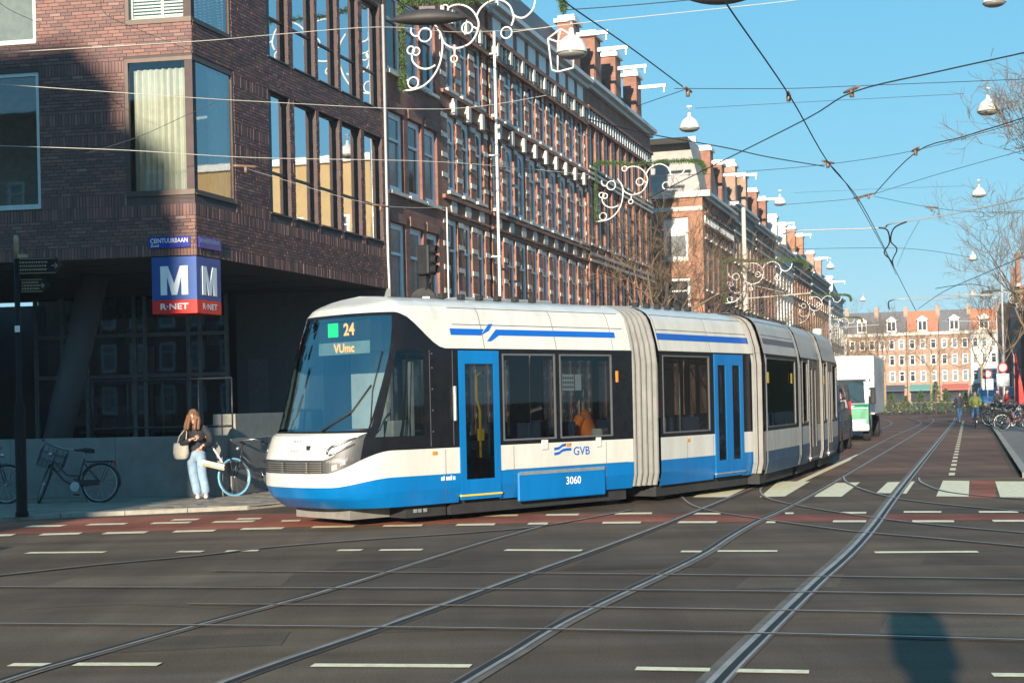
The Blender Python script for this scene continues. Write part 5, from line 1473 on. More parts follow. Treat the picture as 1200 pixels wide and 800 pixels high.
def van(label, loc, rz, paint):
    """panel van, nose along -x of its own frame"""
    v = thing('van', label, 'van', loc, rz)
    prof_ = [(-2.45, 0.35), (2.45, 0.35), (2.5, 0.8), (2.48, 1.75), (2.38, 1.98), (2.2, 2.05), (-0.75, 2.05), (-1.05, 1.98), (-1.65, 1.22), (-2.3, 1.02), (-2.5, 0.8)]
    b = MB(); hw = 0.95
    def ins(z): return 0.0 if z < 1.1 else 0.13*(z - 1.1)
    L_ = [(x, -hw + ins(z), z) for x, z in prof_]; R = [(x, hw - ins(z), z) for x, z in prof_]
    n = len(L_)
    b.face(L_, 0); b.face(R[::-1], 0)
    for i in range(n):
        j = (i + 1) % n; b.face([L_[j], L_[i], R[i], R[j]], 0)
    b.build('body', paint, v)
    w = MB(); w.face([(-1.10, -0.78, 1.93), (-1.64, -0.86, 1.27), (-1.64, 0.86, 1.27), (-1.10, 0.78, 1.93)][::-1]); 
    w.v = [(p[0] - 0.012, p[1], p[2] + 0.012) for p in w.v]; w.build('windscreen', m_carglass, v)
    for s in (-1, 1):
        for P in ([(-1.5, 1.28), (-0.45, 1.28), (-0.45, 1.88), (-1.0, 1.88)], [(-0.35, 1.28), (0.9, 1.28), (0.9, 1.88), (-0.35, 1.88)]):
            k = MB(); q = [(x, s*(hw - ins(z) + 0.006), z) for x, z in P]; k.face(q if s < 0 else q[::-1]); k.build('side_window', m_carglass, v)
        k = MB(); k.box((-1.62, s*0.97 - 0.08, 1.25), (-1.5, s*0.97 + 0.08, 1.5), 0, 0.03); k.build('mirror', m_black, v)
        k = MB(); k.box((-2.47, s*0.7 - 0.18, 0.82), (-2.3, s*0.7 + 0.18, 1.0), 0, 0.03); k.build('headlight', M('headlight_glass', (0.7, 0.7, 0.68), 0.1), v)
        k = MB(); k.box((2.46, s*0.85 - 0.07, 0.9), (2.52, s*0.85 + 0.07, 1.5), 0, 0.02); k.build('tail_light', M('tail_red', (0.5, 0.02, 0.015), 0.2), v)
        for x in (-1.55, 1.5): wheel(v, None, x, s*0.84, 0.34, 0.22)
    k = MB(); k.face([(2.505, -0.75, 1.2), (2.505, 0.75, 1.2), (2.44, 0.72, 1.88), (2.44, -0.72, 1.88)]); k.build('rear_window', m_carglass, v)
    k = MB(); k.box((-2.56, -0.93, 0.32), (-2.4, 0.93, 0.62), 0, 0.05); k.build('bumper', m_black, v)
    k = MB(); k.box((-2.575, -0.26, 0.42), (-2.562, 0.26, 0.53)); k.build('licence_plate', m_yel, v)
    return v
vrot = math.atan2(SDIR[1], SDIR[0])
vx, vy, _ = (10.142, 44.812, 0.000)
van('dark blue-grey van half hidden behind the rear of the tram', ST(-4.55, 45.3), vrot, m_vgrey)
van('grey van added off the left edge of the view to cast a road shadow', (-9.9, 7.6, 0), vrot, m_vgrey)  # unseen van, added for the shadow at the left of the road

m_tkw = M('truck_white', (0.74, 0.74, 0.72), 0.4, var=0.06, scale=2)
m_tkg = M('truck_green', (0.005, 0.22, 0.10), 0.35, var=0.06)
tk = thing('delivery_truck', 'white box truck with green front quarter standing behind the tram', 'truck', ST(-4.5, 54.0), vrot)
b = MB(); b.box((1.75, -1.12, 0.95), (8.2, 1.12, 3.15), 0, 0.03); cargo = b.build('cargo_box', m_tkw, tk)
b = MB()
for i in range(4): b.box((1.735, -1.0, 2.45 + i*0.15), (1.749, 1.0, 2.56 + i*0.15), 0)
b.build('slat_panel', M('truck_panel_grey', (0.36, 0.36, 0.33), 0.5, var=0.1), cargo)
b = MB()
cp = [(0.12, 0.45), (1.7, 0.45), (1.7, 2.3), (0.75, 2.3), (0.5, 2.2), (0.12, 1.35), (0.02, 1.2), (0.02, 0.6)]
hw = 1.0
b.face([(x, -hw, z) for x, z in cp]); b.face([(x, hw, z) for x, z in reversed(cp)])
for i in range(len(cp)):
    j = (i + 1) % len(cp); b.face([(cp[j][0], -hw, cp[j][1]), (cp[i][0], -hw, cp[i][1]), (cp[i][0], hw, cp[i][1]), (cp[j][0], hw, cp[j][1])])
cab_ = b.build('cab', m_tkw, tk)
b = MB(); b.face([(0.105, -0.88, 1.38), (0.105, 0.88, 1.38), (0.475, 0.82, 2.18), (0.475, -0.82, 2.18)][::-1]); b.build('windscreen', M('truck_screen', (0.03, 0.05, 0.055), 0.05, spec=1.0), tk)
b = MB(); b.box((0.005, -0.86, 0.62), (0.10, 0.86, 0.8), 0, 0.02); b.box((0.0, -1.02, 0.38), (0.3, 1.02, 0.6), 0, 0.05); b.build('bumper', M('truck_bumper', (0.55, 0.56, 0.55), 0.5), tk)
b = MB()
b.face([(0.012, -1.0, 0.62), (0.012, -0.35, 0.62), (0.012, -0.35, 1.18), (0.012, -1.0, 1.18)][::-1]); b.face([(0.012, -0.35, 1.18), (0.012, -1.0, 1.18), (0.112, -1.0, 1.36), (0.112, -0.6, 1.36)])
b.face([(0.02, -1.006, 0.62), (1.0, -1.006, 0.62), (0.9, -1.006, 1.5), (0.3, -1.006, 1.6), (0.1, -1.006, 1.3)])
b.build('green_panel', m_tkg, tk)
for s in (-1, 1):
    b = MB(); P = [(0.38, 1.4), (1.15, 1.4), (1.15, 2.15), (0.62, 2.15)]; q = [(x, s*1.008, z) for x, z in P]; b.face(q if s < 0 else q[::-1]); b.build('side_window', m_carglass, tk)
    b = MB(); b.box((0.2, s*1.16 - 0.09, 1.35), (0.32, s*1.16 + 0.09, 1.95), 0, 0.03); b.tube([(0.26, s*1.0, 1.9), (0.26, s*1.16, 1.9)], 0.02, 5); b.build('mirror', m_black, tk)
    b = MB(); b.box((-0.005, s*0.75 - 0.16, 0.66), (0.06, s*0.75 + 0.16, 0.80), 0, 0.02); b.build('headlight', MATS['headlight_glass'], tk)
    for x in (0.95, 6.3): wheel(tk, None, x, s*0.88, 0.42, 0.26)
b = MB()
for z in (0.84, 0.92, 1.0, 1.08): b.box((0.004, -0.3, z), (0.016, 0.75, z + 0.035))
b.build('grille', m_black, tk)
b = MB()
for y0, y1 in ((-0.7, -0.1), (0.05, 0.65)): b.tube([(0.10, y0, 1.40), (0.20, (y0 + y1)/2, 1.62), (0.30, y1, 1.80)], 0.012, 4)
b.build('wiper', m_black, tk)
b = MB(); b.box((0.09, -0.9, 1.30), (0.115, 0.9, 1.36)); b.box((0.46, -0.9, 2.18), (0.50, 0.9, 2.25)); b.build('screen_trim', m_black, tk)
b = MB(); b.box((1.2, -0.8, 0.5), (8.0, 0.8, 0.93)); b.build('chassis', m_under, tk)
b = MB(); b.box((-0.008, -0.27, 0.43), (-0.001, 0.27, 0.54)); b.build('licence_plate', m_yel, tk)

# ---------------------------------------------------------------- bicycles
def bicycle(label, loc, rz, lean=0.0, steer=0.0, rim_mat=None, crate=False, col=None, group=None, simple=False):
    """town bike standing along x, front wheel towards -x"""
    root = thing('bicycle', label, 'bicycle', loc, rz, group)
    root.rotation_euler = (lean, 0, rz)
    fm = col or m_dark_paint
    r = 0.345; ax = 0.545
    def whl(x, name, tyre, T):
        w = MB(T)
        n = 14 if simple else 28
        w.tube([(x + r*math.cos(2*math.pi*k/n), 0, r + r*math.sin(2*math.pi*k/n)) for k in range(n)], 0.021, 6, 0, False, True, True)
        o = w.build(name, tyre, root)
        k_ = MB(T)
        k_.tube([(x + (r - .03)*math.cos(2*math.pi*k/n), 0, r + (r - .03)*math.sin(2*math.pi*k/n)) for k in range(n)], 0.011, 5, 0, False, True, True)
        k_.tube([(x, -0.05, r), (x, 0.05, r)], 0.022, 6)
        for k in range(0 if simple else 14):
            a = 2*math.pi*k/14; k_.tube([(x + 0.02*math.cos(a + .9), 0.02*(-1)**k, r + 0.02*math.sin(a + .9)), (x + (r - .03)*math.cos(a), 0, r + (r - .03)*math.sin(a))], 0.0025, 3, 0, False)
        k_.build('rim', m_steel, o)
        return o
    # steering pivot through the head tube
    hp = Vector((-0.36, 0, 0.80)); axis = Vector((-0.30, 0, -0.95)).normalized()
    Ts = Matrix.Translation(hp) @ Matrix.Rotation(steer, 4, axis) @ Matrix.Translation(-hp)
    whl(-ax, 'front_wheel', rim_mat or m_tyre, Ts)
    whl(ax, 'rear_wheel', m_tyre, None)
    f = MB()
    bb = (0.10, 0, 0.28); seat = (0.22, 0, 0.78); head = (-0.36, 0, 0.80); hlow = (-0.40, 0, 0.66)
    f.tube([bb, seat], 0.017, 6); f.tube([hlow, (-0.15, 0, 0.40), bb], 0.02, 6); f.tube([head, hlow], 0.021, 6); f.tube([(-0.37, 0, 0.76), (-0.1, 0, 0.5), (0.15, 0, 0.47)], 0.015, 6)
    for s in (-0.05, 0.05):
        f.tube([bb, (ax, s, r)], 0.01, 5); f.tube([(0.21, s*0.4, 0.72), (ax, s, r)], 0.009, 5)
    f.build('frame', fm, root)
    k = MB(Ts)
    for s in (-0.05, 0.05): k.tube([(-0.41, s*0.8, 0.64), (-0.45, s, 0.55), (-ax, s, r)], 0.012, 5)
    k.tube([(-0.40, 0, 0.66), (-0.33, 0, 0.98)], 0.013, 6); k.build('fork', fm, root)
    k = MB(Ts)
    k.tube([(-0.10, -0.30, 0.99), (-0.24, -0.27, 1.04), (-0.35, -0.10, 1.03), (-0.35, 0.10, 1.03), (-0.24, 0.27, 1.04), (-0.10, 0.30, 0.99)], 0.012, 6); k.build('handlebar', m_steel, root)
    for s in (-1, 1):
        k = MB(Ts); k.tube([(-0.18, s*0.285, 1.02), (-0.07, s*0.305, 0.98)], 0.018, 6); k.build('grip', m_black, root)
    k = MB(); k.tube([(0.22, 0, 0.78), (0.235, 0, 0.90)], 0.013, 6); k.build('seat_post', m_steel, root)
    k = MB(); k.loft([[(0.37, -0.09, 0.90), (0.37, 0.09, 0.90), (0.37, 0.08, 0.965), (0.37, -0.08, 0.965)], [(0.27, -0.11, 0.90), (0.27, 0.11, 0.90), (0.27, 0.10, 0.975), (0.27, -0.10, 0.975)], [(0.17, -0.05, 0.92), (0.17, 0.05, 0.92), (0.17, 0.045, 0.965), (0.17, -0.045, 0.965)], [(0.06, -0.02, 0.93), (0.06, 0.02, 0.93), (0.06, 0.02, 0.955), (0.06, -0.02, 0.955)]], 0, True, True, True, True)
    k.build('saddle', m_black, root)
    k = MB(); k.lathe([(0.02, -0.02), (0.09, -0.02), (0.09, 0.02), (0.02, 0.02)], 14, (0.10, -0.06, 0.28), 0, False, 'Y'); k.tube([(0.10, -0.08, 0.28), (0.16, -0.08, 0.13)], 0.01, 5); k.tube([(0.10, 0.08, 0.28), (0.04, 0.08, 0.43)], 0.01, 5); k.build('crank', m_steel, root)
    for x, y, z in ((0.16, -0.13, 0.13), (0.04, 0.13, 0.43)):
        k = MB(); k.box((x - 0.045, y - 0.04, z - 0.012), (x + 0.045, y + 0.04, z + 0.012)); k.build('pedal', m_black, root)
    if not simple:
        for x, T, a0, a1 in ((ax, None, -10, 165), (-ax, Ts, 20, 150)):
            k = MB(T); P = [(x + (r + .035)*math.cos(R_(a)), r + (r + .035)*math.sin(R_(a))) for a in range(a0, a1 + 1, 12)]
            for (xa, za), (xb, zb) in zip(P[:-1], P[1:]): k.face([(xa, -0.03, za), (xa, 0.03, za), (xb, 0.03, zb), (xb, -0.03, zb)])
            k.build('mudguard', fm, root)
        k = MB()
        for y in (-0.07, 0.0, 0.07): k.tube([(0.24, y, 0.735), (0.78, y, 0.735)], 0.007, 5)
        k.tube([(0.78, -0.07, 0.735), (0.78, 0.07, 0.735)], 0.007, 5)
        for y in (-0.08, 0.08): k.tube([(0.72, y, 0.735), (ax, y*0.7, r)], 0.007, 5)
        k.build('carrier', fm, root)
        k = MB(); k.lathe([(0.0, 0.03), (0.04, 0.02), (0.045, -0.02), (0.02, -0.05)], 10, (-0.42, 0, 0.88), 0, True, 'X'); k.build('front_light', m_steel, root)
        k = MB(); k.box((0.79, -0.03, 0.66), (0.81, 0.03, 0.72)); k.build('rear_reflector', MATS['tail_red'], root)
        k = MB(); k.box((0.09, -0.075, 0.30), (ax, -0.06, 0.40)); k.build('chain_case', m_black, root)
        k = MB(); k.tube([(0.16, 0.06, 0.27), (0.26, 0.14, 0.01)], 0.009, 5); k.build('kickstand', m_steel, root)
    if crate:
        k = MB(Ts)
        x0, x1, y0, y1, z0, z1 = -0.86, -0.44, -0.22, 0.22, 0.74, 1.04
        for z in (z0, (z0 + z1)/2, z1):
            k.tube([(x0, y0, z), (x1, y0, z), (x1, y1, z), (x0, y1, z)], 0.007, 4, 0, False, False, True)
        for i in range(6):
            t = i/5
            for p in ((x0 + (x1 - x0)*t, y0), (x0 + (x1 - x0)*t, y1), (x0, y0 + (y1 - y0)*t), (x1, y0 + (y1 - y0)*t)): k.tube([(*p, z0), (*p, z1)], 0.006, 4, 0, False)
        for i in range(5): k.tube([(x0 + (x1 - x0)*i/4, y0, z0), (x0 + (x1 - x0)*i/4, y1, z0)], 0.006, 4, 0, False)
        k.build('basket', m_dark_paint, root)
    return root
m_swap = M('blue_tyre', (0.16, 0.42, 0.60), 0.7, var=0.08)
wallang = math.atan2(-0.14, 0.990)
bicycle('black town bicycle with front basket leaning on the low wall', (-7.980, 26.110, 0.070), wallang, R_(-9), R_(58), None, True)
bicycle('dark bicycle partly cut by the left picture edge with a blue wheel cover', (-9.737, 26.333, 0.070), wallang + math.pi, R_(9), R_(6))
bk = bicycle('black bicycle with pale blue front tyre beside the woman', (-4.747, 27.415, 0.070), wallang + R_(40), R_(-8), R_(-14), m_swap)
# bikes parked along the right kerb and at the far end
br = random.Random(5)
cols = [m_dark_paint, M('bike_red', (0.35, 0.03, 0.02), 0.4), M('bike_grey', (0.3, 0.3, 0.3), 0.4), M('bike_blue', (0.03, 0.09, 0.25), 0.4), M('bike_green', (0.04, 0.14, 0.06), 0.4), M('bike_white', (0.6, 0.6, 0.58), 0.4)]
proto = {}
words = ['black', 'red', 'grey', 'blue', 'green', 'white']
def far_bike(i, p, t, lab, grp):
    c = i % 6
    loc = ST(p, t, 0.10); rz = SROT + math.pi/2 + br.uniform(-0.35, 0.35)
    if c not in proto:
        proto[c] = bicycle(lab, loc, rz, R_(br.uniform(-6, 6)), R_(br.uniform(-30, 30)), None, False, cols[c], grp, True)
        return
    o = copy_tree(proto[c], loc, rz, lab); o['group'] = grp
ords = ['first', 'second', 'third', 'fourth', 'fifth', 'sixth', 'seventh', 'eighth', 'ninth', 'tenth', 'eleventh', 'twelfth', 'thirteenth', 'fourteenth', 'fifteenth', 'sixteenth']
for i in range(26):
    t = 62 + i*2.4
    far_bike(i, 1.5 + br.uniform(-0.1, 0.5) + (0.4 if t > 85 else 0), t, '%s bicycle parked along the right kerb, number %s in line from the camera' % (words[i % 6], ords[i] if i < 16 else 'after the %s' % ords[i - 16]), 'bicycles parked along the right kerb')
for i in range(14):
    far_bike(i + 3, -15.5 + i*0.95, 128 + br.uniform(-1, 1), '%s bicycle parked at the far end, %s from the left in its rack' % (words[(i + 3) % 6], ords[i]), 'bicycles parked across the far end')

# ---------------------------------------------------------------- people
def skin_obj(name, V, E, mat, parent=None, sub=2):
    """one continuous skin grown over a skeleton; V = [(co, radius)], vertex 0 is the root"""
    me = bpy.data.meshes.new(name)
    me.from_pydata([v[0] for v in V], E, [])
    o = link(name, me, parent)
    o.modifiers.new('Skin', 'SKIN')
    for i, v in enumerate(V):
        r = v[1]; me.skin_vertices[0].data[i].radius = r if isinstance(r, tuple) else (r, r)
        me.skin_vertices[0].data[i].use_root = (i == 0)
    o.modifiers[0].use_smooth_shade = True
    if sub:
        m = o.modifiers.new('Sub', 'SUBSURF'); m.levels = sub; m.render_levels = sub
    me.materials.append(mat)
    return o

def chain(V, E, start, pts):
    k = start
    for p in pts:
        V.append(p); E.append((k, len(V) - 1)); k = len(V) - 1
    return k

def garment(parent, name, mat, rings, sleeves):
    """a jacket: elliptical torso rings (centre, half width, half depth) and tapered sleeves, one mesh"""
    b = MB(); R = []
    for (cx, cy, cz), w, d in rings:
        R.append([(cx + w*math.cos(2*math.pi*k/16), cy + d*math.sin(2*math.pi*k/16), cz) for k in range(16)])
    b.loft(R, 0, True, True, True, True)
    for path, rad in sleeves:
        P = smooth_path(path, 3); n = len(P)
        b.tube(P, [rad[0] + (rad[1] - rad[0])*k/(n - 1) for k in range(n)], 10)
    return b.build(name, mat, parent)

def hand(parent, wrist, direction, curl, mat, side=1):
    """palm with four fingers of different lengths and a thumb"""
    d = Vector(direction).normalized(); c = Vector(curl).normalized(); c = (c - d*c.dot(d)).normalized(); s = d.cross(c)*side
    w = Vector(wrist)
    V = [(tuple(w + d*0.045), (0.036, 0.018)), (tuple(w), (0.026, 0.02))]; E = [(0, 1)]
    palm = len(V); V.append((tuple(w + d*0.085), (0.036, 0.016))); E.append((0, palm))
    o = skin_obj('hand', V, E, mat, parent, 1)
    for k, (off, L) in enumerate(((-0.030, 0.065), (-0.010, 0.078), (0.011, 0.074), (0.030, 0.058))):
        a = w + d*0.088 + s*off
        skin_obj('finger', [(tuple(a), 0.009), (tuple(a + d*L*0.45 + c*L*0.15), 0.0085), (tuple(a + d*L*0.65 + c*L*0.5), 0.008), (tuple(a + d*L*0.6 + c*L*0.8), 0.007)], [(0, 1), (1, 2), (2, 3)], mat, o, 1)
    a = w + d*0.035 - s*0.034
    skin_obj('thumb', [(tuple(a), 0.011), (tuple(a - s*0.018 + d*0.025 + c*0.015), 0.010), (tuple(a - s*0.012 + d*0.05 + c*0.03), 0.008)], [(0, 1), (1, 2)], mat, o, 1)
    return o

m_jeans = M('light_denim', (0.24, 0.34, 0.43), 0.85, var=0.2, scale=9, bump=0.3)
m_jacket = M('black_jacket', (0.017, 0.017, 0.02), 0.8, var=0.3, scale=9, bump=0.3)
m_hair = M('auburn_hair', (0.19, 0.082, 0.032), 0.5, var=0.45, scale=22, bump=0.8, bscale=60, stretch=(1, 1, 0.25))
m_shoe = M('white_shoe', (0.7, 0.68, 0.64), 0.6, var=0.08)
m_bag = M('cream_canvas', (0.56, 0.49, 0.38), 0.9, var=0.15, bump=0.3)
m_lip = M('lip', (0.42, 0.16, 0.13), 0.5)
m_eye = M('eye_dark', (0.03, 0.025, 0.02), 0.2)

WB = Vector((-5.744, 26.646, 0.070)) + Vector((0, -0.25, 0))
wp = thing('person', 'woman with long auburn hair, black jacket and light jeans leaning on the wall', 'woman', WB)
# skeleton: pelvis root, torso, head bent forward, arms folded over a handle, legs slightly forward
V = [((-0.06, 0.20, 0.84), (0.13, 0.10))]; E = []
ch = chain(V, E, 0, [((-0.05, 0.21, 0.98), (0.115, 0.085)), ((-0.04, 0.20, 1.14), (0.13, 0.095)), ((-0.04, 0.18, 1.27), (0.14, 0.085))])
nk = chain(V, E, ch, [((-0.05, 0.14, 1.355), 0.05), ((-0.06, 0.08, 1.41), (0.058, 0.065)), ((-0.07, 0.05, 1.48), (0.073, 0.09)), ((-0.075, 0.07, 1.555), (0.062, 0.078))])
chain(V, E, ch, [((-0.20, 0.17, 1.27), 0.055), ((-0.29, 0.10, 1.08), 0.042), ((-0.30, 0.02, 0.99), 0.038), ((-0.16, -0.10, 1.05), 0.032), ((-0.07, -0.15, 1.09), 0.024)])
chain(V, E, ch, [((0.13, 0.17, 1.27), 0.055), ((0.21, 0.10, 1.10), 0.042), ((0.22, 0.02, 0.99), 0.038), ((0.17, -0.12, 0.98), 0.032), ((0.13, -0.17, 0.97), 0.024)])
chain(V, E, 0, [((-0.14, 0.17, 0.76), 0.095), ((-0.10, 0.08, 0.45), 0.062), ((-0.02, 0.04, 0.10), 0.042), ((0.0, -0.02, 0.045), 0.035), ((0.02, -0.12, 0.03), 0.03)])
chain(V, E, 0, [((0.03, 0.17, 0.76), 0.095), ((0.06, 0.10, 0.45), 0.062), ((0.13, 0.08, 0.10), 0.042), ((0.14, 0.02, 0.045), 0.035), ((0.16, -0.08, 0.03), 0.03)])
skin_obj('body', V, E, m_skin, wp, 2)
hand(wp, (-0.07, -0.15, 1.09), (0.9, -0.35, 0.25), (0.2, 0.6, 0.3), m_skin, 1)
hand(wp, (0.13, -0.17, 0.97), (-0.35, -0.5, -0.6), (-0.6, 0.5, 0.1), m_skin, -1)
garment(wp, 'jacket', m_jacket, [((-0.055, 0.20, 0.84), .165, .13), ((-0.055, 0.205, 0.86), .175, .14), ((-0.05, 0.21, 0.97), .165, .135), ((-0.045, 0.20, 1.08), .165, .132), ((-0.04, 0.185, 1.19), .178, .132), ((-0.04, 0.17, 1.28), .185, .118), ((-0.042, 0.16, 1.325), .13, .095), ((-0.045, 0.14, 1.365), .07, .07)],
  [([(-0.16, 0.165, 1.27), (-0.25, 0.13, 1.19), (-0.295, 0.09, 1.08), (-0.305, 0.02, 0.985), (-0.24, -0.045, 1.01), (-0.11, -0.125, 1.07)], (.078, .045)), ([(0.09, 0.165, 1.27), (0.17, 0.135, 1.19), (0.215, 0.10, 1.09), (0.225, 0.02, 0.985), (0.20, -0.06, 0.98), (0.145, -0.15, 0.975)], (.078, .045))])
V = [((-0.06, 0.20, 0.83), (0.148, 0.115))]; E = []
chain(V, E, 0, [((-0.055, 0.205, 0.93), (0.135, 0.105))])
chain(V, E, 0, [((-0.14, 0.17, 0.74), 0.112), ((-0.10, 0.08, 0.45), 0.088), ((-0.04, 0.045, 0.2), 0.086), ((-0.015, 0.035, 0.05), 0.082)])
chain(V, E, 0, [((0.03, 0.17, 0.74), 0.112), ((0.06, 0.10, 0.45), 0.088), ((0.11, 0.085, 0.2), 0.086), ((0.13, 0.08, 0.05), 0.082)])
skin_obj('jeans', V, E, m_jeans, wp, 2)
for x, y in ((0.0, 0.0), (0.14, 0.04)):
    skin_obj('shoe', [((x, y + 0.02, 0.05), (0.045, 0.045)), ((x + 0.012, y - 0.09, 0.045), (0.044, 0.038)), ((x + 0.03, y - 0.20, 0.036), (0.04, 0.026))], [(0, 1), (1, 2)], m_shoe, wp, 2)
V = [((-0.08, 0.10, 1.55), (0.095, 0.10))]; E = []
chain(V, E, 0, [((-0.085, 0.05, 1.595), (0.07, 0.07))])
for x, y, w in ((-0.15, 0.08, .045), (-0.125, 0.12, .06), (-0.06, 0.14, .06), (0.005, 0.10, .05), (0.03, 0.05, 0.04), (-0.175, 0.03, 0.038), (-0.125, -0.01, 0.032), (-0.015, 0.0, 0.03)):
    chain(V, E, 0, [((x, y, 1.45), w), ((x*1.12 - .01, y - 0.03, 1.32), w*1.0), ((x*1.15 - .01, y - 0.06, 1.25), w*0.6)])
skin_obj('hair', V, E, m_hair, wp, 2)
b = MB(); b.lathe([(0.0, 0.028), (0.010, 0.018), (0.013, 0.0), (0.0, -0.01)], 8, (-0.07, -0.035, 1.468), 0, True, 'Y'); b.build('nose', m_skin, wp)
b = MB(); b.box((-0.09, -0.026, 1.436), (-0.05, -0.016, 1.446), 0, 0.003); b.build('mouth', m_lip, wp)
for x in (-0.097, -0.043):
    b = MB(); b.lathe([(0.0, 0.006), (0.008, 0.0), (0.0, -0.006)], 8, (x, -0.028, 1.492), 0, True, 'Y'); b.build('eye', m_eye, wp)
# tote bag on the far arm, and the broom she holds
bg_ = thing('tote_bag', 'cream canvas tote bag hanging from the arm of the woman at the wall', 'bag', WB + Vector((-0.29, 0.0, 0.72)))
b = MB()
b.loft([[(x*w, y*d - 0.02, z) for x, y in ((-1, -.5), (-.6, -1), (.6, -1), (1, -.5), (1, .5), (.6, 1), (-.6, 1), (-1, .5))] for z, w, d in ((0.0, .07, .03), (0.03, .115, .06), (0.12, .14, .075), (0.24, .135, .055), (0.30, .125, .03))], 0, True, True, True, True)
b.build('pouch', m_bag, bg_)
b = MB(); b.tube([(-0.08, 0, 0.26), (-0.04, 0.04, 0.42), (0.06, 0.09, 0.55), (0.09, 0.08, 0.5), (0.08, 0, 0.27)], 0.012, 5); b.build('strap', m_bag, bg_)
p0 = Vector((-5.782, 26.600, 1.451)); p1 = Vector((-5.299, 26.450, 0.711))
brm = thing('broom', 'broom with tan and white handle held slantwise by the woman', 'broom', p1)
b = MB(); b.tube([p0 - p1, (p0 - p1)*0.45], 0.016, 8); b.build('handle', M('tan_wood', (0.42, 0.22, 0.09), 0.5), brm)
b = MB(); b.tube([(p0 - p1)*0.45, (0, 0, 0)], 0.017, 8); b.build('lower_handle', m_white_paint, brm)
h0 = Vector((-5.661, 26.400, 0.752)) - p1; h1 = Vector((-5.269, 26.450, 0.648)) - p1
b = MB(); b.bar(h0, h1, 0.07, 0.06); b.build('brush_block', M('pale_wood', (0.62, 0.5, 0.38), 0.6), brm)
b = MB(); b.bar(h0 + Vector((0, 0, -0.055)), h1 + Vector((0, 0, -0.055)), 0.06, 0.045); b.build('bristles', M('bristle', (0.5, 0.3, 0.2), 0.9), brm)

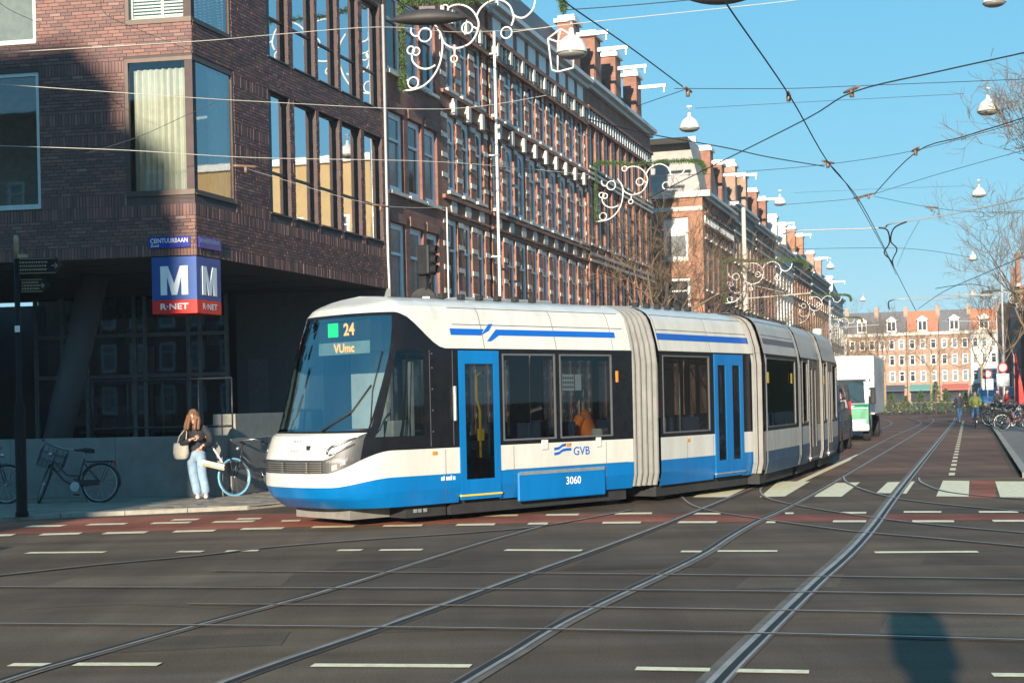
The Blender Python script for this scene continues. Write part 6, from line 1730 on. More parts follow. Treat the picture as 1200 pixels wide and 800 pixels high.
def figure(label, loc, rz, top, legs, pose='walk', hair=m_hair, group=None, cat='person', hat=None):
    """small continuous figure, facing -y of its own frame"""
    o = thing('person', label, cat, loc, rz, group)
    if pose == 'sit':
        L1, L2 = [((-0.09, -0.02, 0.50), .085), ((-0.11, -0.38, 0.50), .06), ((-0.11, -0.42, 0.08), .04), ((-0.11, -0.55, 0.03), .03)], [((0.09, -0.02, 0.50), .085), ((0.11, -0.38, 0.50), .06), ((0.11, -0.42, 0.08), .04), ((0.11, -0.55, 0.03), .03)]
        dz = -0.36
    elif pose == 'ride':
        L1, L2 = [((-0.09, -0.02, 0.86), .085), ((-0.11, -0.32, 0.66), .06), ((-0.11, -0.12, 0.30), .042), ((-0.11, -0.22, 0.22), .03)], [((0.09, -0.02, 0.86), .085), ((0.11, -0.36, 0.84), .06), ((0.11, -0.22, 0.50), .042), ((0.11, -0.32, 0.44), .03)]
        dz = 0.02
    else:
        L1, L2 = [((-0.09, 0.0, 0.80), .085), ((-0.10, -0.10, 0.47), .06), ((-0.10, -0.16, 0.09), .04), ((-0.10, -0.27, 0.03), .032)], [((0.09, 0.0, 0.80), .085), ((0.10, 0.02, 0.47), .06), ((0.10, 0.18, 0.12), .04), ((0.10, 0.08, 0.04), .032)]
        dz = 0.0
    V = [((0, 0, 0.90 + dz), (0.13, 0.10))]; E = []
    lean = -0.16 if pose != 'walk' else -0.02
    c = chain(V, E, 0, [((0, lean*0.4, 1.10 + dz), (0.13, 0.095)), ((0, lean, 1.36 + dz), (0.15, 0.09))])
    chain(V, E, c, [((0, lean - .02, 1.47 + dz), .05), ((0, lean - .05, 1.55 + dz), (.065, .075)), ((0, lean - .05, 1.64 + dz), (.075, .09)), ((0, lean - .04, 1.71 + dz), (.06, .075))])
    for s in (-1, 1):
        fw = (lean - 0.36) if pose != 'walk' else (-0.16*s)
        chain(V, E, c, [((s*0.18, lean, 1.38 + dz), .055), ((s*0.25, lean*0.9 + (fw - lean)*0.3, 1.12 + dz), .045), ((s*0.24, fw, 0.98 + dz if pose == 'walk' else 1.08 + dz), .035), ((s*0.22, fw - 0.08, 0.90 + dz if pose == 'walk' else 1.05 + dz), .03)])
    chain(V, E, 0, L1); chain(V, E, 0, L2)
    skin_obj('body', V, E, m_skin, o, 1)
    sl = []
    for s in (-1, 1):
        fw = (lean - 0.36) if pose != 'walk' else (-0.16*s)
        sl.append(([(s*0.14, lean, 1.375 + dz), (s*0.215, lean*0.97 + (fw - lean)*0.1, 1.28 + dz), (s*0.25, lean*0.9 + (fw - lean)*0.3, 1.12 + dz), (s*0.24, fw + .02, 0.99 + dz if pose == 'walk' else 1.085 + dz)], (.08, .052)))
    garment(o, 'jacket', top, [((0, 0, 0.82 + dz), .155, .125), ((0, 0, 0.85 + dz), .17, .14), ((0, lean*.35, 1.06 + dz), .165, .13), ((0, lean*.75, 1.24 + dz), .18, .128), ((0, lean, 1.37 + dz), .185, .115), ((0, lean, 1.43 + dz), .12, .09), ((0, lean - .01, 1.48 + dz), .068, .068)], sl)
    V = [((0, 0, 0.88 + dz), (0.145, 0.115))]; E = []
    chain(V, E, 0, [(p, r + 0.02) for p, r in L1[:3]]); chain(V, E, 0, [(p, r + 0.02) for p, r in L2[:3]])
    skin_obj('trousers', V, E, legs, o, 1)
    b = MB(); b.lathe([(0.0, 0.115), (0.06, 0.10), (0.095, 0.05), (0.10, -0.01), (0.085, -0.03)], 14, (0, lean - .035, 1.68 + dz), 0, True)
    b.build('cap' if hat else 'hair', hat or hair, o)
    for LL in (L1, L2):
        k_, f_ = Vector(LL[2][0]), Vector(LL[3][0])
        skin_obj('shoe', [(tuple(k_ + Vector((0, 0.02, -0.05))), 0.05), (tuple(f_ + Vector((0, -0.05, 0.015))), (0.048, 0.036))], [(0, 1)], m_black, o, 1)
    b = MB(); b.lathe([(0.0, 0.03), (0.012, 0.015), (0.014, 0)], 6, (0, lean - .125, 1.62 + dz), 0, True, 'Y'); b.build('nose', m_skin, o)
    return o
m_orange = M('orange_workwear', (0.95, 0.24, 0.03), 0.7, var=0.1)
m_darkcl = M('dark_cloth', (0.03, 0.035, 0.045), 0.85, var=0.25)
m_olive = M('olive_cloth', (0.20, 0.24, 0.06), 0.85, var=0.2)
m_bluecl = M('blue_cloth', (0.05, 0.12, 0.25), 0.85, var=0.2)
# passengers in the first section, seen through the windows
def aboard(T, x, y, z): 
    v = T @ Vector((x, y, z)); return (v.x + TRO.x, v.y + TRO.y, v.z)
pr = figure('passenger in an orange work jacket and beige cap seated by the tram window', aboard(T1, -0.30, 0.36, 0.27), R_(-112), m_orange, m_darkcl, 'sit', m_hair, None, 'passenger', M('beige_cap', (0.5, 0.42, 0.3), 0.8))
pr.scale = (1.14, 1.14, 1.14)
b = MB(); b.box((-0.17, -0.005, 0.66), (0.17, 0.16, 0.86), 0, 0.03); b.build('reflective_band', M('grey_reflective', (0.55, 0.58, 0.55), 0.5), pr)
figure('dark-clothed passenger seated behind the first tram window', aboard(T1, -2.1, 1.5, 0.36), R_(-137), m_darkcl, m_darkcl, 'sit', m_hair, None, 'passenger')
figure('passenger in red seated in the second tram section', aboard(T2, 1.0, 0.6, 0.36), R_(-125), M('red_cloth', (0.45, 0.02, 0.03), 0.8), m_darkcl, 'sit', m_hair, None, 'passenger')
# street figures
figure('pedestrian in a dark coat and jeans crossing the far end of the street', ST(-0.55, 84), 0.3, m_darkcl, m_bluecl, 'walk', m_darkcl)
cy = bicycle('bicycle ridden by the person in olive near the right kerb', ST(0.25, 72, 0.0), SROT, 0, 0, None, False, m_dark_paint, None, True)
figure('cyclist in an olive jacket riding towards the camera by the right kerb', ST(0.25, 72.26, 0.02), SROT - math.pi/2, m_olive, m_bluecl, 'ride', m_darkcl, None, 'cyclist')
for p, t, rz, m1, lab in ((-8.2, 119, 0.5, m_bluecl, 'person in a blue coat among the plants at the far end'), (2.0, 88, 1.2, M('red_coat', (0.42, 0.05, 0.03), 0.8), 'person in a red coat on the right pavement among the bikes'), (1.9, 110, -0.4, m_darkcl, 'person in dark clothes far down the right pavement')):
    figure(lab, ST(p, t, 0.1), rz, m1, m_darkcl, 'walk', m_darkcl)

# ---------------------------------------------------------------- street furniture
SB = Vector((-7.748, 22.831, 0.070))
sp_ = thing('signpost', 'black fingerpost on the pavement left of the black bicycle, with two finger boards', 'signpost', SB)
b = MB(); b.lathe([(0.10, 0), (0.10, 0.06), (0.085, 0.10), (0.085, 1.72), (0.06, 1.80), (0.043, 1.84), (0.043, 4.05)], 16); b.build('post', M('post_black', (0.007, 0.007, 0.008), 0.7, var=0.2, spec=0.2), sp_)
b = MB(); b.lathe([(0.04, 4.05), (0.04, 4.38), (0.03, 4.42), (0.0, 4.43)], 10); b.box((0.03, -0.05, 4.06), (0.16, 0.05, 4.12)); b.build('finial', M('worn_gold', (0.30, 0.24, 0.13), 0.5, metal=0.2, var=0.3), sp_)
b = MB(); b.box((-0.035, -0.05, 2.90), (0.045, -0.0435, 3.0)); b.build('sticker', m_white_paint, sp_)
m_goldline = M('sign_line_gold', (0.20, 0.175, 0.11), 0.6)
for z0, h, L, y in ((3.80, 0.26, 0.74, -0.06), (3.52, 0.22, 0.5, 0.02)):
    b = MB(); b.prism([(0.04, z0), (L - 0.1, z0), (L, z0 + h*0.5), (L - 0.1, z0 + h), (0.04, z0 + h)], y, y + 0.03); f = b.build('finger_board', MATS['post_black'], sp_)
    b = MB()
    for z in (z0 + 0.012, z0 + h - 0.024): b.box((0.06, y - 0.006, z), (L - 0.11, y - 0.001, z + 0.012))
    for k, z in enumerate((z0 + h*0.28, z0 + h*0.5, z0 + h*0.72)):
        x = 0.07
        kr = random.Random(k + int(z0*10))
        while x < L*0.66:
            w = kr.uniform(0.015, 0.035); b.box((x, y - 0.006, z - 0.014), (x + w, y - 0.001, z + 0.014)); x += w + 0.012
    ax = L - 0.17
    b.box((ax, y - 0.006, z0 + h*.5 - .008), (ax + 0.09, y - 0.001, z0 + h*.5 + .008)); b.bar((ax + .05, y - .004, z0 + h*.5 + .04), (ax + .095, y - .004, z0 + h*.5), 0.004, 0.016); b.bar((ax + .05, y - .004, z0 + h*.5 - .04), (ax + .095, y - .004, z0 + h*.5), 0.004, 0.016)
    b.build('gold_lettering', m_goldline, f)

TLB = (-1.93, 31.5, KZ)
tl_ = thing('traffic_light', 'black traffic light on a pole behind the tram roof', 'traffic light', TLB)
b = MB(); b.tube([(0, 0, 0), (0, 0, 4.6)], 0.06, 10); b.build('pole', m_dark_paint, tl_)
TT = Matrix.Rotation(R_(-35), 4, 'Z')
b = MB(TT); b.box((0.02, -0.16, 4.42), (0.34, 0.16, 5.06), 0, 0.03); b.build('signal_head', m_dark_paint, tl_)
b = MB(TT)
for z in (4.53, 4.74, 4.95): b.lathe([(0.085, 0), (0.09, 0.14), (0.08, 0.14), (0.075, 0.0)], 12, (0.34, 0, z), 0, False, 'X')
b.build('visor', m_black, tl_)
b = MB(TT); b.box((-0.02, -0.05, 4.1), (0.2, 0.05, 4.42)); b.tube([(0.05, 0.0, 4.05), (0.22, 0.1, 4.3), (0.1, 0.1, 4.45)], 0.03, 6); b.build('bracket', m_black, tl_)
b = MB(); b.lathe([(0.0, 0.03), (0.29, 0.03), (0.31, 0.0), (0.29, -0.02), (0.0, -0.02)], 22, (0.06, -0.1, 3.85), 0, False, 'Y'); b.build('round_back_board', m_black, tl_)
b = MB(); b.box((0.05, -0.16, 3.5), (0.2, -0.14, 3.95)); b.build('small_signal', m_galv, tl_)

def mast(label, p, t, h, arm=0.0, mat=None, r=0.11, arms=()):
    m = thing('catenary_mast', label, 'mast', ST(p, t, 0.1))
    b = MB(); b.lathe([(r*1.5, 0), (r*1.5, 0.5), (r, 0.6), (r*0.8, h), (0.0, h + 0.05)], 12); b.build('pole', mat or m_grey_paint, m)
    for z, L in arms:
        b = MB(); b.tube([(0, 0, z), (math.cos(SA)*L, -math.sin(SA)*L, z + 0.15)], 0.035, 6); b.tube([(0, 0, z + 0.8), (math.cos(SA)*L*0.7, -math.sin(SA)*L*0.7, z + 0.15)], 0.015, 5); b.build('arm', mat or m_grey_paint, m)
    return m
m_maststeel = M('pale_mast', (0.50, 0.46, 0.38), 0.5, var=0.12)
mast('tall pale mast in front of the left houses beyond the orange corner house', -11.2, 77, 11.6, mat=m_maststeel, r=0.14, arms=((6.8, 3.4),))
mast('grey catenary mast with arm near the end of the left houses', -11.0, 124, 9.5, arms=((7.2, 4.0),))
mast('grey catenary mast on the right pavement with arm over the road', 2.0, 92, 9.2, r=0.07, arms=((7.4, -3.6),))
mast('thin mast on the right pavement far behind the bicycles', 2.2, 122, 9.0, r=0.06, arms=((7.2, -4.2),))

def post_sign(label, p, t, h, plates):
    s = thing('traffic_sign', label, 'traffic sign', ST(p, t, 0.1))
    b = MB(); b.tube([(0, 0, 0), (0, 0, h)], 0.03, 8); b.build('post', m_galv, s)
    for kind, z, w, mt in plates:
        b = MB()
        if kind == 'sq': b.box((-w/2, -0.06, z - w/2), (w/2, -0.035, z + w/2), 0, 0.008)
        else: b.lathe([(0.0, 0.012), (w/2, 0.012), (w/2, -0.012), (0.0, -0.012)], 20, (0, -0.048, z), 0, False, 'Y')
        pl_ = b.build('plate', mt, s)
        if kind == 'rd':
            b = MB(); b.lathe([(0.0, 0.004), (w*0.36, 0.004), (w*0.36, 0), (0, 0)], 20, (0, -0.062, z), 0, False, 'Y'); b.build('plate_centre', m_signwhite, pl_)
m_tsred = M('traffic_red', (0.6, 0.03, 0.02), 0.4)
post_sign('white square sign under a round red-rimmed sign on the right pavement', 1.55, 74, 3.3, (('sq', 2.15, 0.62, m_signwhite), ('rd', 2.75, 0.5, m_tsred)))
post_sign('smaller white sign with round red-rimmed sign farther along the right kerb', 1.2, 104, 3.2, (('sq', 2.1, 0.75, m_signwhite), ('rd', 2.8, 0.6, m_tsred)))
fl = thing('banner_flag', 'tall narrow red banner flag on the right pavement', 'flag', ST(2.25, 80, 0.1))
b = MB(); b.tube([(0.0, 0, 0), (0, 0, 3.4), (-0.1, 0, 3.75)], 0.02, 6); b.build('pole', m_galv, fl)
b = MB()
for k in range(10):
    z0, z1 = 0.9 + k*0.27, 0.9 + (k + 1)*0.27; f = lambda z: (0.08 + 0.5*(1 - (z - 0.9)/2.7))
    y0, y1 = 0.05*math.sin(k*1.1), 0.05*math.sin((k + 1)*1.1)
    b.face([(0.02, 0, z0), (f(z0), y0, z0), (f(z1), y1, z1), (0.02, 0, z1)], 0, True)
b.build('cloth', M('red_banner', (0.62, 0.05, 0.04), 0.7, var=0.1), fl)
# unseen pillar added behind the camera to cast the shadow on the road
pil = thing('shadow_pillar', 'dark slender pillar added behind the photographer to cast a shadow on the road', 'pillar', (0.03, -1.9, 0))
b = MB(); b.box((-0.13, -0.1, 0), (0.13, 0.1, 2.45), 0, 0.03); b.build('shaft', m_dark_paint, pil)
b = MB(); b.box((-0.19, -0.14, 2.452), (0.19, 0.14, 2.98), 0, 0.05); b.build('head', m_dark_paint, pil)

# ---------------------------------------------------------------- hanging lamps
def hang_lamp(label, loc, s=0.6, group='pendant street lamps over the street', dark=False):
    o = thing('street_lamp', label, 'street lamp', loc, 0, group)
    k = s/0.6
    b = MB(); b.lathe([(0.02*k, 0.50*k), (0.05*k, 0.48*k), (0.06*k, 0.36*k), (0.12*k, 0.33*k), (0.23*k, 0.24*k), (0.29*k, 0.10*k), (0.30*k, 0.03*k), (0.31*k, 0.0)], 20)
    b.build('shade', M('lamp_shade_pale', (0.62, 0.60, 0.54), 0.4, var=0.12), o)
    b = MB(); b.lathe([(0.29*k, 0.0), (0.26*k, -0.05*k), (0.15*k, -0.09*k), (0.0, -0.10*k)], 18); b.build('diffuser', M('lamp_glass_grey', (0.22, 0.22, 0.21), 0.3), o)
    b = MB(); b.tube([(0, 0, 0.50*k), (0, 0, 0.66*k)], 0.02*k, 6); b.box((-0.07*k, -0.03*k, 0.64*k), (0.07*k, 0.03*k, 0.70*k)); b.build('hanger', m_galv, o)
    return o
for loc, lab in (((1.301, 28.000, 8.395), 'nearest pale bell-shaped lamp beside the white lantern outline'), ((5.566, 44.000, 9.864), 'pale bell-shaped lamp against the sky left of the wire crossing'), ((13.638, 41.000, 9.604), 'pale bell-shaped lamp in the upper right near bare twigs'),
                 ((13.703, 73.000, 11.366), 'small pale lamp above the hoist beams of the left houses'), ((20.793, 64.000, 10.358), 'pale lamp among bare branches at middle right'), ((29.742, 93.000, 10.186), 'small pale lamp below the long grey span at right'),
                 ((36.077, 113.000, 9.219), 'tiny pale lamp just above the red roofs at right'), ((22.587, 102.000, 10.628), 'small pale lamp over the far end of the left houses'), ((35.522, 146.000, 11.143), 'tiny pale lamp left of the red roof at the far end'),
                 ((13.197, 39.000, 12.128), 'pale lamp cut by the top edge of the picture at right')):
    hang_lamp(lab, loc)
def lens_lamp(label, loc, L, rz):
    o = thing('street_lamp', label, 'street lamp', loc, rz)
    b = MB(); rings = []
    for k in range(9):
        t = -1 + 2*k/8; w = max(0.02, 1 - t*t)
        rings.append([(t*L/2, 0.16*w*math.cos(a), 0.11*w*math.sin(a)*(1.3 if math.sin(a) > 0 else 0.7)) for a in [2*math.pi*i/10 for i in range(10)]])
    b.loft(rings, 0, True, True, True, True); b.build('housing', M('dark_lamp_housing', (0.035, 0.03, 0.028), 0.6), o)
    b = MB(); b.tube([(0, 0, 0.10), (0.02, 0, 0.3), (-0.1, 0, 0.45)], 0.015, 6); b.box((-0.12, -0.05, 0.1), (0.1, 0.05, 0.17)); b.build('hanger', m_wire, o)
lens_lamp('dark lens-shaped hanging lamp in front of the garland at top left', (-1.037, 20.000, 6.996), 1.12, R_(-3))
lens_lamp('dark lens-shaped hanging lamp cut by the top edge of the picture', (2.969, 20.000, 7.190), 0.9, R_(2))

# ---------------------------------------------------------------- overhead wires
def wire(label, P, r=0.012, mat=None, sm=True, name='overhead_wire', ins=()):
    P = [Vector(p) for p in P]
    base = P[0].copy()
    o = thing(name, label, 'wire', base, 0, 'overhead tram wires')
    Q = [p - base for p in P]
    if sm and len(Q) > 2: Q = smooth_path(Q, 5)
    b = MB(); b.tube(Q, r*0.68, 5, 0, False); b.build('line', mat or m_wire, o)
    for v in ins:
        c = Vector(v) - base
        d = (Q[-1] - Q[0]); d.z = 0; d.normalize()
        b = MB(); b.tube([c - d*0.20, c - d*0.12, c + d*0.12, c + d*0.20], [0.014, 0.022, 0.022, 0.014], 6); b.tube([c + Vector((0, 0, 0.0)), c + Vector((0, 0, -0.10))], 0.03, 5); b.build('insulator', M('brown_insulator', (0.20, 0.12, 0.075), 0.4), o)
    return o
Zc = 5.6
wire('contact wire running from the top edge down over the right track', [(1.935, 13.372, 5.600), (2.164, 14.241, 5.600), (3.690, 18.843, 5.600), (5.377, 24.298, 5.600), (7.293, 29.868, 5.600), (11.778, 44.447, 5.600), (18.761, 67.230, 5.600)], 0.014, ins=[(3.705, 18.976, 5.650)])
wire('second contact wire running close beside the first over the right track', [(5.309, 24.118, 5.600), (6.750, 28.309, 5.600), (10.728, 41.098, 5.600), (12.709, 47.664, 5.600)], 0.012)
wire('contact wire curving from top centre towards the wire joint above the lamp', [(0.594, 15.429, 6.000), (0.769, 15.912, 6.000), (1.560, 17.789, 6.000), (2.504, 20.164, 6.000)], 0.013, ins=[(2.546, 20.223, 6.000)])
wire('contact wire sweeping from the right edge down left across the street', [(6.183, 16.446, 5.600), (6.001, 16.751, 5.600), (5.274, 17.633, 5.600), (4.492, 18.718, 5.600), (4.236, 20.499, 5.600), (3.423, 24.652, 5.600), (2.737, 28.155, 5.600)], 0.014, ins=[(4.490, 18.797, 5.650)])
wire('contact wire from the right edge bending at a joint then down left', [(7.509, 20.022, 5.600), (7.406, 20.732, 5.600), (6.994, 22.149, 5.600), (6.631, 23.463, 5.600), (7.166, 28.373, 5.600)], 0.013, ins=[(6.632, 23.512, 5.650)])
wire('contact wire from the left houses to the double joint in the middle', [(1.153, 20.151, 5.600), (2.097, 21.354, 5.600), (3.421, 22.667, 5.600), (4.260, 23.645, 5.600), (5.416, 24.744, 5.600)], 0.013, ins=[(5.446, 24.610, 5.650)])
wire('thin span wire from the left joint across to the right edge', [(2.511, 21.553, 6.300), (2.717, 21.574, 6.300), (4.193, 21.725, 6.300), (5.198, 21.650, 6.300), (7.671, 21.436, 6.300), (8.151, 21.371, 6.300)], 0.008)
wire('short span wire from the left joint back to the brick gables', [(2.717, 21.574, 6.300), (2.048, 22.811, 6.300)], 0.008)
wire('thin span wire crossing the street below the first one', [(3.477, 26.557, 7.000), (5.064, 26.271, 7.000), (8.161, 25.791, 7.000)], 0.006)
wire('thin span wire from the left houses through the double joint to the right', [(2.928, 30.021, 6.300), (4.395, 29.778, 6.300), (6.341, 28.969, 6.300), (7.767, 27.480, 6.300), (8.845, 24.763, 6.300), (9.111, 23.920, 6.300)], 0.008)
wire('thin span wire with three clamps from the small lamp to the right branches', [(6.779, 35.669, 6.400), (8.310, 34.860, 6.400), (8.594, 34.187, 6.400), (9.288, 31.211, 6.400), (10.413, 27.371, 6.400)], 0.008, ins=[(8.366, 34.579, 6.400), (8.510, 34.174, 6.400)])
wire('short dark span wire with one clamp at middle right', [(8.339, 33.021, 6.200), (10.255, 35.218, 6.200), (11.896, 36.446, 6.200), (12.914, 36.290, 6.200)], 0.008, ins=[(10.298, 35.225, 6.200)])
wire('faint span wire across the street above the wire fork', [(7.477, 37.899, 7.000), (9.825, 37.492, 7.000), (11.761, 37.333, 7.000)], 0.005)
wire('long grey span arm crossing the street above the wire fork', [(7.804, 41.157, 6.300), (8.187, 40.409, 6.300), (10.274, 40.197, 6.300), (10.382, 39.255, 6.300), (11.521, 37.316, 6.300), (12.330, 34.632, 6.300), (12.680, 32.384, 6.300)], 0.03, m_grey_paint)
wire('left limb of the dark wire fork hanging from the grey span', [(9.827, 38.450, 6.100), (10.221, 39.097, 6.100), (11.135, 42.433, 6.100), (11.700, 45.222, 6.100), (12.498, 47.566, 6.100), (13.288, 50.145, 6.100)], 0.03, m_wire)
wire('right limb of the dark wire fork hanging from the grey span', [(10.223, 37.244, 6.100), (10.284, 38.723, 6.100), (11.063, 41.968, 6.100), (11.839, 44.240, 6.100), (12.587, 47.586, 6.100), (13.288, 50.145, 6.100)], 0.03, m_wire)
wire('thin stay wire from the grey span down to the fork', [(10.517, 37.120, 6.100), (11.729, 42.783, 6.100), (13.414, 50.175, 6.100)], 0.008)
wire('contact wire continuing from the fork down to the far end', [(11.778, 44.447, 5.600), (15.255, 55.791, 5.600), (19.438, 69.372, 5.600)], 0.016)
wire('faint span wire over the far part of the street', [(10.145, 52.429, 7.000), (14.475, 53.037, 7.000), (18.341, 57.345, 7.000)], 0.012)
wire('far grey span arm above the red roofs', [(20.591, 78.770, 6.300), (18.729, 70.970, 6.300), (21.020, 71.091, 6.300), (22.973, 69.400, 6.300)], 0.05, m_grey_paint)
wire('far thin wire rising to the right above the roofs', [(20.878, 74.192, 6.000), (18.523, 62.007, 6.000), (17.378, 53.397, 6.000), (16.452, 46.324, 6.000)], 0.02)
wire('far thin wire above the roofs on the right', [(17.572, 59.875, 6.000), (18.515, 57.961, 6.000), (21.355, 62.828, 6.000)], 0.02)
wire('dark wire from the top lamp to the left top edge', [(1.018, 24.000, 8.161), (1.838, 24.000, 8.199), (2.828, 24.000, 8.262), (3.677, 24.000, 8.328)], 0.012)
wire('pale span wire running up to the right from the garland', [(0.134, 24.000, 7.813), (1.182, 24.000, 7.931), (2.682, 24.000, 8.054), (4.663, 24.000, 8.222), (5.230, 24.000, 8.294)], 0.010, m_wire_pale)
wire('dark cable slanting from the top left lamp down past the garland', [(-1.582, 20.000, 7.349), (-0.932, 21.000, 7.109), (-0.402, 22.000, 6.966), (0.112, 23.000, 6.787), (1.481, 26.000, 6.426)], 0.010)
wire('pale span wire sagging across the upper brick face', [(-7.907, 22.000, 7.157), (-7.648, 22.000, 7.164), (-4.733, 22.000, 7.268), (-3.581, 22.500, 7.473), (-1.966, 23.000, 7.686), (-0.713, 24.000, 7.832), (0.730, 25.000, 8.128)], 0.009, m_wire_pale)
wire('pale span wire across the middle of the corner window', [(-7.917, 22.000, 6.704), (-7.659, 22.000, 6.685), (-5.785, 22.000, 6.514), (-3.868, 22.500, 6.446), (-1.023, 24.000, 6.567), (0.704, 25.000, 6.966)], 0.008, m_wire_pale)
wire('pale span wire across the lower part of the corner window', [(-7.938, 22.000, 5.772), (-7.679, 22.000, 5.753), (-5.804, 22.000, 5.647), (-3.887, 22.500, 5.573), (-1.042, 24.000, 5.692), (1.522, 27.000, 5.893)], 0.008, m_wire_pale, ins=[(-4.049, 22.500, 5.444)])
wire('thin dark wire slanting from the upper window to the corner', [(-6.379, 23.000, 8.297), (-6.305, 23.000, 7.984), (-5.689, 23.000, 7.686), (-4.951, 23.000, 7.372)], 0.008)
wire('thin wire rising from the corner window to the upper right', [(-6.678, 23.000, 5.786), (-5.847, 23.000, 6.025), (-4.932, 23.000, 6.411), (-3.949, 23.000, 6.795), (-3.617, 23.500, 7.021)], 0.007)
wire('thin span wire with insulators between the two brick faces', [(-4.390, 24.000, 5.695), (-4.052, 24.500, 5.625), (-2.369, 26.000, 5.287), (-1.070, 28.000, 5.481)], 0.007, m_wire_pale, ins=[(-2.278, 26.000, 5.269)])
wire('thin wire at the top left corner of the picture', [(-8.112, 23.000, 8.308), (-7.819, 23.000, 8.085), (-7.336, 23.000, 7.858)], 0.008)

# ---------------------------------------------------------------- Christmas garlands with scrolls
m_leaf = M_island('garland_needles', [(0, (0.035, 0.075, 0.018)), (0.5, (0.06, 0.11, 0.03)), (1, (0.10, 0.15, 0.05))], 0.8, 0)
m_scroll = M('white_scroll_tube', (0.66, 0.64, 0.60), 0.4, var=0.05)
SC = 47.0
def q(x, y): return ((x - 470)/SC, 0.0, (5 - y)/SC)
paths = [[(470,106),(482,106),(495,103),(507,94),(516,80),(520,62),(519,46),(511,33)],
 [(519,48),(523,56),(530,61),(537,63),(546,62),(555,58),(562,49),(565,38),(562,28),(556,20),(548,15),(540,13),(532,14),(527,17)],
 [(563,28),(567,21),(575,15),(585,12),(594,14),(602,20),(606,29),(607,36),(604,44)],
 [(606,31),(612,35),(619,36),(626,32),(631,26),(633,18)], [(482,34),(482,40),(486,44),(492,44)],
 [(482,66),(483,73),(488,79),(496,83),(504,83),(511,80)], [(535,63),(535,71)], [(565,45),(561,42),(557,40)]]
rings_ = [(524,16,4.5),(551,41,6.5),(534,75,4),(598,51,6.5),(499,44,8),(481,60,4.5),(487.5,62,4.5),(483,98,6.5)]
def ornament(label, loc, s):
    o = thing('garland', label, 'Christmas garland', loc, -SA, 'Christmas garlands on the houses')
    g = MB(); gr = random.Random(2)
    spine = [q(470,104), q(470,80), q(470,40), q(471,6), q(500,4), q(540,9), q(600,9), q(640,10), q(658,14), q(665,22), q(666,32)]
    S_ = smooth_path(spine, 8)
    for i, c in enumerate(S_):
        for k in range(34):
            a = Vector((gr.gauss(0, 1), gr.gauss(0, 1), gr.gauss(0, 1))).normalized()
            p = c + Vector((gr.uniform(-.06, .06), gr.uniform(-.05, .05), gr.uniform(-.06, .06))); t = a*gr.uniform(0.06, 0.13); w = a.orthogonal().normalized()*0.014
            g.face([p - w, p + t - w*.3, p + t + w*.3, p + w])
    g.build('greenery', m_leaf, o)
    for P in paths:
        b = MB(); b.tube(smooth_path([q(*v) for v in P], 4) if len(P) > 2 else [q(*v) for v in P], 0.026, 6); b.build('scroll', m_scroll, o)
    for x, y, r in rings_:
        b = MB(); c = Vector(q(x, y)); b.tube([c + Vector((r/SC*math.cos(2*math.pi*k/14), 0, r/SC*math.sin(2*math.pi*k/14))) for k in range(14)], 0.022, 6, 0, False, True, True); b.build('ring', m_scroll, o)
    b = MB(); b.tube([(p[0], 0.03, p[2]) for p in spine[:-2]], 0.02, 5); b.build('rod', m_dark_paint, o)
    o.scale = (s, s, s)
    return o
og = ornament('nearest green garland with white scrolls on the banded houses', (-2.536, 36.000, 11.629), 1.0)
for loc, s, lab in (((3.336, 55.000, 10.625), 1.0, 'second garland with white scrolls in front of the brown dormer houses'), ((11.249, 76.000, 8.833), 1.02, 'third garland with white scrolls near the tall pale mast'),
                    ((22.054, 112.000, 9.454), 1.0, 'fourth small garland above the rear end of the tram'), ((29.662, 140.000, 9.204), 1.0, 'smallest garland far along the left houses')):
    copy_tree(og, loc, -SA, lab, s)
copy_tree(og, ST(5.3, 128, 10.2), math.pi - SA, 'garland with white scrolls on the right side of the street', 1.0)
ln = thing('lantern_outline', 'white tube lantern outline hanging beside the nearest pale lamp', 'Christmas decoration', (1.458, 32.000, 9.785), -SA)
b = MB()
P = {k: Vector(((x - 668)/53, 0, (40 - y)/53)) for k, (x, y) in dict(a=(641, 43), b=(653, 48), c=(673, 44), d=(680, 42), e=(645, 80), f=(652, 83), g=(671, 80), h=(674, 62), t=(657, 33)).items()}
for s_ in ('ae', 'bf', 'cg', 'ef', 'fg', 'ab', 'bc', 'at', 'bt', 'ct'): b.tube([P[s_[0]], P[s_[1]]], 0.022, 6)
b.build('frame', m_scroll, ln)

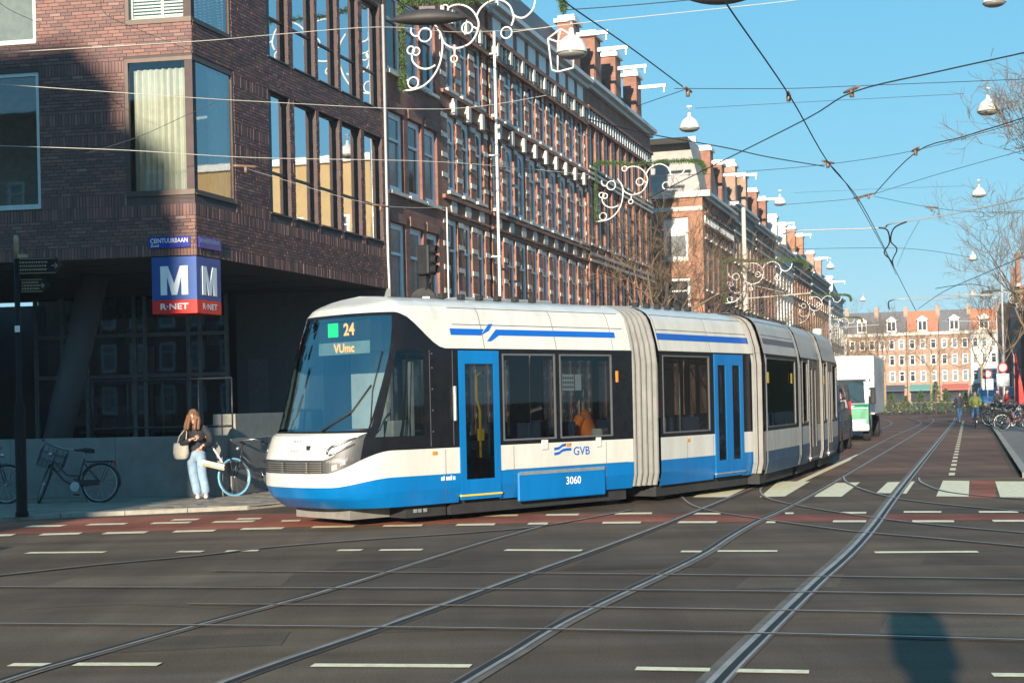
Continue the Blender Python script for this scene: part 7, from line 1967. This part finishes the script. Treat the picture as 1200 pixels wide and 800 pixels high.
# ---------------------------------------------------------------- bare trees and plants
def bare_tree(label, loc, h, spread, seed, name='bare_tree', twig=1.0, group=None, lean=(0, 0), depth=6, mat=None):
    o = thing(name, label, 'tree', loc, 0, group)
    r_ = random.Random(seed)
    tr = MB(); br_ = MB(); tw = MB()
    th = h*0.30
    r0 = 0.008*h + 0.025
    tr.tube([(0, 0, 0), (lean[0]*.3, lean[1]*.3, th*0.5), (lean[0]*.7, lean[1]*.7, th), (lean[0], lean[1], th*1.35)], [r0*1.25, r0, r0*0.85, r0*0.7], 9)
    tr.build('trunk', mat or m_bark, o)
    def grow(p, d, L, r, lev):
        n = 3; pts = [p]; q_ = p; dd = d
        for k in range(n):
            dd = (dd + Vector((r_.gauss(0, .16), r_.gauss(0, .16), r_.gauss(0.05, .12)))).normalized()
            q_ = q_ + dd*L/n; pts.append(q_)
        (br_ if lev < 2 else tw).tube(pts, [r*(1 - 0.45*k/n) for k in range(n + 1)], 5 if lev < 2 else 3, 0, False)
        if lev >= depth: return
        m = 3
        for k in range(m):
            f = r_.uniform(0.35, 1.0); b_ = pts[0].lerp(pts[-1], f) if f < .9 else pts[-1]
            b_ = pts[min(n, int(f*n + .5))]
            a = dd.orthogonal().normalized(); a.rotate(Matrix.Rotation(r_.uniform(0, 6.28), 3, dd))
            nd = (dd*r_.uniform(0.55, 0.9) + a*r_.uniform(0.4, 0.85)*spread + Vector((0, 0, 0.12))).normalized()
            grow(b_, nd, L*r_.uniform(0.58, 0.78), max(r*0.52, 0.0075), lev + 1)
    top = Vector((lean[0], lean[1], th*1.3))
    for k in range(5):
        a = k*2*math.pi/5 + r_.uniform(-.4, .4)
        grow(top - Vector((0, 0, r_.uniform(0, th*0.3))), Vector((math.cos(a)*0.75*spread, math.sin(a)*0.75*spread, r_.uniform(0.6, 1.1))).normalized(), h*0.26, r0*0.5, 1)
    br_.build('limb', mat or m_bark, o, 'stuff'); tw.build('twigs', M('twig', (0.17, 0.12, 0.075), 0.9, var=0.3), o, 'stuff')
    return o
bare_tree('bare street tree in front of the brown dormer houses', ST(-11.1, 53.5, KZ), 10.5, 0.9, 4)
bare_tree('bare tree before the sunlit orange end wall', ST(-11.3, 63.0, KZ), 11.0, 1.0, 9)
bare_tree('bare tree along the far left houses', ST(-11.2, 100, .1), 9.0, 0.9, 14)
bare_tree('small bare tree near the end of the left houses', ST(-11.0, 140, .1), 10.0, 1.0, 21)
bare_tree('bare tree at the right picture edge, only twigs in view', ST(3.7, 38.0, .1), 13.5, 1.05, 33, lean=(0.3, 0.2), depth=7)
bare_tree('bare tree on the right pavement by the white signs', ST(2.2, 100, .1), 11.0, 0.8, 41)
bare_tree('bare tree on the right pavement behind the red banner', ST(3.0, 72, .1), 12.0, 0.7, 45)
mt = M('pale_bark', (0.30, 0.215, 0.13), 0.9, var=0.3)
bare_tree('wide pale bare tree at the far end right of the truck', ST(-7.4, 138, 0), 12.0, 1.2, 52, mat=mt)
bare_tree('bare tree in the middle of the far end', ST(-3.6, 150, 0), 11.0, 1.1, 57, mat=mt)
bare_tree('bare tree at the far end before the pale houses', ST(1.2, 150, 0), 11.0, 1.0, 61, mat=mt)
bare_tree('bare tree at the far end, left of the white row houses', ST(-12.5, 158, 0), 11.0, 1.1, 67, mat=mt)
m_conif = M_island('conifer_needles', [(0, (0.03, 0.07, 0.02)), (0.5, (0.055, 0.105, 0.03)), (1, (0.11, 0.15, 0.05))], 0.85, 0)
def conifer(label, loc, h, seed, w=0.42, name='conifer'):
    o = thing(name, label, 'plant', loc, 0, 'plants standing at the far end of the street')
    r_ = random.Random(seed)
    b = MB(); b.tube([(0, 0, 0), (0, 0, h*0.9)], 0.03, 5); b.build('stem', m_bark, o)
    g = MB()
    for k in range(650):
        t = r_.random()**0.8; z = h*(0.08 + 0.92*t); rr = w*h*(1 - t)*r_.uniform(0.35, 1.0)*(1 + 0.25*math.sin(z*9)); a = r_.uniform(0, 6.283)
        p = Vector((rr*math.cos(a), rr*math.sin(a), z)); d = Vector((math.cos(a), math.sin(a), r_.uniform(-.4, .5))).normalized()*r_.uniform(0.10, 0.2); s_ = d.orthogonal().normalized()*0.04
        g.face([p - s_, p + d, p + s_])
    g.build('foliage', m_conif, o)
for i, (p, t, h, lab) in enumerate(((-5.9, 119, 1.7, 'rounded green bush left of the far end plants'), (-4.9, 121, 1.5, 'low green bush second from left at the far end'), (-3.7, 120, 1.9, 'green bush in the middle of the far end plants'), (-2.5, 118, 2.6, 'tallest dark green conifer at the far end'),
                                  (-1.8, 121, 2.0, 'green conifer just left of the far pedestrian'), (-0.3, 121, 1.7, 'yellowish bush right of the far pedestrian'), (0.6, 117, 1.6, 'low bush near the right kerb at the far end'), (-7.0, 122, 1.3, 'small bush beside the far bicycle rack'))):
    conifer(lab, ST(p, t, 0), h, 70 + i, 0.42 if h < 2 else 0.3)
van('dark red van parked far down on the right side', ST(3.2, 126), vrot, M('van_red', (0.28, 0.02, 0.02), 0.3, var=0.05, coat=0.4))
van('blue van parked at the far end left of the red van', ST(1.6, 138), vrot, M('van_blue', (0.03, 0.12, 0.3), 0.3, var=0.05, coat=0.4))

# ---------------------------------------------------------------- thin winter haze
hm = bpy.data.materials.new('haze'); hm.use_nodes = True
hn = hm.node_tree.nodes; hl = hm.node_tree.links
hn.remove(hn['Principled BSDF'])
pv_ = hn.new('ShaderNodeVolumePrincipled')
pv_.inputs['Color'].default_value = (0.86, 0.90, 0.95, 1); pv_.inputs['Density'].default_value = 0.0004; pv_.inputs['Anisotropy'].default_value = 0.2
hl.new(pv_.outputs[0], hn['Material Output'].inputs['Volume'])
b = MB(); b.box((-130, -60, -1), (190, 330, 27))
hz = b.build('haze', hm, None, 'stuff')
